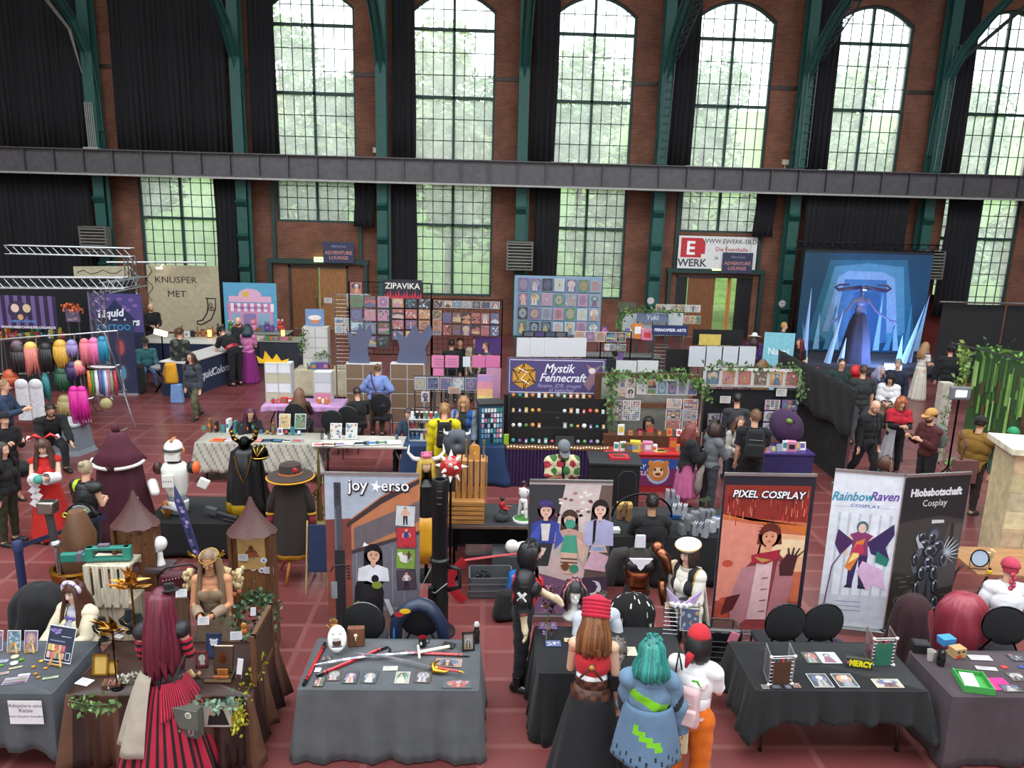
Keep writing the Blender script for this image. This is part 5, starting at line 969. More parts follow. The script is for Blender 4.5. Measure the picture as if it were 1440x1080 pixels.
def d_hiob(m):
 Y=lambda k:L2(m,k);q=lambda P,c,k:m.PO([(a,Y(k),b)for a,b in P],c);W=.46
 q([(-W,.1),(W,.1),(W,2.16),(-W,2.16)],'1f2023',1);q([(-W,.1),(W,.1),(W,1.55),(.1,1.62),(-W,1.55)],'3a3835',2);q([(-W,.1),(W,.1),(W,.7),(-W,.9)],'2a2a27',3);q([(.1,.6),(W,.65),(W,1.5),(.25,1.5)],'4c4a48',4);q([(.3,1.1),(.36,1.1),(.33,1.5),(.28,1.5)],'2a2624',5)
 r=random.Random(8)
 for i in range(30):m.disc((r.uniform(-.4,.4),Y(5),r.uniform(.15,.85)),r.uniform(.03,.1),.012,r.choice(['4a4a40','232321','5a554a']),8)
 m.text('Hiobsbotschaft',(0,Y(6),1.93),.135,'dcdde2',.006,sx=.87);m.text('Cosplay',(0,Y(6),1.79),.12,'dcdde2',.0,sx=.9)
 full2d(m,.06,.3,1.18,'5a606a','3a3e46','33373e','3f444d',k=6,shoes='8a909a')
 P=[(.1,1.33,.07,.09),(0,1.25,.1,.07),(.2,1.22,.1,.08),(.1,1.15,.12,.1),(.1,1.0,.09,.1),(.02,.86,.07,.12),(.2,.85,.07,.13),(-.02,.66,.05,.12),(.24,.66,.05,.12),(-.04,.46,.05,.1),(.27,.44,.06,.1),(-.1,1.05,.05,.1),(.3,1.02,.05,.1),(-.06,.36,.07,.04),(.3,.34,.09,.04),(-.05,1.36,.06,.05),(.12,.92,.09,.06)]
 for i,(x,z,a,b)in enumerate(P):
  m.disc((x-.06,Y(7+i%4),z),a,b,'14161a',10);m.disc((x-.055,Y(11+i%4),z+.01),a*.75,b*.75,'6a7280',8);m.disc((x-.05,Y(15),z+.0),a*.55,b*.6,'23262c',8);m.disc((x-.08,Y(16),z+b*.4),a*.28,b*.15,'c8ccd4',6)
 for i in range(8):a=.2+i*.33;m.T([(.25,Y(12),1.1),(.25+.1*cos(a*1.1-1),Y(12),1.1+.1*sin(a-1)),(.27+.2*cos(a-1),Y(12),1.12+.22*sin(a-1))],[.012,.01,.002],4,'9aa0aa')
 q([(-.2,1.34),(-.14,1.2),(-.06,1.2),(-.1,1.26),(-.15,1.3),(-.17,1.4)],'aab0b8',17);m.disc((-.33,Y(8),.5),.06,.06,'5a5a5a',14);m.disc((-.33,Y(9),.5),.045,.045,'2a2a2a',14);m.disc((-.14,Y(8),.3),.1,.1,'3a56a8',14);m.disc((-.11,Y(9),.29),.07,.08,'c8d4f0',12);m.disc((-.09,Y(10),.27),.05,.06,'1f2023',12)
 q([(.0,1.52),(.18,1.52),(.17,1.56),(.0,1.57)],'c8ccd0',6)
rollup(5.52,8.72,.92,2.16,10,'black roll-up banner of a dark armoured figure, lettered Hiobsbotschaft Cosplay',d_hiob)
# black photo table, right of centre
cloth(3.47,6.86,0,1.68,.84,'1b1c1e','short black cloth on the table with wire photo cubes and pixel letters',drop=(.32,.5,.4,.5),folds=8,amp=.03,flare=.06,corner=.12)
table(3.47,6.86,0,1.62,.78,'folding table with curved grey legs under the short black cloth',leg='8a8076')
def cube(px,py,rz,lab,b1,f1,b2,f2):
 t=thing('photo_cube',lab,'display',at(px,py,Z),rz);W=.24;Hh=.3
 for R,x in((rotz(0),0),(rotz(1.35),-W/2),(rotz(1.35),W/2)):
  m=MB('d8dadc');g=MB();gridpanel(g,0 if x else-W/2,W if x else W/2,0,Hh,0,.04,.0028,.005)
  R_=R if x else rotz(0);m.v=[tuple(R_@Vector(v)+Vector((x,0 if x else 0,0)))for v in g.v];m.f=g.f;m.c=[m.col]*len(g.f);m.B('grid_panel','metal',t)
 for x in(-W/2,W/2):
  for z in(0,Hh):m=MB('eceae6');m.ell((x,-.005,z),(.018,.012,.018),10,8);m.B('connector','plastic',t)
 m=MB(b1);m.bx(-.085,.085,-.012,-.008,-.0,.25);full2d(m,0,.01,.22,'dca888',f1,f1,'5a3a2a' if f1!='3a6a9a' else '2a2a2a');m.B('photo_print','print',t,smooth=None)
 m=MB(b2);R_=rotz(1.35);g=MB(b2);g.bx(.03,.2,-.01,-.006,.02,.27);full2d(g,.11,.03,.22,'b88070','3a1f22',f2,f2);m.v=[tuple(R_@Vector(v)+Vector((-W/2,0,0)))for v in g.v];m.f=g.f;m.c=g.c;m.B('photo_print','print',t)
 m=MB('c83a3a');m.bx(-.008,.008,-.014,-.002,.24,.28);m.B('clothes_peg','plastic',t);return t
cube(1097,962,4,'white wire photo cube with an orange-lit portrait on the black photo table','4a3020','c88a3a','2a2a3a','3a3a4a')
cube(1240,935,2,'white wire photo cube with a blue and red costume photo on the black photo table','2c6a54','3a6a9a','8a2a3a','5a2028')
x,y,_=at(1207,938,Z);m=MB('34352c');m.X((0,0,.05),(.25,.05,.1));tag_=m
for i,ch in enumerate('MERCY'):m.text(ch,(-.07+.042*i,-.027,.05),.085,'e6dc1e',.006,sx=.75)
m.disc((-.105,-.027,.055),.016,.016,'d8607a',8);o=m.B('letter_block','plastic',loc=(x,y,Z),rz=-14);tag(o,'dark block with yellow pixel letters MERCY and a pink heart','sign')
for px,py,w,h,bg,fg,k,l,n in[(1141,925,.16,.2,'4a5046','a8b0a0','fig','grey-green photo print behind the left photo cube','photo_print'),(1164,925,.22,.2,'cfd0d8','b8305a','fig','pale photo print of two crimson-sleeved figures','photo_print'),(1153,957,.2,.22,'3c3c42','b8aab0','fig','large laminated dark photo print, left of the pair at the front','photo_print'),(1188,957,.2,.22,'3a4446','7aa0a8','fig','large laminated teal photo print, right of the pair at the front','photo_print'),(1248,961,.27,.14,'cfc0a4','8a3a30','fig','wide sand-coloured photo print at the front right of the black table','photo_print'),(1076,966,.07,.07,'8a7a6a','2a2733','spl','brown calling card, leftmost of the row at the front','card'),(1092,966,.09,.06,'3a3a40','9aa6b5','text','dark grey calling card, second of the row at the front','card'),(1108,966,.07,.07,'1f2c4a','9aa6b5','orn','navy calling card, third of the row at the front','card'),(1120,964,.07,.07,'b08070','4a2a2a','fig','rust calling card, rightmost of the row at the front','card')]:
 sheet(px,py,Z,w,h,l,bg,fg,k,name=n,cat='photo' if n[0]=='p' else 'card',border='c8c8c8' if 'laminated' in l else bg)
for px,l in((1089,'left of the two black oval-backed chairs before the orange poster'),(1140,'right of the two black oval-backed chairs, before the pale winged poster')):chair(*at(px,900,.45)[:2],180,l,frame='3a3b3e')
x,y,_=at(1140,905,.0);drape(5.0-.9,8.1,0,.5,.35,.3,'141416','crumpled black plastic bag under the right oval-backed chair',name='plastic_bag',mt='gloss',cat='bag')
m=MB('8ab8a4');m.X((0,0,.06),(.34,.26,.12));tag(m.B('storage_box','plastic',loc=(4.62,8.2,0),bevel=.02),'flat mint-green box on the floor behind the black table','box')
# right-hand table
cloth(5.45,6.75,0,1.9,.78,'463c41','dark plum cloth on the table with a green tray at the right edge',drop=(.73,.73,.7,.73),folds=5,amp=.02,flare=.03)
table(5.45,6.75,0,1.84,.72,'folding table hidden under the dark plum cloth')
x,y,_=at(1368,962,Z);t=thing('tray_box','open green tray box with a white paper inside','box',(x,y,Z),-12);
for a in((-.13,.13,-.16,-.15,.07),(-.13,.13,.15,.16,.05),(-.14,-.13,-.16,.16,.06),(.13,.14,-.16,.16,.06),(-.13,.13,-.15,.15,.006)):m=MB('3f9a48');m.bx(a[0],a[1],a[2],a[3],0,a[4]);m.B('tray_side' if a[4]>.01 else 'tray_base','paper',t)
m=MB('ececf0');m.X((-.03,.02,.03),(.13,.2,.004),R=Matrix.Rotation(.15,3,'X'));m.B('paper_sheet','paper',t)
for px,py,w,h,bg,fg,k,rz,l in[(1405,962,.2,.2,'d82a7a','d82a7a','',0,'hot pink paper sheet beside the green tray'),(1378,925,.22,.09,'e6e4e8','c84a5a','text',-4,'white card with a red heart near the back of the plum table'),(1387,940,.2,.06,'e2e0e2','3a3a3e','text',-8,'white lettered card right of the green tray'),(1430,925,.16,.12,'3c3f44','9aa6b5','spl',0,'dark speckled print at the right edge'),(1412,938,.06,.05,'c83a30','c83a30','',0,'small red tag on the plum table'),(1430,952,.16,.14,'6a5a50','2a2733','fig',0,'brown photo print at the lower right edge'),(1436,938,.05,.04,'2a4a9a','2a4a9a','',0,'small blue tag at the right edge'),(1345,918,.16,.13,'a88a62','3a2f28','spl',14,'kraft paper bag top with black doodles'),(1421,968,.2,.12,'4a4644','aaa39a','fig',0,'dark photo print in front of the pink paper')]:sheet(px,py,Z,w,h,l,bg,fg,k,rz=rz,name='card' if 'card' in l or 'tag' in l else 'print_sheet',cat='paper',border=bg)
x,y,_=at(1293,915,Z);m=MB('19191b');m.X((0,0,.05),(.17,.12,.1));m.X((0,0,.105),(.15,.1,.012),'2c2c2f');tag(m.B('card_box','plastic',loc=(x,y,Z),bevel=.008,rz=-10),'small black box at the left corner of the plum table','box')
x,y,_=at(1308,928,Z);m=MB('b9b4ae');m.LA([(.03,0),(.042,.11),(.04,.11),(.028,.01)],n=16,cap=False);m.LA([(.001,.01),(.03,.01)],n=16);tag(m.B('cup','plastic',loc=(x,y,Z),smooth=40),'pale plastic cup beside the small black box','cup')
x,y,_=at(1322,935,Z);m=MB('141415');m.LA([(.035,0),(.045,.05),(.04,.14),(.02,.18)],n=14);tag(m.B('black_vase','gloss',loc=(x,y,Z),smooth=40),'rounded black figurine behind the green tray','figurine')
x,y,_=at(1330,905,Z);m=MB('3f8cc8');m.X((0,0,.04),(.14,.1,.08),top=1.1);tag(m.B('paper_box','paper',loc=(x,y,Z),rz=10),'bright blue paper box at the back of the plum table','box')
x,y,_=at(1345,922,Z);m=MB('b08f62');m.X((0,0,.05),(.14,.1,.1));m.disc((-.03,-.052,.07),.02,.012,'222222',8);m.disc((.03,-.052,.07),.02,.012,'222222',8);m.disc((-.02,-.052,.02),.04,.02,'c83a30',8);tag(m.B('kraft_box','paper',loc=(x,y,Z),rz=14),'kraft box with drawn eyes and red mouth behind the green tray','box')
x,y,_=at(1290,900,.55);drape(x,y+.15,0,.52,.5,1.02,'2c1218','dark burgundy coat with a brocade edge draped over a chair at the right',name='draped_coat',c2=lambda i,k:'7a1f2c' if 58<k<66 and i>3 else '2c1218')
x,y,_=at(1362,895,.55);drape(x,y+.15,0,.6,.5,1.0,'8c3240','shiny rose-red satin cloth draped over a chair at the right',name='draped_cloth',mt='satin',folds=7,amp=.12,top=.75)
chair(*at(1398,905,.45)[:2],160,'black oval-backed chair at the right edge below the white-shirted person',frame='2a2b2d')
t,Q,M=person(1420,800,165,'person in a white long-sleeved shirt with a rose-red braided wig, seated at the right edge',1.7,dict(arms=('side','desk'),legs='sit',pz=.55,lean=8),SKN,'braid:.4','b03a50',hatt=('beanie','b03a50',None),wear=[SH('dcdde2',1,.03),TR('1a1a1d'),SO('222222')],near=1,f=1,fat=.12)
t=thing('stone_pillar','tall pale sandstone-painted pillar with a flat cap at the right edge','pillar',(8.5,10.9,0),-12)
m=MB('c4b48e');m.bx(-.55,.75,-.3,.4,0,1.8);m.B('shaft','stone',t);m=MB('d4ccb4');m.bx(-.65,.85,-.4,.5,1.8,1.9);m.B('cap','stone',t,bevel=.01)
r=random.Random(3)
for i in range(6):
 for j in range(3):m=MB(r.choice(['cdb78a','c9ad8a','bcae84','d2c096','b8a98a']));o=.2 if i%2 else 0;x0=-.54+j*.5-o;x1=min(.74,x0+.48);x0=max(-.54,x0);m.bx(x0,x1,-.31,-.3,.02+i*.295,.3+i*.295);m.B('stone_block','stone',t)
table(7.1,9.32,-4,1.4,.85,'wooden-topped table with a round mirror before the stone pillar',top='9c7048',tm='woodx')
x,y,_=at(1377,800,Z);t=thing('table_mirror','small round black-framed mirror on the wooden table','mirror',(x,y,Z),-8,tilt=(-10,0));m=MB('1c1c20');m.T([(.11*cos(a),0,.14+.11*sin(a))for a in[2*PI*i/24 for i in range(24)]],.009,6,closed=True);m.T([(-.12,0,0),(-.12,0,.14)],.004,4);m.T([(.12,0,0),(.12,0,.14)],.004,4);m.T([(-.12,0,0),(.12,.0,0)],.005,4);m.B('frame','metal',t,smooth=0);m=MB('a8bccf');m.disc((0,0,.14),.105,.105,None,24);m.B('mirror_glass','gloss',t,solid=.004)
x,y,_=at(1389,798,Z);m=MB('cfb98a');r=random.Random(4)
for i in range(16):m.T([(0,0,0),(r.uniform(-.05,.05),r.uniform(-.03,.03),.2+.06*r.random())],[.004,.016],5)
tag(m.B('dried_grass','leaf',loc=(x,y,Z)),'tuft of dried pampas grass beside the round mirror','plant')
x,y,_=at(1391,806,Z);m=MB('d8b020');m.LA([(.03,0),(.03,.04),(.015,.05)],n=12);m.LA([(.02,.05),(.02,.07)],n=10,col='222222');tag(m.B('ink_pot','gloss',loc=(x,y,Z)),'small yellow pot with a black lid by the dried grass','pot')
# LEFT FOREGROUND
cloth(-4.85,6.75,0,1.85,.86,'4a4d52','slate grey cloth on the table with small easels at the left edge',drop=(.55,.5,.4,.5),folds=6,amp=.03,flare=.05,corner=.12)
table(-4.85,6.75,0,1.8,.8,'folding table under the slate grey cloth at the left edge')
x,y,z=aty(38,1000,6.27);m=MB('e0dfe2');m.bx(-.15,.15,0,.003,-.12,.12)
for i,(tx,zz,sz)in enumerate((('Adoptiere eine',.07,.05),('Katze',.02,.055),('Auch allergiker freundlich',-.04,.03))):m.text(tx,(0,-.002,zz),sz,'4a4a55',.0,shear=.15)
tag(m.B('handwritten_sign','paper',loc=(x,y-.02,z),rz=0),'white handwritten sheet pinned to the front of the slate grey cloth','sign')
for px,bg,fg,l in((19,'3a8fb0','b8d8e8','blue underwater art print on a tiny easel'),(43,'7a4fa0','e8b8a0','purple art print of a seated figure on a tiny easel'),(-6,'7a4fa0','d97ba8','lilac art print cut off by the left edge')):
 easel(px,917,Z,.14,'tiny easel holding the '+l.split(' on ')[0]);sheet(px,915,Z+.015,.13,.2,l,bg,fg,'spl' if px<30 else 'fig',tilt=-15,stand=True)
easel(80,935,Z,.22,'wooden easel holding the dark price board',rz=-14)
def d_board(m):
 Y=lambda k:L2(m,k);m.bx(-.145,.145,Y(1),Y(1)+.0004,.01,.33,'232c40');r=random.Random(6)
 for i in range(9):m.disc((r.uniform(-.12,.0),Y(2),.25+r.uniform(0,.06)),.02,.012,'8a7ab8',6)
 for j in range(2):
  for i in range(5):m.bx(-.13+.04*i,-.095+.04*i,Y(2),Y(2)+.0003,.03+.07*j,.09+.07*j,r.choice(['c8a878','8ab8d0','c0607a','e0c870','6aa0a8','d8b0a0']))
 m.bx(.08,.13,Y(2),Y(2)+.0003,.03,.1,'e0e0e6');m.bx(.085,.125,Y(3),Y(3)+.0003,.035,.095,'232c40');m.bx(-.12,.05,Y(2),Y(2)+.0003,.19,.2,'7a80a0');m.bx(.0,.11,Y(2),Y(2)+.0003,.24,.246,'c0c0cc')
sheet(80,931,Z+.02,.3,.34,'dark framed price board with rows of coloured pictures',draw=d_board,tilt=-22,rz=-14,border='d8dae2',stand=True,name='price_board',cat='board')
for i,(px,py,w,h,bg,fg,k,rz,l)in enumerate([(22,957,.2,.11,'c09ac4','d8607a','land',12,'lilac and pink painted card at the front of the slate table'),(34,949,.1,.03,'e4e0ee','e4e0ee','',12,'white paper slip behind the lilac card'),(71,953,.13,.035,'b8c49a','5a7a3a','text',18,'green striped bookmark on the slate table'),(3,930,.1,.05,'a8b0d0','8a90b8','spl',10,'pale lilac card at the left edge'),(4,947,.1,.04,'c8a8a0','8a6a60','text',20,'pinkish bookmark at the left edge'),(22,939,.11,.02,'c8b890','c8b890','',25,'beige wooden stick on the slate table')]):sheet(px,py,Z,w,h,l,bg,fg,k,rz=rz,name='card',cat='card',border=bg)
for px,py,c,r_,l in((21,924,'b9ad90',.035,'round beige coaster'),(20,933,'c4c6c8',.035,'round grey coaster'),(30,928,'4a7a1c',.03,'bright green felt leaf'),(58,930,'e0a01c',.022,'yellow felt flower'),(47,938,'b8801c',.02,'ochre leaf charm, upper left'),(64,940,'b8801c',.02,'ochre leaf charm, upper right'),(50,948,'a8701c',.02,'ochre leaf charm, lower left'),(54,953,'a8701c',.018,'ochre leaf charm, lowest'),(2,936,'4a8a2c',.02,'green felt ball at the left edge')):
 m=MB(c);m.LA([(.001,0),(r_,.002),(r_,.008),(.001,.01)],n=9 if 'leaf' in l or 'flower' in l else 16,fn=(lambda a,z:.65+.35*abs(cos(a*1.5)))if 'leaf' in l or 'flower' in l else None,cap=False);tag(m.B('coaster' if 'coaster' in l else 'felt_charm','cloth',loc=at(px,py,Z)),l+' on the slate grey table','charm')
x,y,_=at(52,880,.55);drape(x,y+.1,0,.72,.6,1.0,'151517','black coat draped over a chair at the far left',name='draped_coat',folds=6,amp=.08)
t,Q,M=person(103,832,-14,'smiling person with long brown hair, white flower headband and cream jacket, seated',1.62,dict(arms=('desk','desk'),legs='sit',pz=.5,nod=8),'e6c2b0','long:.42!','4a2a1e',wear=[('jacket','cfc4a8','T P U F<.95',.03,'cloth',{'open':.05}),('blouse','b9bcc8','T P',.012,'cloth'),TR('3a3a44'),SO('222222')],near=1,f=1)
m=MB('5a4a94');
for sd in(1,-1):m.ell(Q['neck']+Q['F']*.1-Q['u']*.08+Q['X']*.035*sd,(.04,.02,.02),8,6)
m.prism([(-.02,0),(.02,0),(.035,-.12),(-.035,-.12)],0,.01,'c8c8d8');k=len(m.v)-8;b=Q['neck']+Q['F']*.115-Q['u']*.09;m.v[k:]=[tuple(Vector(v)+b)for v in m.v[k:]];m.B('bow','satin',t)
m=MB('e8e6ea');r=random.Random(1)
for i in range(16):a=PI*i/15;m.ell(Q['hc']+Q['HB']@Vector((.1*cos(a),-.02,.03+.1*sin(a))),(.022,.02,.022),7,5,'e8e6ea' if i%4 else 'b48ac8')
m.B('flower_headband','fur',t)
m=MB('5a3a2c');m.ell(Q['hc']+Q['HB']@Vector((.08,.0,.13)),(.025,.015,.045),8,6);m.ell(Q['hc']+Q['HB']@Vector((-.08,.0,.13)),(.025,.015,.045),8,6);m.B('animal_ears','fur',t)
BC=lambda i,k:('2c1c1a','402a22','55382a','34221e','231716','483026')[(k//5)%6]if(k//2)%7 else '5f4232'
cloth(-2.95,6.75,0,1.66,.9,'3a251f','brown striped satin cloth on the fantasy jewellery table',drop=(.72,.6,.6,.7),folds=11,amp=.045,flare=.05,mt='satin',c2=BC,corner=.0)
table(-2.95,6.75,0,1.6,.84,'folding table hidden under the brown striped satin cloth')
t,Q,M=person(226,846,186,'person with long burgundy hair, black corset and red-black striped skirt, seen from behind',1.8,dict(arms=('front','front'),legs='stand',nod=12),SKN,'long:.62','5a1a2c','6e2438',wear=[('corset','1f1f22','T P>.2',.016,'leather'),('striped_sleeve','c0203c','UR>.3 FR',.01,'cloth',{'pat':'stripe','c2':'16161a'}),('striped_sleeve','c0203c','UL>.3 FL',.01,'cloth',{'pat':'stripe','c2':'16161a'}),('boot','141416','SR',.015,'leather',{'wr':0}),('boot','141416','SL',.015,'leather',{'wr':0})],skirts=[('skirt',dict(L=.92,r0=.15,r1=.44,folds=15,amp=.04,cols=lambda i,k:'a81c38' if k%5<2.6 else '1b1217',top=.0,n=160),'cloth'),('overskirt',dict(L=.3,r0=.165,r1=.3,folds=9,amp=.09,cols=lambda i,k:'b01e3a' if k%5<2.6 else '1b1217',top=.02,n=120,a0=95,a1=200),'cloth'),('tail_drape',dict(L=.7,r0=.18,r1=.42,folds=8,amp=.05,col='a89f90',top=.1,a0=15,a1=72,n=30),'cloth')],near=1,f=1)
m=MB('141416');R=Q['HB'];m.LA([(.09,0),(.09,.008),(.05,.012),(.045,.06),(.001,.06)],Q['hc']+R@Vector((-.07,.0,.1)),20,R=R,cap=False);m.B('mini_hat','cloth',t,smooth=40)
m=MB('1a1a1c');m.T([Q['neck']-Q['F']*.1,Q['P']-Q['F']*.15+Q['u']*.2,Q['P']-Q['F']*.15,Q['P']-Q['F']*.12-Q['u']*.1],.012,5);m.B('strap','leather',t)
tp=Vector(at(262,1012,.62));t=thing('shoulder_bag','grey-green canvas shoulder bag with round badges at the striped skirt','bag',tp,-14)
m=MB('4c4c46');m.X((0,0,0),(.3,.1,.3),top=.95);m.B('bag_body','cloth',t,bevel=.02,smooth=40);m=MB('5a5a54');m.X((0,-.055,.05),(.31,.015,.2));m.B('flap','cloth',t,bevel=.005)
for a,b,c,c2 in((.07,.1,'d8d8c8','8a8a80'),(-.04,-.08,'1f3a22','8ab08a')):m=MB(c);m.disc((a,-.066,b),.032,.032,c,16);m.disc((a,-.069,b),.02,.02,c2,12);m.B('badge','plastic',t,solid=.002)
m=MB('9a9aa0');m.disc((.08,-.053,-.06),.03,.06,'9a9aa0',8);m.disc((.08,-.055,-.08),.018,.03,'7a3a3a',6);m.B('printed_patch','print',t)
m=MB('3a3a36');m.T([(-.14,0,.14),(-.1,.02,.4),(0,.05,.62)],.012,5,flat=.4);m.B('strap','cloth',t)
t,Q,M=person(294,788,4,'person costumed as an elf with long ash-brown hair, golden crown and fur collar',1.66,dict(arms=('front','front'),nod=20),'c98e68','long:.62','7c6650','94795c',wear=[('dress_top','84705a','T P',.014,'cloth',{'low':.36}),('sleeve','8f7a66','FR>.4 ',.02,'cloth'),('sleeve','8f7a66','FL>.4 ',.02,'cloth')],skirts=[('dress',dict(L=.95,r0=.14,r1=.36,folds=16,amp=.03,col='76644f',top=.06),'cloth')],near=1,f=1)
r=random.Random(9);m=MB('cdb98c')
for sd in(1,-1):
 for i in range(60):a=r.uniform(-.2,1.5);p=Q['sh',sd]+Q['X']*sd*(.05+.06*cos(a))-Q['F']*.06+Q['u']*r.uniform(-.14,.06)+Vector((r.gauss(0,.02),r.gauss(0,.03),0));m.ell(p,(.022,.022,.03),6,5,r.choice(['cdb98c','b8a274','dcc9a0']))
m.T([Q['sh',1]-Q['F']*.12,Q['neck']-Q['F']*.13,Q['sh',-1]-Q['F']*.12],.05,8);m.B('fur_collar','fur',t,smooth=0)
m=MB('b8963c');h=lambda x,y,z:Q['hc']+Q['HB']@Vector((x,y,z));m.T([h(.096*cos(a),.014+.114*sin(a),.05)for a in[2*PI*i/20 for i in range(20)]],.006,5,closed=True)
for sd in(1,-1):
 for i in range(5):m.T([h(.095*sd,-.02,.07),h((.12+.015*i)*sd,-.03,.08+.02*i),h((.15+.02*(i%3))*sd,-.03,.06+.03*i)],[.008,.012,.002],4)
m.B('leaf_crown','metal',t,smooth=0);m=MB('8a6a4a');m.T([Q['neck']+Q['F']*.02+Vector((.06*cos(a),-.06*sin(a)-.01,.035))for a in[2*PI*i/14 for i in range(14)]],.008,5,closed=True);m.B('choker','leather',t)
def hut(px,py,Y,lab,pic,w=.46,rz=0):
 x,_,z=aty(px,py,Y);t=thing('roofed_display',lab,'display',(x,Y,0),rz);zt=z
 m=MB('74492a');m.bx(-w/2,w/2,-.06,.06,.5,zt-.34);m.B('back_board','wood',t,bevel=.005)
 for s in(-1,1):m=MB('5d3920');m.bx(s*w/2-.02,s*w/2+.02,-.12,.1,0,zt-.34);m.B('side_post','wood',t)
 m=MB('50312f');n=22;R=[]
 m=loft([[(cos(a)*q*w*.62,sin(a)*q*w*.5,zt-.36+zz+.012*(sin(a*9)if zz==0 else 0))for a in[2*PI*i/28 for i in range(28)]]for q,zz in((1.0,0),(.62,.12),(.38,.22),(.2,.31),(.06,.42))],'50312f');m.PO([(cos(2*PI*i/28)*.06*w*.62,sin(2*PI*i/28)*.06*w*.5,zt-.36+.42)for i in range(28)]);m.B('roof','leather',t,smooth=50)
 if pic:m=MB('b8925c');m.bx(-w*.34,w*.34,-.075,-.062,zt-.8,zt-.4);m.disc((0,-.078,zt-.6),.07,.05,'7a3a22',10);m.disc((0,-.08,zt-.54),.03,.04,'5a3a28',8);m.PO([(-.1,-.079,zt-.66),(.1,-.079,zt-.64),(.04,-.079,zt-.58),(-.03,-.079,zt-.6)],'8a4a2a');m.B('parchment_picture','print',t)
 else:
  m=MB('2c1a10');r=random.Random(3)
  for i in range(9):m.disc((r.uniform(-.18,.18),-.0625,r.uniform(zt-.75,zt-.42)),r.uniform(.008,.025),r.uniform(.01,.02),'3a2414',8)
  m.B('burn_mark','wood',t)
 return x,zt,t
hx,hz,_=hut(187,697,8.75,'tall wooden display with a purple-brown pointed roof and scorched board, left of the elf',0)
gx,gz,_=hut(352,706,8.35,'tall wooden display with a pointed roof and parchment picture, right of the elf',1,rz=3)
for i,(px,py,c,l)in enumerate([(159,785,'3a2028','dark round sticker with a pale bow'),(170,790,'d8d0d8','white oval sticker'),(181,788,'c8a8c0','lilac oval sticker'),(160,800,'4a2c2a','dark brown square sticker'),(191,800,'5a6080','blue-grey figure sticker'),(173,809,'a8b0c8','pale blue figure sticker'),(197,813,'b0a890','olive round sticker'),(181,800,'c89080','salmon sticker')]):
 x,y,z=aty(px,py,8.685);m=MB(c);m.disc((0,0,0),.033,.04,c,12);m.disc((0,-.002,0),.018,.024,'e0d4d0' if i in(0,3)else '7a6a90',8);tag(m.B('sticker','paper',loc=(x,y,z),solid=.002),l+' pinned below the scorched board','sticker','stickers below the scorched board')
for i,(px,py,c,l)in enumerate([(357,785,'c8d0e0','pale blue round sticker, top centre'),(371,788,'b8c8d8','blue round sticker, top right'),(342,798,'a89ac8','purple round sticker, lower left'),(356,799,'d89aa8','pink round sticker, lower centre'),(368,802,'c8c0d8','lilac round sticker, lower right')]):
 x,y,z=aty(px,py,8.28);m=MB('e4e4ea');m.disc((0,0,0),.037,.035,'e4e4ea',16);m.disc((0,-.002,0),.026,.025,c,12);m.disc((0,-.004,0),.012,.014,'6a5a80',6);tag(m.B('sticker','paper',loc=(x,y,z),solid=.002),l+' below the parchment picture','sticker','stickers below the parchment picture')
for px,py,Y,l in((192,786,8.66,'white note card clipped beside the lilac sticker'),(342,784,8.25,'white note card left of the round stickers'),(378,802,8.25,'white note card right of the round stickers'),(255,834,7.3,'small white price card left of the elf'),(286,873,7.1,'white price card below the elf hands'),(332,894,6.9,'white price card above the wooden stand'),(356,860,7.05,'slanted white paper strip in the greenery')):
 sheet(0,0,0,.11 if 'strip' not in l else.05,.08,l,'e6e6ec','8a90b8','text',tilt=0 if Y>8 else-20,rz=0 if Y>8 else 6,pos=Vector(aty(px,py,Y)),name='note_card',cat='card',border='e6e6ec')
tag(MB('5a4232').bx(aty(222,840,7.34)[0],aty(264,840,7.34)[0],7.34,7.36,.5,1.16).B('wooden_board','wood'),'brown wooden board standing behind the burgundy hair','board')
x,y,_=aty(100,790,8.75);t=thing('barrel','brown barrel tub with a golden rim behind the maid-headband person','barrel',(-5.0,8.85,0));m=MB('6a3a1e');m.LA([(.26,0),(.3,.35),(.28,.72),(.26,.72),(.25,.1),(.001,.1)],n=28,cap=False);m.B('tub','wood',t,smooth=40);m=MB('b07a2c');m.LA([(.29,.68),(.3,.75),(.25,.76),(.25,.7)],n=28,cap=False);m.B('rim','metal',t,smooth=40)
m=MB('6b4a34');m.LA([(.17,.5),(.2,.8),(.19,1.1),(.12,1.34),(.09,1.42),(.001,1.42)],(-5.02,8.98,0),20,cap=False,fn=lambda a,z:1+.12*sin(3*a+z*5));tag(m.B('leather_sack','leather',smooth=50),'brown leather sack standing in the barrel behind the hammer','bag')
x,y,z=aty(74,712,8.7);t=thing('war_hammer','silver-headed toy hammer with a wrapped grey handle','hammer',(-5.13,8.62,.0));m=MB('9a948e');m.X((0,0,1.62),(.2,.15,.15));m.B('hammer_head','metal',t,bevel=.02,smooth=40);m=MB('3a3838');m.T([(0,0,1.56),(.03,0,1.2)],.045,10);m.B('handle','leather',t);m=MB('c4c4c8');m.ell((.04,0,1.15),(.07,.07,.06),12,8);m.caps((.04,0,1.1),(.05,.0,.78),.03,.03,8);m.B('pommel','metal',t,smooth=0)
t=thing('slatted_crate','white-painted slatted crate carrying the teal toy blaster','crate',(-4.38,8.5,0),-2)
for i in range(5):m=MB('cfc6b0');m.bx(-.25+.105*i,-.18+.105*i,-.19,-.17,.5,1.02);m.B('slat','wood',t)
for z in(.52,.98):m=MB('c8bea6');m.bx(-.26,.26,-.17,.17,z,z+.03);m.B('rail','wood',t)
m=MB('b8ae96');m.bx(-.25,.25,-.16,.16,0,.52);m.B('crate_base','wood',t)
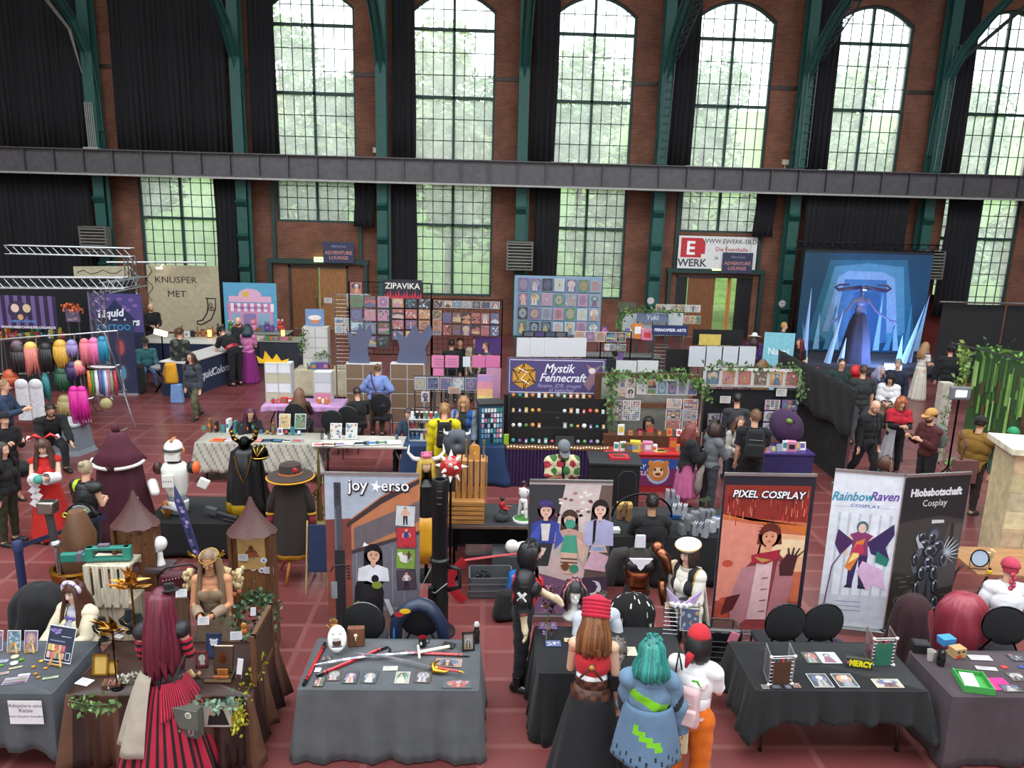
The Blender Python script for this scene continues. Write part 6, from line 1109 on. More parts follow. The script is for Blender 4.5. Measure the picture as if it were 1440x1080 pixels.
x,y,_=-4.5,8.45,0;t=thing('toy_blaster','teal toy blaster with grey fittings lying on the white crate','toy gun',(x,y,1.03),6);m=MB('2a7a6c');m.bx(-.42,-.12,-.04,.04,0,.1);m.B('barrel_part','plastic',t,bevel=.01)
for zz in((.0,.04),(.13,.17)):m=MB('2a7a6c');m.bx(-.14,.34,-.04,.04,zz[0],zz[1]);m.B('frame_rail','plastic',t,bevel=.01)
for xx in((-.14,-.06),(.27,.36)):m=MB('2f8474');m.bx(xx[0],xx[1],-.045,.045,0,.17);m.B('frame_end','plastic',t,bevel=.01)
m=MB('6a6472');m.bx(-.24,-.18,-.045,.045,.01,.11);m.bx(0,.12,-.03,.03,.17,.2);m.B('fitting','plastic',t)
manhead(-3.92,8.72,.85,-60,'plain white mannequin head on a pedestal behind the burgundy bag',h=.36,bust=0)
t=thing('pedestal','small dark pedestal carrying the plain white mannequin head','stand',(-3.92,8.72,0));m=MB('4a3a3e');m.bx(-.14,.14,-.14,.14,.8,.848);m.B('top_plate','cloth',t);m=MB('332a2e');m.bx(-.06,.06,-.06,.06,0,.8);m.B('post','cloth',t)
t=thing('handbag','quilted burgundy bag with studs hanging beside the elf','bag',(-3.55,8.35,.62),8);m=MB('4a1420');m.X((0,0,.17),(.5,.16,.34),top=.85);m.B('bag_body','leather',t,bevel=.05,smooth=40);m=MB('2c1c20');m.T([(-.24,-.02,.3),(-.1,-.06,.42),(.15,-.05,.44),(.25,0,.3)],.016,6);m.B('strap','leather',t,smooth=0);m=MB('d8d0d0')
for i in range(10):m.ell((-.16+.035*i,-.085,.26+.006*i),(.008,.006,.006),6,4)
m.B('stud','metal',t)
t=thing('side_table','low dark side table under the burgundy bag','table',(-3.55,8.4,0));m=MB('2c2422');m.X((0,0,.59),(.6,.3,.04));m.B('tabletop','wood',t)
for a in(-1,1):
 for b in(-1,1):m=MB('2c2422');m.bx(a*.27-.02,a*.27+.02,b*.12-.02,b*.12+.02,0,.57);m.B('leg','wood',t)
def bust(px,py,lab,rz=0,h=.26):
 x,y,_=at(px,py,Z);t=thing('jewellery_bust',lab,'jewellery stand',(x,y,Z),rz);m=MB('121214');m.LA([(.05,0),(.05,.01),(.02,.03),(.03,.06),(.1,.11),(.11,.16),(.05,.2),(.035,.26)],n=20,fn=lambda a,z:1-.45*abs(sin(a))if z>.05 else 1);m.B('velvet_form','velvet',t,smooth=50)
 m=MB('c8b48a');m.T([(.05*cos(a),-.045-.02*abs(sin(a)),.2-.07*sin(a))for a in[PI*i/10 for i in range(11)]],.003,4);m.ell((0,-.07,.115),(.012,.006,.02),8,6,'dcdce4');m.B('necklace','metal',t)
bust(146,900,'black velvet jewellery bust with a white pendant, beside the maid-headband person');bust(184,889,'black velvet jewellery bust with a pendant, right of the golden leaves',12);bust(196,895,'small black velvet jewellery bust leaning by the striped sleeve',20)
for px,py,l,n,c in((186,842,'golden leaf headpiece on the jewellery table',26,('c08a3c','a8702c','d8a860')),(160,905,'gilded leaf sprig above the golden frames',16,('a8782c','8a6424','b89048'))):
 m=MB('7a5a2c');r=random.Random(px)
 for i in range(n):
  a=r.uniform(-.3,3.4);L=r.uniform(.1,.22);d=Vector((cos(a)*1.3,r.uniform(-.7,.3),abs(sin(a))*.8+.15)).normalized();p=Vector((r.gauss(0,.03),0,r.uniform(.1,.2)));B=basis(d);w=L*.17
  m.add([p,p+d*L*.4+B.col[0]*w,p+d*L,p+d*L*.4-B.col[0]*w,p+d*L*.45+B.col[1]*w*.5],[(0,1,4),(1,2,4),(2,3,4),(3,0,4)],r.choice(c))
 x,y,z=aty(px,py,7.05);m.T([(0,0,.755-z),(0,0,.16)],.012,6);tag(m.B('leaf_headpiece','metal',loc=(x,y,z),solid=.002),l,'headpiece')
for px,py,w,l in((141,950,.15,'ornate golden picture frame, larger, at the left of the brown table'),(158,949,.1,'ornate golden picture frame behind the white flowers')):
 stdframe(px,py,w,w*1.35,l,'b08a3a','c0a050','8a6a24',draw=lambda m:None,mt='metal',kind='spl')
garland([at(150,962,Z+.03),at(175,955,Z+.05),at(190,948,Z+.08)],70,.04,'white silk flowers on the brown table',('d8d4cc','e6e2dc','6a7a4a','c8c0b8'),.03,'silk_flowers')
m=MB('141414');m.T([(0,0,0),(0,0,.5)],.006,6);m.LA([(.05,0),(.05,.01),(.006,.02)],n=14);m.T([(-.08,0,.48),(0,0,.5),(.08,0,.48)],.004,5);x,y,_=at(165,968,Z);tag(m.B('necklace_stand','metal',loc=(x,y,Z)),'thin black necklace stand among the white flowers','stand')
sheet(119,959,Z,.14,.1,'white info sheet at the left corner of the brown table','e4e0e6','999999','text',rz=-18,name='note_card',cat='card',border='e4e0e6')
sheet(166,888,Z,.12,.09,'lilac leaflet in front of the black busts','b8a0d0','7a5aa0','fig',rz=20,name='leaflet',cat='card',border='b8a0d0');sheet(167,895,Z+.01,.09,.06,'small white price card over the lilac leaflet','e8e8ec','999999','text',rz=-20,name='note_card',cat='card',border='e8e8ec')
m=MB('5a3a30');m.X((0,0,.02),(.16,.1,.04));
for i in range(7):m.T([(-.07+.023*i,-.05,.042),(-.07+.023*i,.05,.045)],.008,5,('8a5a48','6a3f34')[i%2])
x,y,_=at(158,965,Z);tag(m.B('wooden_fan','wood',loc=(x,y,Z),rz=10),'ribbed copper-brown wooden tray before the white flowers','tray')
garland([(-3.72,6.22,Z+.0),(-3.5,6.2,Z-.04),(-3.3,6.2,Z-.02)],90,.06,'green leaf garland along the left front edge of the brown cloth',('5a7a42','7a9a5a','3f5a30'),.035)
garland([(-2.62,6.22,Z-.02),(-2.4,6.2,Z-.03),(-2.2,6.2,Z+.02)],80,.06,'pale eucalyptus garland along the right front edge of the brown cloth',('6f8a78','8aa48c','5a7464'),.035)
garland([at(363,915,Z+.2),at(362,945,Z+.05),(-2.2,6.2,Z-.05),(-2.22,6.18,Z-.25)],230,.05,'drooping yellow-green blossom branch at the right corner of the brown table',('9a9a1c','b0a82c','7a8420','8a7a1c'),.035,'blossom_branch')
garland([at(330,880,Z+.05),at(345,840,Z+.15),at(365,835,Z+.22),at(378,850,Z+.2),at(370,880,Z+.1),at(350,895,Z+.05)],420,.06,'large evergreen wreath with eucalyptus right of the elf',('2c4a2c','3a5c34','24402a','5a7a5c'),.05,'evergreen_wreath')
m=MB('8a4a2c')
for dx,dz in((0,0),(.05,.03)):m.ell((dx,0,dz),(.025,.02,.025),8,6)
tag(m.B('silk_flower','cloth',loc=Vector(aty(330,836,7.2)),smooth=0),'orange silk flower pinned in the evergreen wreath','flower')
m=MB('b8702c');m.ell((0,0,.03),(.03,.015,.035),10,6);m.ell((0,0,-.03),(.035,.015,.035),10,6);tag(m.B('butterfly_charm','plastic',loc=Vector(aty(343,884,6.95)),smooth=0),'orange butterfly-shaped charm in the greenery','charm')
t=thing('wooden_frame_display','tall dark wooden frame at the right end of the brown table, seen edge-on','display',(-2.12,6.75,Z),0)
m=MB('5a3a22');m.bx(-.02,.02,-.32,-.27,0,.52);m.bx(-.02,.02,.27,.32,0,.52);m.bx(-.02,.02,-.3,.3,.48,.52);m.bx(-.02,.02,-.3,.3,0,.05);m.bx(-.01,.01,-.3,.3,.05,.5,'3f2a1c');m.B('frame','wood',t)
for k,(z0,z1,c,f2)in enumerate(((.27,.46,'9a8ac0','6a5a9a'),(.06,.24,'a8a8b8','3a3a5a'))):m=MB(c);m.bx(-.028,-.022,-.22,.22,z0,z1);m.bx(-.031,-.028,-.08,.08,z0+.03,z1-.03,f2);m.B('hanging_print','print',t)
x,y,_=at(303,925,Z);t=stdframe(300,925,.15,.24,'dark blue framed picture of a white bear face behind the book','2c3450','3a4468','e4e4ec',draw=lambda m:(m.bx(-.057,.057,-.001,0,.018,.222,'333c60'),m.disc((0,-.002,.15),.035,.035,'d8d8e0',14),m.disc((-.03,-.0025,.18),.012,.012,'d8d8e0',8),m.disc((.03,-.0025,.18),.012,.012,'d8d8e0',8),m.disc((-.012,-.003,.155),.005,.006,'222222',6),m.disc((.012,-.003,.155),.005,.006,'222222',6),m.bx(-.02,.02,-.003,-.002,.09,.12,'1c2238')))
t=thing('storybook','brown embossed book standing upright on an orange wooden stand','book',at(314,944,Z+.07),0,tilt=(-14,0));m=MB('402a20');m.bx(-.09,.09,-.015,.02,0,.24);m.B('cover','leather',t,bevel=.004);m=MB('9a7048');m.disc((0,-.017,.13),.04,.06,'7a5434',16);
for i in range(5):a=.5+i*.53;m.T([(0,-.018,.08),(.03*cos(a),-.018,.08+.08*sin(a))],[.004,.012],5,'a8784c')
m.B('embossing','metal',t);m=MB('cfc0a0');m.bx(-.085,.085,-.01,.015,.24,.242);m.B('pages','paper',t)
t=thing('book_stand','orange wooden book stand on a flat brown book box','stand',at(313,950,Z+.06),0);m=MB('9a5a24');m.bx(-.07,.07,-.05,-.03,0,.02);m.B('foot_bar','wood',t);m=MB('9a5a24');m.bx(-.05,.05,.0,.02,0,.06);m.B('back_rest','wood',t)
m=MB('3f291d');m.X((0,0,.028),(.27,.2,.056));m.X((0,-.101,.028),(.25,.004,.03),'8a7458');tag(m.B('book_box','leather',loc=at(311,952,Z),bevel=.006),'flat brown book box under the orange stand','box')
stdframe(284,938,.12,.15,'small reddish card with a white figure left of the brown book','6a2a30','7a3a40','d8d0d0',rz=8)
m=MB('c4a880');r=random.Random(4)
for i in range(9):m.T([(0,0,0),(r.uniform(-.06,.06),r.uniform(-.04,.04),.03+.06*r.random())],[.012,.018],5,r.choice(['c4a880','a8845c']))
tag(m.B('dried_petals','leaf',loc=at(275,952,Z)),'beige dried petals beside the reddish card','plant')
x,y,z=aty(308,1003,6.24);m=MB('b8b0a8');m.bx(-.13,.13,0,.003,-.12,.1);m.PO([(-.1,-.002,-.1),(.1,-.002,-.1),(.05,-.002,.06),(-.02,-.002,.08),(-.08,-.002,0)],'1c1a1c');m.disc((0,-.003,.05),.025,.03,'c89c88',10);m.disc((-.05,-.003,.02),.03,.02,'c89c88',8);tag(m.B('photo_print','print',loc=(x,y-.03,z)),'large photo of a person in black pinned to the front of the brown cloth','photo')
m=MB('dcdde4');m.X((0,0,0),(.05,.004,.2),R=Matrix.Rotation(.15,3,'Y'));m.X((-.012,-.003,-.08),(.045,.003,.04),'3a2028',R=Matrix.Rotation(.15,3,'Y'));tag(m.B('price_strip','paper',loc=Vector(aty(337,940,6.3))),'long white price strip beside the yellow blossoms','card')
t=thing('belt_barrier','dark blue belt barrier post behind the black-draped chair at the left','barrier',(-5.78,9.0,0));m=MB('1f2c52');m.T([(0,0,.02),(0,0,.92)],.05,14);m.B('post','plastic',t,smooth=40);m=MB('2c3a60');m.LA([(.056,.86),(.06,.88),(.06,.98),(.05,1.0)],n=14);m.B('belt_cassette','plastic',t,smooth=40);m=MB('1c2440');m.add([(.03,.02,.9),(.03,.02,.96),(.65,.9,.99),(.65,.9,.93)],[(0,1,2,3)]);m.B('belt','cloth',t,solid=.006);m=MB('222222');m.LA([(.17,0),(.17,.02),(.05,.03)],n=20);m.B('foot','plastic',t)
# COSTUME TABLE
cloth(-3.88,11.15,0,2.2,1.05,'131315','low black cloth under the white armour and capes',h=.55,drop=(.5,.5,.5,.5),folds=6,amp=.01,flare=.02,name='tablecloth')
table(-3.88,11.15,0,2.1,.98,'low table hidden under the black cloth of the costume display',h=.545)
t=thing('cloak_display','burgundy velvet cloak with white fur trim on a headless stand','costume',(-5.4,10.95,0),-6)
m=loft([[(cos(a)*r_*(1+.07*s_*sin(7*a+.5))+dx,sin(a)*r_*.8*(1+.07*s_*sin(7*a)),z)for a in[2*PI*k/80 for k in range(80)]]for z,r_,s_,dx in((1.62,.14,.3,0),(1.5,.26,.3,0),(1.3,.31,.5,0),(1.0,.34,.8,0),(.7,.38,1,.02),(.4,.42,1,.03),(.12,.48,1.2,.05))],'401022');m.B('cloak','velvet',t,smooth=0,solid=.008)
m=loft([[(cos(a)*r_*(1+.05*sin(5*a)),sin(a)*r_*.75-.01,z-.08*(1 if sin(a)<-.6 else 0)*(r_>.3))for a in[2*PI*k/60 for k in range(60)]]for z,r_ in((1.84,.06),(1.8,.13),(1.68,.19),(1.54,.28),(1.42,.38))],'471226');m.B('hood_cape','velvet',t,smooth=0,solid=.008)
m=MB('d8d2cc');m.T([(cos(a)*.385,sin(a)*.29-.01,1.42-.06*(-sin(a)))for a in[rad(185+85*i/12)for i in range(13)]],.026,7);m.B('fur_trim','fur',t,smooth=0);m=MB('d8d2cc');m.T([(cos(a)*.385,sin(a)*.29-.01,1.42-.06*(-sin(a)))for a in[rad(285+75*i/12)for i in range(13)]],.026,7);m.B('fur_trim','fur',t,smooth=0)
m=MB('d8d2cc');m.T([(.3,-.15,.9),(.42,-.2,.5),(.45,-.3,.14),(.3,-.42,.12)],.024,7);m.B('fur_hem','fur',t,smooth=0);m=MB('451424');m.ell((-.03,.02,1.88),(.06,.05,.07),10,8);m.B('hood_knot','velvet',t);m=MB('2a1018');m.ell((0,-.3,1.36),(.04,.02,.04));m.B('bow','velvet',t)
m=MB('222222');m.T([(0,0,0),(0,0,1.6)],.02,6);m.LA([(.22,0),(.2,.02),(.02,.04)],n=14);m.B('stand','metal',t)
m=MB('b8944c')
for i in range(7):a=-1.0+i*.33;m.T([(0,0,0),(sin(a)*.06,0,.1),(sin(a)*.1,0,.2-.03*abs(a))],[.006,.014,.002],5)
tag(m.B('golden_crest','metal',loc=(-4.68,10.75,.98-.42)),'golden leaf-shaped crest standing before the burgundy cloak','ornament')
t=thing('armour_display','white plastic space-armour torso and visored helmet with orange shoulder','costume',(-4.62,11.0,.56),6)
def prt(n,f,c='dcdad4',mt='plastic',**k):m=MB(c);f(m);return m.B(n,mt,t,smooth=45,**k)
prt('chest_plate',lambda m:(m.LA([(.14,.3),(.17,.42),(.2,.6),(.21,.72),(.15,.8),(.06,.82)],n=28,fn=lambda a,z:1-.25*abs(sin(a)))))
prt('abdomen',lambda m:m.LA([(.15,.2),(.14,.3),(.15,.34)],n=24,fn=lambda a,z:1-.25*abs(sin(a))),'8a8c90');prt('hip_plate',lambda m:m.LA([(.1,.0),(.15,.05),(.17,.2),(.15,.22)],n=24,fn=lambda a,z:1-.2*abs(sin(a))))
prt('collar',lambda m:m.ell((0,0,.8),(.11,.09,.05),14,8),'17171a');prt('control_box',lambda m:m.bx(-.14,.02,-.19,-.15,.48,.66));prt('buttons',lambda m:[m.disc((-.12+.035*i,-.192,.57),.01,.01,'26262a',8)for i in range(4)],'26262a')
prt('helmet',lambda m:(m.ell((0,0,1.02),(.135,.15,.14),24,16),m.bx(-.1,.1,-.13,-.02,.86,.96)),bevel=0);prt('visor',lambda m:m.T([(cos(a)*.137,sin(a)*.152,1.02)for a in[rad(200+140*i/14)for i in range(15)]],.02,6),'2e3034');prt('helmet_stripe',lambda m:(m.bx(-.02,.02,-.1,.1,1.145,1.17)),'b8784c');prt('ear_piece',lambda m:m.ell((.14,0,.98),(.02,.04,.06),8,6),'c8784c')
prt('shoulder_pad',lambda m:m.ell((.25,0,.72),(.09,.09,.09),14,10),'17171a');prt('orange_pauldron',lambda m:m.ell((.31,-.03,.73),(.06,.09,.1),14,10),'d8622c');prt('shoulder_pad',lambda m:m.ell((-.24,0,.72),(.07,.08,.1),14,10),'3a1c18');prt('forearm_plate',lambda m:m.caps((-.32,-.05,.5),(-.24,-.2,.42),.075,.065));prt('glove_plate',lambda m:m.X((.42,-.1,.5),(.16,.06,.16),R=Matrix.Rotation(.5,3,'Y')),bevel=.02);prt('holster',lambda m:m.caps((-.16,-.12,.15),(.08,-.18,.1),.03,.03),'8a8c94');prt('pouch',lambda m:(m.bx(-.17,-.12,-.14,-.08,.1,.24)),'c87a2c',bevel=.01)
t=thing('toy_rifle','dark grey toy rifle lying on the low black costume table','toy gun',(-4.05,10.85,.6),-28);m=MB('2a2b2e');m.T([(0,0,.05),(.5,0,.05)],.03,8);m.B('barrel_part','plastic',t);m=MB('4a4c50');m.X((-.02,0,.06),(.22,.07,.12));m.B('receiver','plastic',t,bevel=.02);m=MB('3a3b3e');m.T([(.2,0,.02),(.22,0,-.02),(.55,0,.0)],.02,6);m.B('handguard','plastic',t)
t=thing('display_sword','wide purple-blue galaxy sword leaning across the black costume table','sword',(-3.72,9.35,.98-.35),0,tilt=(-6,-16))
m=MB('3a3f68');m.prism([(-.02,0),(.04,0),(.05,.75),(.0,1.0),(-.06,.8),(-.05,.2)],-.012,.012);r=random.Random(2)
for i in range(16):z=.05+.05*i;m.disc((r.uniform(-.02,.02),-.0125-.0004*i,z),.022,.03,r.choice(['6a5a94','b49ac8','28304e','8a7aa8']),6,rot=r.random())
m.B('blade','plastic',t);m=MB('2a2c48');m.T([(0.01,0,-.64),(.01,0,-.28),(.01,0,.02)],.02,7);m.B('handle','plastic',t)
t=thing('cape_display','black cape with yellow border and golden horns on a stand','costume',(-3.55,10.95,0),4)
m=loft([[(cos(a)*r_*(1+.08*s_*sin(8*a+.5))+dx,sin(a)*r_*.75*(1+.08*s_*sin(8*a)),z)for a in[2*PI*k/80 for k in range(80)]]for z,r_,s_,dx in((1.66,.08,.3,0),(1.56,.2,.4,0),(1.3,.24,.6,0),(1.0,.27,.9,0),(.8,.3,1,.02),(.62,.33,1,.04))],'141416',cols=lambda i,k:'b8941c' if i==4 and 40<k<66 else '151517');m.B('cape','satin',t,smooth=0,solid=.008)
for s in(-1,1):
 m=MB('2a2218');m.T([(s*.05,-.02,1.7),(s*.15,-.03,1.78),(s*.19,-.02,1.9),(s*.14,0,2.02)],[.03,.035,.025,.006],8);m.B('horn','metal',t,smooth=0)
 for i in range(3):m=MB('c09a3c');m.T([(s*(.13+.025*i),-.025,1.76+.06*i),(s*(.135+.025*i),-.025,1.785+.06*i)],[.04,.036],8);m.B('horn_ring','metal',t)
m=MB('b8944c');m.T([(-.12,-.16,1.55),(-.06,-.2,1.3),(0,-.22,1.15),(.06,-.2,1.3),(.12,-.16,1.55)],.01,5);m.B('gold_cord','metal',t);m=MB('1a1a1c');m.ell((0,-.03,1.7),(.09,.1,.11),14,10);m.B('mask','metal',t,smooth=0);m=MB('222222');m.T([(0,0,.55),(0,0,1.6)],.02,6);m.B('stand','metal',t)
x,y,z=aty(357,622,11.0);t=thing('helmet','black helmet with golden ribs hanging beside the black cape','helmet',(-3.28,10.75,1.6));m=MB('1c1a18');m.ell((0,0,0),(.12,.13,.13),18,12,keep=lambda p:p.z>-.5);m.B('shell','metal',t,smooth=0)
for a in(-.7,0,.7):m=MB('b8963c');m.T([(sin(a)*.125*sin(b)+0*b,-.135*cos(b)*cos(a*.5),.135*sin(b))for b in[PI*i/9*.9 for i in range(10)]],.008,5);m.B('gold_rib','metal',t)
m=MB('b8963c');m.T([(.125*cos(a),.135*sin(a),-.03)for a in[2*PI*i/16 for i in range(16)]],.008,5,closed=True);m.B('gold_band','metal',t);m=MB('2a2a2a');m.T([(0,0,-.1),(0.02,.1,-1.03)],.012,5);m.B('stand','metal',t)
t=thing('coat_display','dark brown coat with yellow trim under a wide brown hat on a wooden stand','costume',(-2.68,10.1,0),2)
m=loft([[(cos(a)*r_*(1+.04*s_*sin(9*a)),sin(a)*r_*.6*(1+.04*s_*sin(9*a)),z)for a in[2*PI*k/72 for k in range(72)]]for z,r_,s_ in((1.42,.09,.1),(1.36,.2,.2),(1.1,.23,.5),(.8,.26,.8),(.5,.29,1),(.4,.3,1),(.34,.31,1.2))],'2c2421',cols=lambda i,k:'b8841c' if i==5 else '2e2622');m.B('coat','cloth',t,smooth=0,solid=.01)
for s in(-1,1):m=MB('2e2622');m.T([(s*.17,0,1.33),(s*.26,-.02,1.15),(s*.28,-.04,1.0)],[.07,.065,.06],10);m.T([(s*.282,-.041,.99),(s*.284,-.045,.96)],.064,10,'b8841c');m.T([(s*.284,-.045,.955),(s*.3,-.06,.8)],[.055,.05],10,'6a1a22');m.B('sleeve','cloth',t,smooth=0)
m=MB('352a26');m.LA([(.3,1.5),(.31,1.52),(.17,1.56),(.14,1.68),(.06,1.71),(.001,1.71)],n=32,cap=False,R=None);m.B('hat','cloth',t,smooth=50,solid=.006);m=MB('b8841c');m.LA([(.32,1.485),(.33,1.5),(.29,1.515)],n=32,cap=False);m.B('hat_trim','cloth',t,solid=.004);m=MB('b0602c');m.LA([(.172,1.56),(.155,1.61)],n=24,cap=False);m.B('hat_band','cloth',t);m=MB('a8202c');m.ell((.09,-.12,1.63),(.04,.03,.04),8,6);m.B('hat_flower','cloth',t,smooth=0)
m=MB('a86a28');m.T([(0,0,.3),(0,0,1.4)],.025,8);m.B('pole','wood',t)
for a in(-100,20,140):q=rad(a);m=MB('a86a28');m.T([(0,0,.36),(cos(q)*.14,sin(q)*.14,.3),(cos(q)*.3,sin(q)*.3,.02)],[.03,.025,.02],7);m.B('leg','wood',t,smooth=0)
# CRATE TABLE (centre)
t=thing('folding_table','long black folding table with a wooden edge carrying the crates','table',(.62,10.65,0));m=MB('2a2b2e');m.bx(-1.2,.84,-.43,.43,.72,.75);m.B('tabletop','cloth',t);m=MB('5a4438');m.bx(-1.2,.84,-.445,-.43,.715,.752);m.B('edge_trim','wood',t)
for a in(-1.05,.7):
 for b in(-.35,.35):m=MB('2a2a2c');m.bx(a-.02,a+.02,b-.02,b+.02,0,.72);m.B('leg','metal',t)
m=MB('17171a');m.bx(-1.1,.8,.38,.4,.1,.71);m.B('modesty_cloth','cloth',t)
def crate(x,y,z,w,d,h,vert,lab,n=5,rz=0):
 t=thing('wooden_crate',lab,'crate',(x,y,z),rz)
 for i in range(n):
  if vert:a=-w/2+i*w/n;b=a+w/n*.78;
  for s in(-1,1):
   m=MB('b07c40' if i%2 else 'a8743a')
   if vert:m.bx(a,b,s*d/2-.006,s*d/2+.006,0,h)
   else:zz=i*h/n;m.bx(-w/2,w/2,s*d/2-.006,s*d/2+.006,zz+.004,zz+h/n*.82)
   m.B('slat','wood' if vert else 'woodx',t)
  m=MB('b5824a')
  if vert:m.bx(a,b,-d/2,d/2,h-.014,h)
  else:m.bx(-w/2,w/2,-d/2+i*d/n,-d/2+(i+.8)*d/n,h-.012,h)
  m.B('top_slat','woodx',t)
 for s in(-1,1):m=MB('a06a32');m.bx(s*w/2-.008,s*w/2+.008,-d/2+.01,d/2-.01,.0,h-.016);m.B('end_board','wood',t)
 return t
crate(-.27,10.48,.753,.52,.4,.34,0,'wooden crate with horizontal slats on the black table')
crate(-.2,10.56,1.095,.44,.3,.56,1,'wooden crate with vertical slats standing on the horizontal crate')
m=MB('b07c34');m.prism([(-.075,0),(.075,0),(.075,.16)]+[(.075*cos(a),.16+.06*sin(a))for a in[PI*i/10 for i in range(1,10)]]+[(-.075,.16)],-.03,.03);m.disc((0,-.031,.1),.02,.03,'c89a50',8);tag(m.B('tombstone_plaque','wood',loc=(-.16,10.5,1.656)),'rounded amber plaque on top of the vertical crate','plaque')
for dx,l in((-.28,'left'),(-.03,'right')):
 m=MB('6a5c4a');m.LA([(.02,0),(.016,.05),(.018,.2),(.02,.26)],n=10);tag(m.B('candlestick','wood',loc=(dx,10.6,1.656)),f'slim brown candlestick {l} of the amber plaque','candlestick')
t=thing('figurine','football player figurine in white kit standing on a round pitch base','figurine',(.56,10.45,.753),150);m=MB('e4e4e4');m.LA([(.15,0),(.15,.03),(.14,.035)],n=28);m.B('base','gloss',t,smooth=40);m=MB('3f7a34');m.LA([(.001,.036),(.135,.037)],n=28,cap=False);m.disc((0,0,0),.001,.001);m.B('pitch','cloth',t)
m=MB('e2e2e2');m.caps((-.03,0,.3),(-.06,.02,.06),.035,.022);m.caps((.03,0,.3),(.08,-.02,.06),.035,.022);m.ell((0,0,.3),(.065,.045,.05));m.ell((0,0,.42),(.065,.045,.09));m.caps((-.06,0,.47),(-.09,-.04,.38),.02,.017);m.caps((-.09,-.04,.38),(.0,-.07,.4),.017,.014);m.caps((.06,0,.47),(.09,-.04,.38),.02,.017);m.caps((.09,-.04,.38),(.0,-.07,.4),.017,.014);m.B('kit','plastic',t,smooth=0)
m=MB('c8845c');m.ell((0,-.01,.56),(.03,.035,.042));m.caps((-.045,.01,.2),(-.05,.012,.14),.028,.024);m.caps((.05,-.01,.2),(.06,-.013,.14),.028,.024);m.B('skin','plastic',t,smooth=0);m=MB('2c211c');m.ell((0,.008,.575),(.036,.038,.04));m.B('hair','plastic',t,smooth=0);m=MB('f0f0f0');m.ell((.05,-.09,.07),(.032,.032,.032),10,8);m.B('ball','gloss',t,smooth=0)
t=thing('figurine','red-clad figurine sitting on a dark rock','figurine',(.25,10.42,.753));m=MB('37393b');m.ell((0,0,.06),(.12,.09,.08),10,7);m.ell((.02,0,.12),(.07,.06,.07),8,6);m.B('rock','stone',t);m=MB('a8242c');m.ell((0,0,.25),(.05,.04,.06));m.caps((0,0,.2),(.08,-.06,.2),.025,.018);m.caps((.03,0,.22),(.14,.0,.22),.015,.01);m.B('figure','plastic',t,smooth=0);m=MB('2a1c1a');m.ell((0,0,.34),(.035,.035,.035));m.B('hair','plastic',t,smooth=0)
t=thing('horned_costume','costume mannequin with long blonde hair, white horns and a pink crown','costume',(-.82,10.15,0),8);m=MB('141416');m.LA([(.14,.75),(.2,1.0),(.15,1.2),(.17,1.4),(.06,1.48)],n=24,fn=lambda a,z:1-.25*abs(sin(a)));m.B('bodice','satin',t,smooth=40)
m=loft([[(cos(a)*r_*(1+.08*sin(8*a)),sin(a)*r_*.8,z)for a in[2*PI*k/64 for k in range(64)]]for z,r_ in((1.0,.15),(.8,.22),(.5,.26),(.3,.28))],'141416',cols=lambda i,k:'c8901c' if 40<k<52 else '141416');m.B('skirt','satin',t,smooth=0,solid=.006);m=MB('222222');m.T([(0,0,0),(0,0,1.6)],.025,8);m.LA([(.22,0),(.2,.03),(.02,.04)],n=14);m.B('stand','metal',t)
m=MB('dcb898');m.ell((0,0,1.68),(.08,.09,.11));m.B('head','skin',t,smooth=0);Qd={'s':1.1,'HB':Matrix.Identity(3),'hc':Vector((0,0,1.68)),'F':Vector((0,-1,0))};hairdo(Qd,'long:.62!','b8963c',1,'cdb05c').B('wig','hair',t,smooth=0)
m=MB('d86a90');m.ell((0,-.02,1.83),(.08,.07,.05),14,8);
for i in range(5):m.ell((-.06+.03*i,-.05,1.87),(.018,.015,.02),7,5)
m.B('pink_crown','satin',t,smooth=0)
for s in(-1,1):m=MB('e2e0dc');m.T([(s*.08,0,1.76),(s*.18,0,1.78),(s*.25,0,1.87),(s*.23,0,1.98)],[.035,.03,.02,.003],9);m.B('horn','gloss',t,smooth=0)
x,y,z=aty(634,656,10.15);t=thing('spiked_mace','red spiked ball mace with white spikes, upright beside the crates','mace',(x,10.15,0));m=MB('a82424');m.ell((0,0,z),(.155,.155,.155),28,18);m.B('ball','gloss',t,smooth=0)
for i,(a,e)in enumerate([(0,0),(60,20),(120,-10),(180,5),(240,-5),(300,10),(200,50),(340,50),(270,-50),(230,-40),(320,-45),(270,25),(90,70),(262,62),(180,-55)]):
 a=rad(a);e=rad(e);d=Vector((cos(a)*cos(e),sin(a)*cos(e),sin(e)));m=MB('e6e2dc');m.T([Vector((0,0,z))+d*.145,Vector((0,0,z))+d*.24],[.033,.002],9);m.B('spike','gloss',t,smooth=40)
m=MB('2a2a2c');m.T([(0,0,.03),(0,0,z-.14)],.018,7);m.LA([(.16,0),(.15,.02),(.02,.04)],n=14);m.B('shaft','metal',t)
x,y,z=aty(640,638,10.6);t=thing('round_shield','dark grey round shield with white spikes behind the red mace','shield',(x,11.25,z-.05),0,tilt=(80,0));m=MB('50545a');m.LA([(.001,.05),(.12,.045),(.2,.02),(.22,0),(.2,-.01)],n=32,cap=False);m.B('disc','dull_metal',t,smooth=40,solid=.005)
for s in(-1,1):m=MB('e2e0dc');m.T([(s*.15,.15,.03),(s*.19,.17,.06),(s*.2,.24,.08)],[.03,.02,.002],8);m.B('spike','gloss',t)
m=MB('3a3a3c');m.T([(0,.0,-.0),(0,-.2,-.2)],.01,5);m.B('prop','metal',t)
m=MB('2a2b2e');m.bx(x-.15,x+.15,11.15,11.4,0,z-.25);tag(m.B('plinth','cloth'),'dark plinth carrying the round grey shield','stand')
t=thing('storage_box','grey plastic storage box under the crate table with cables inside','box',(.1,9.72,0),2)
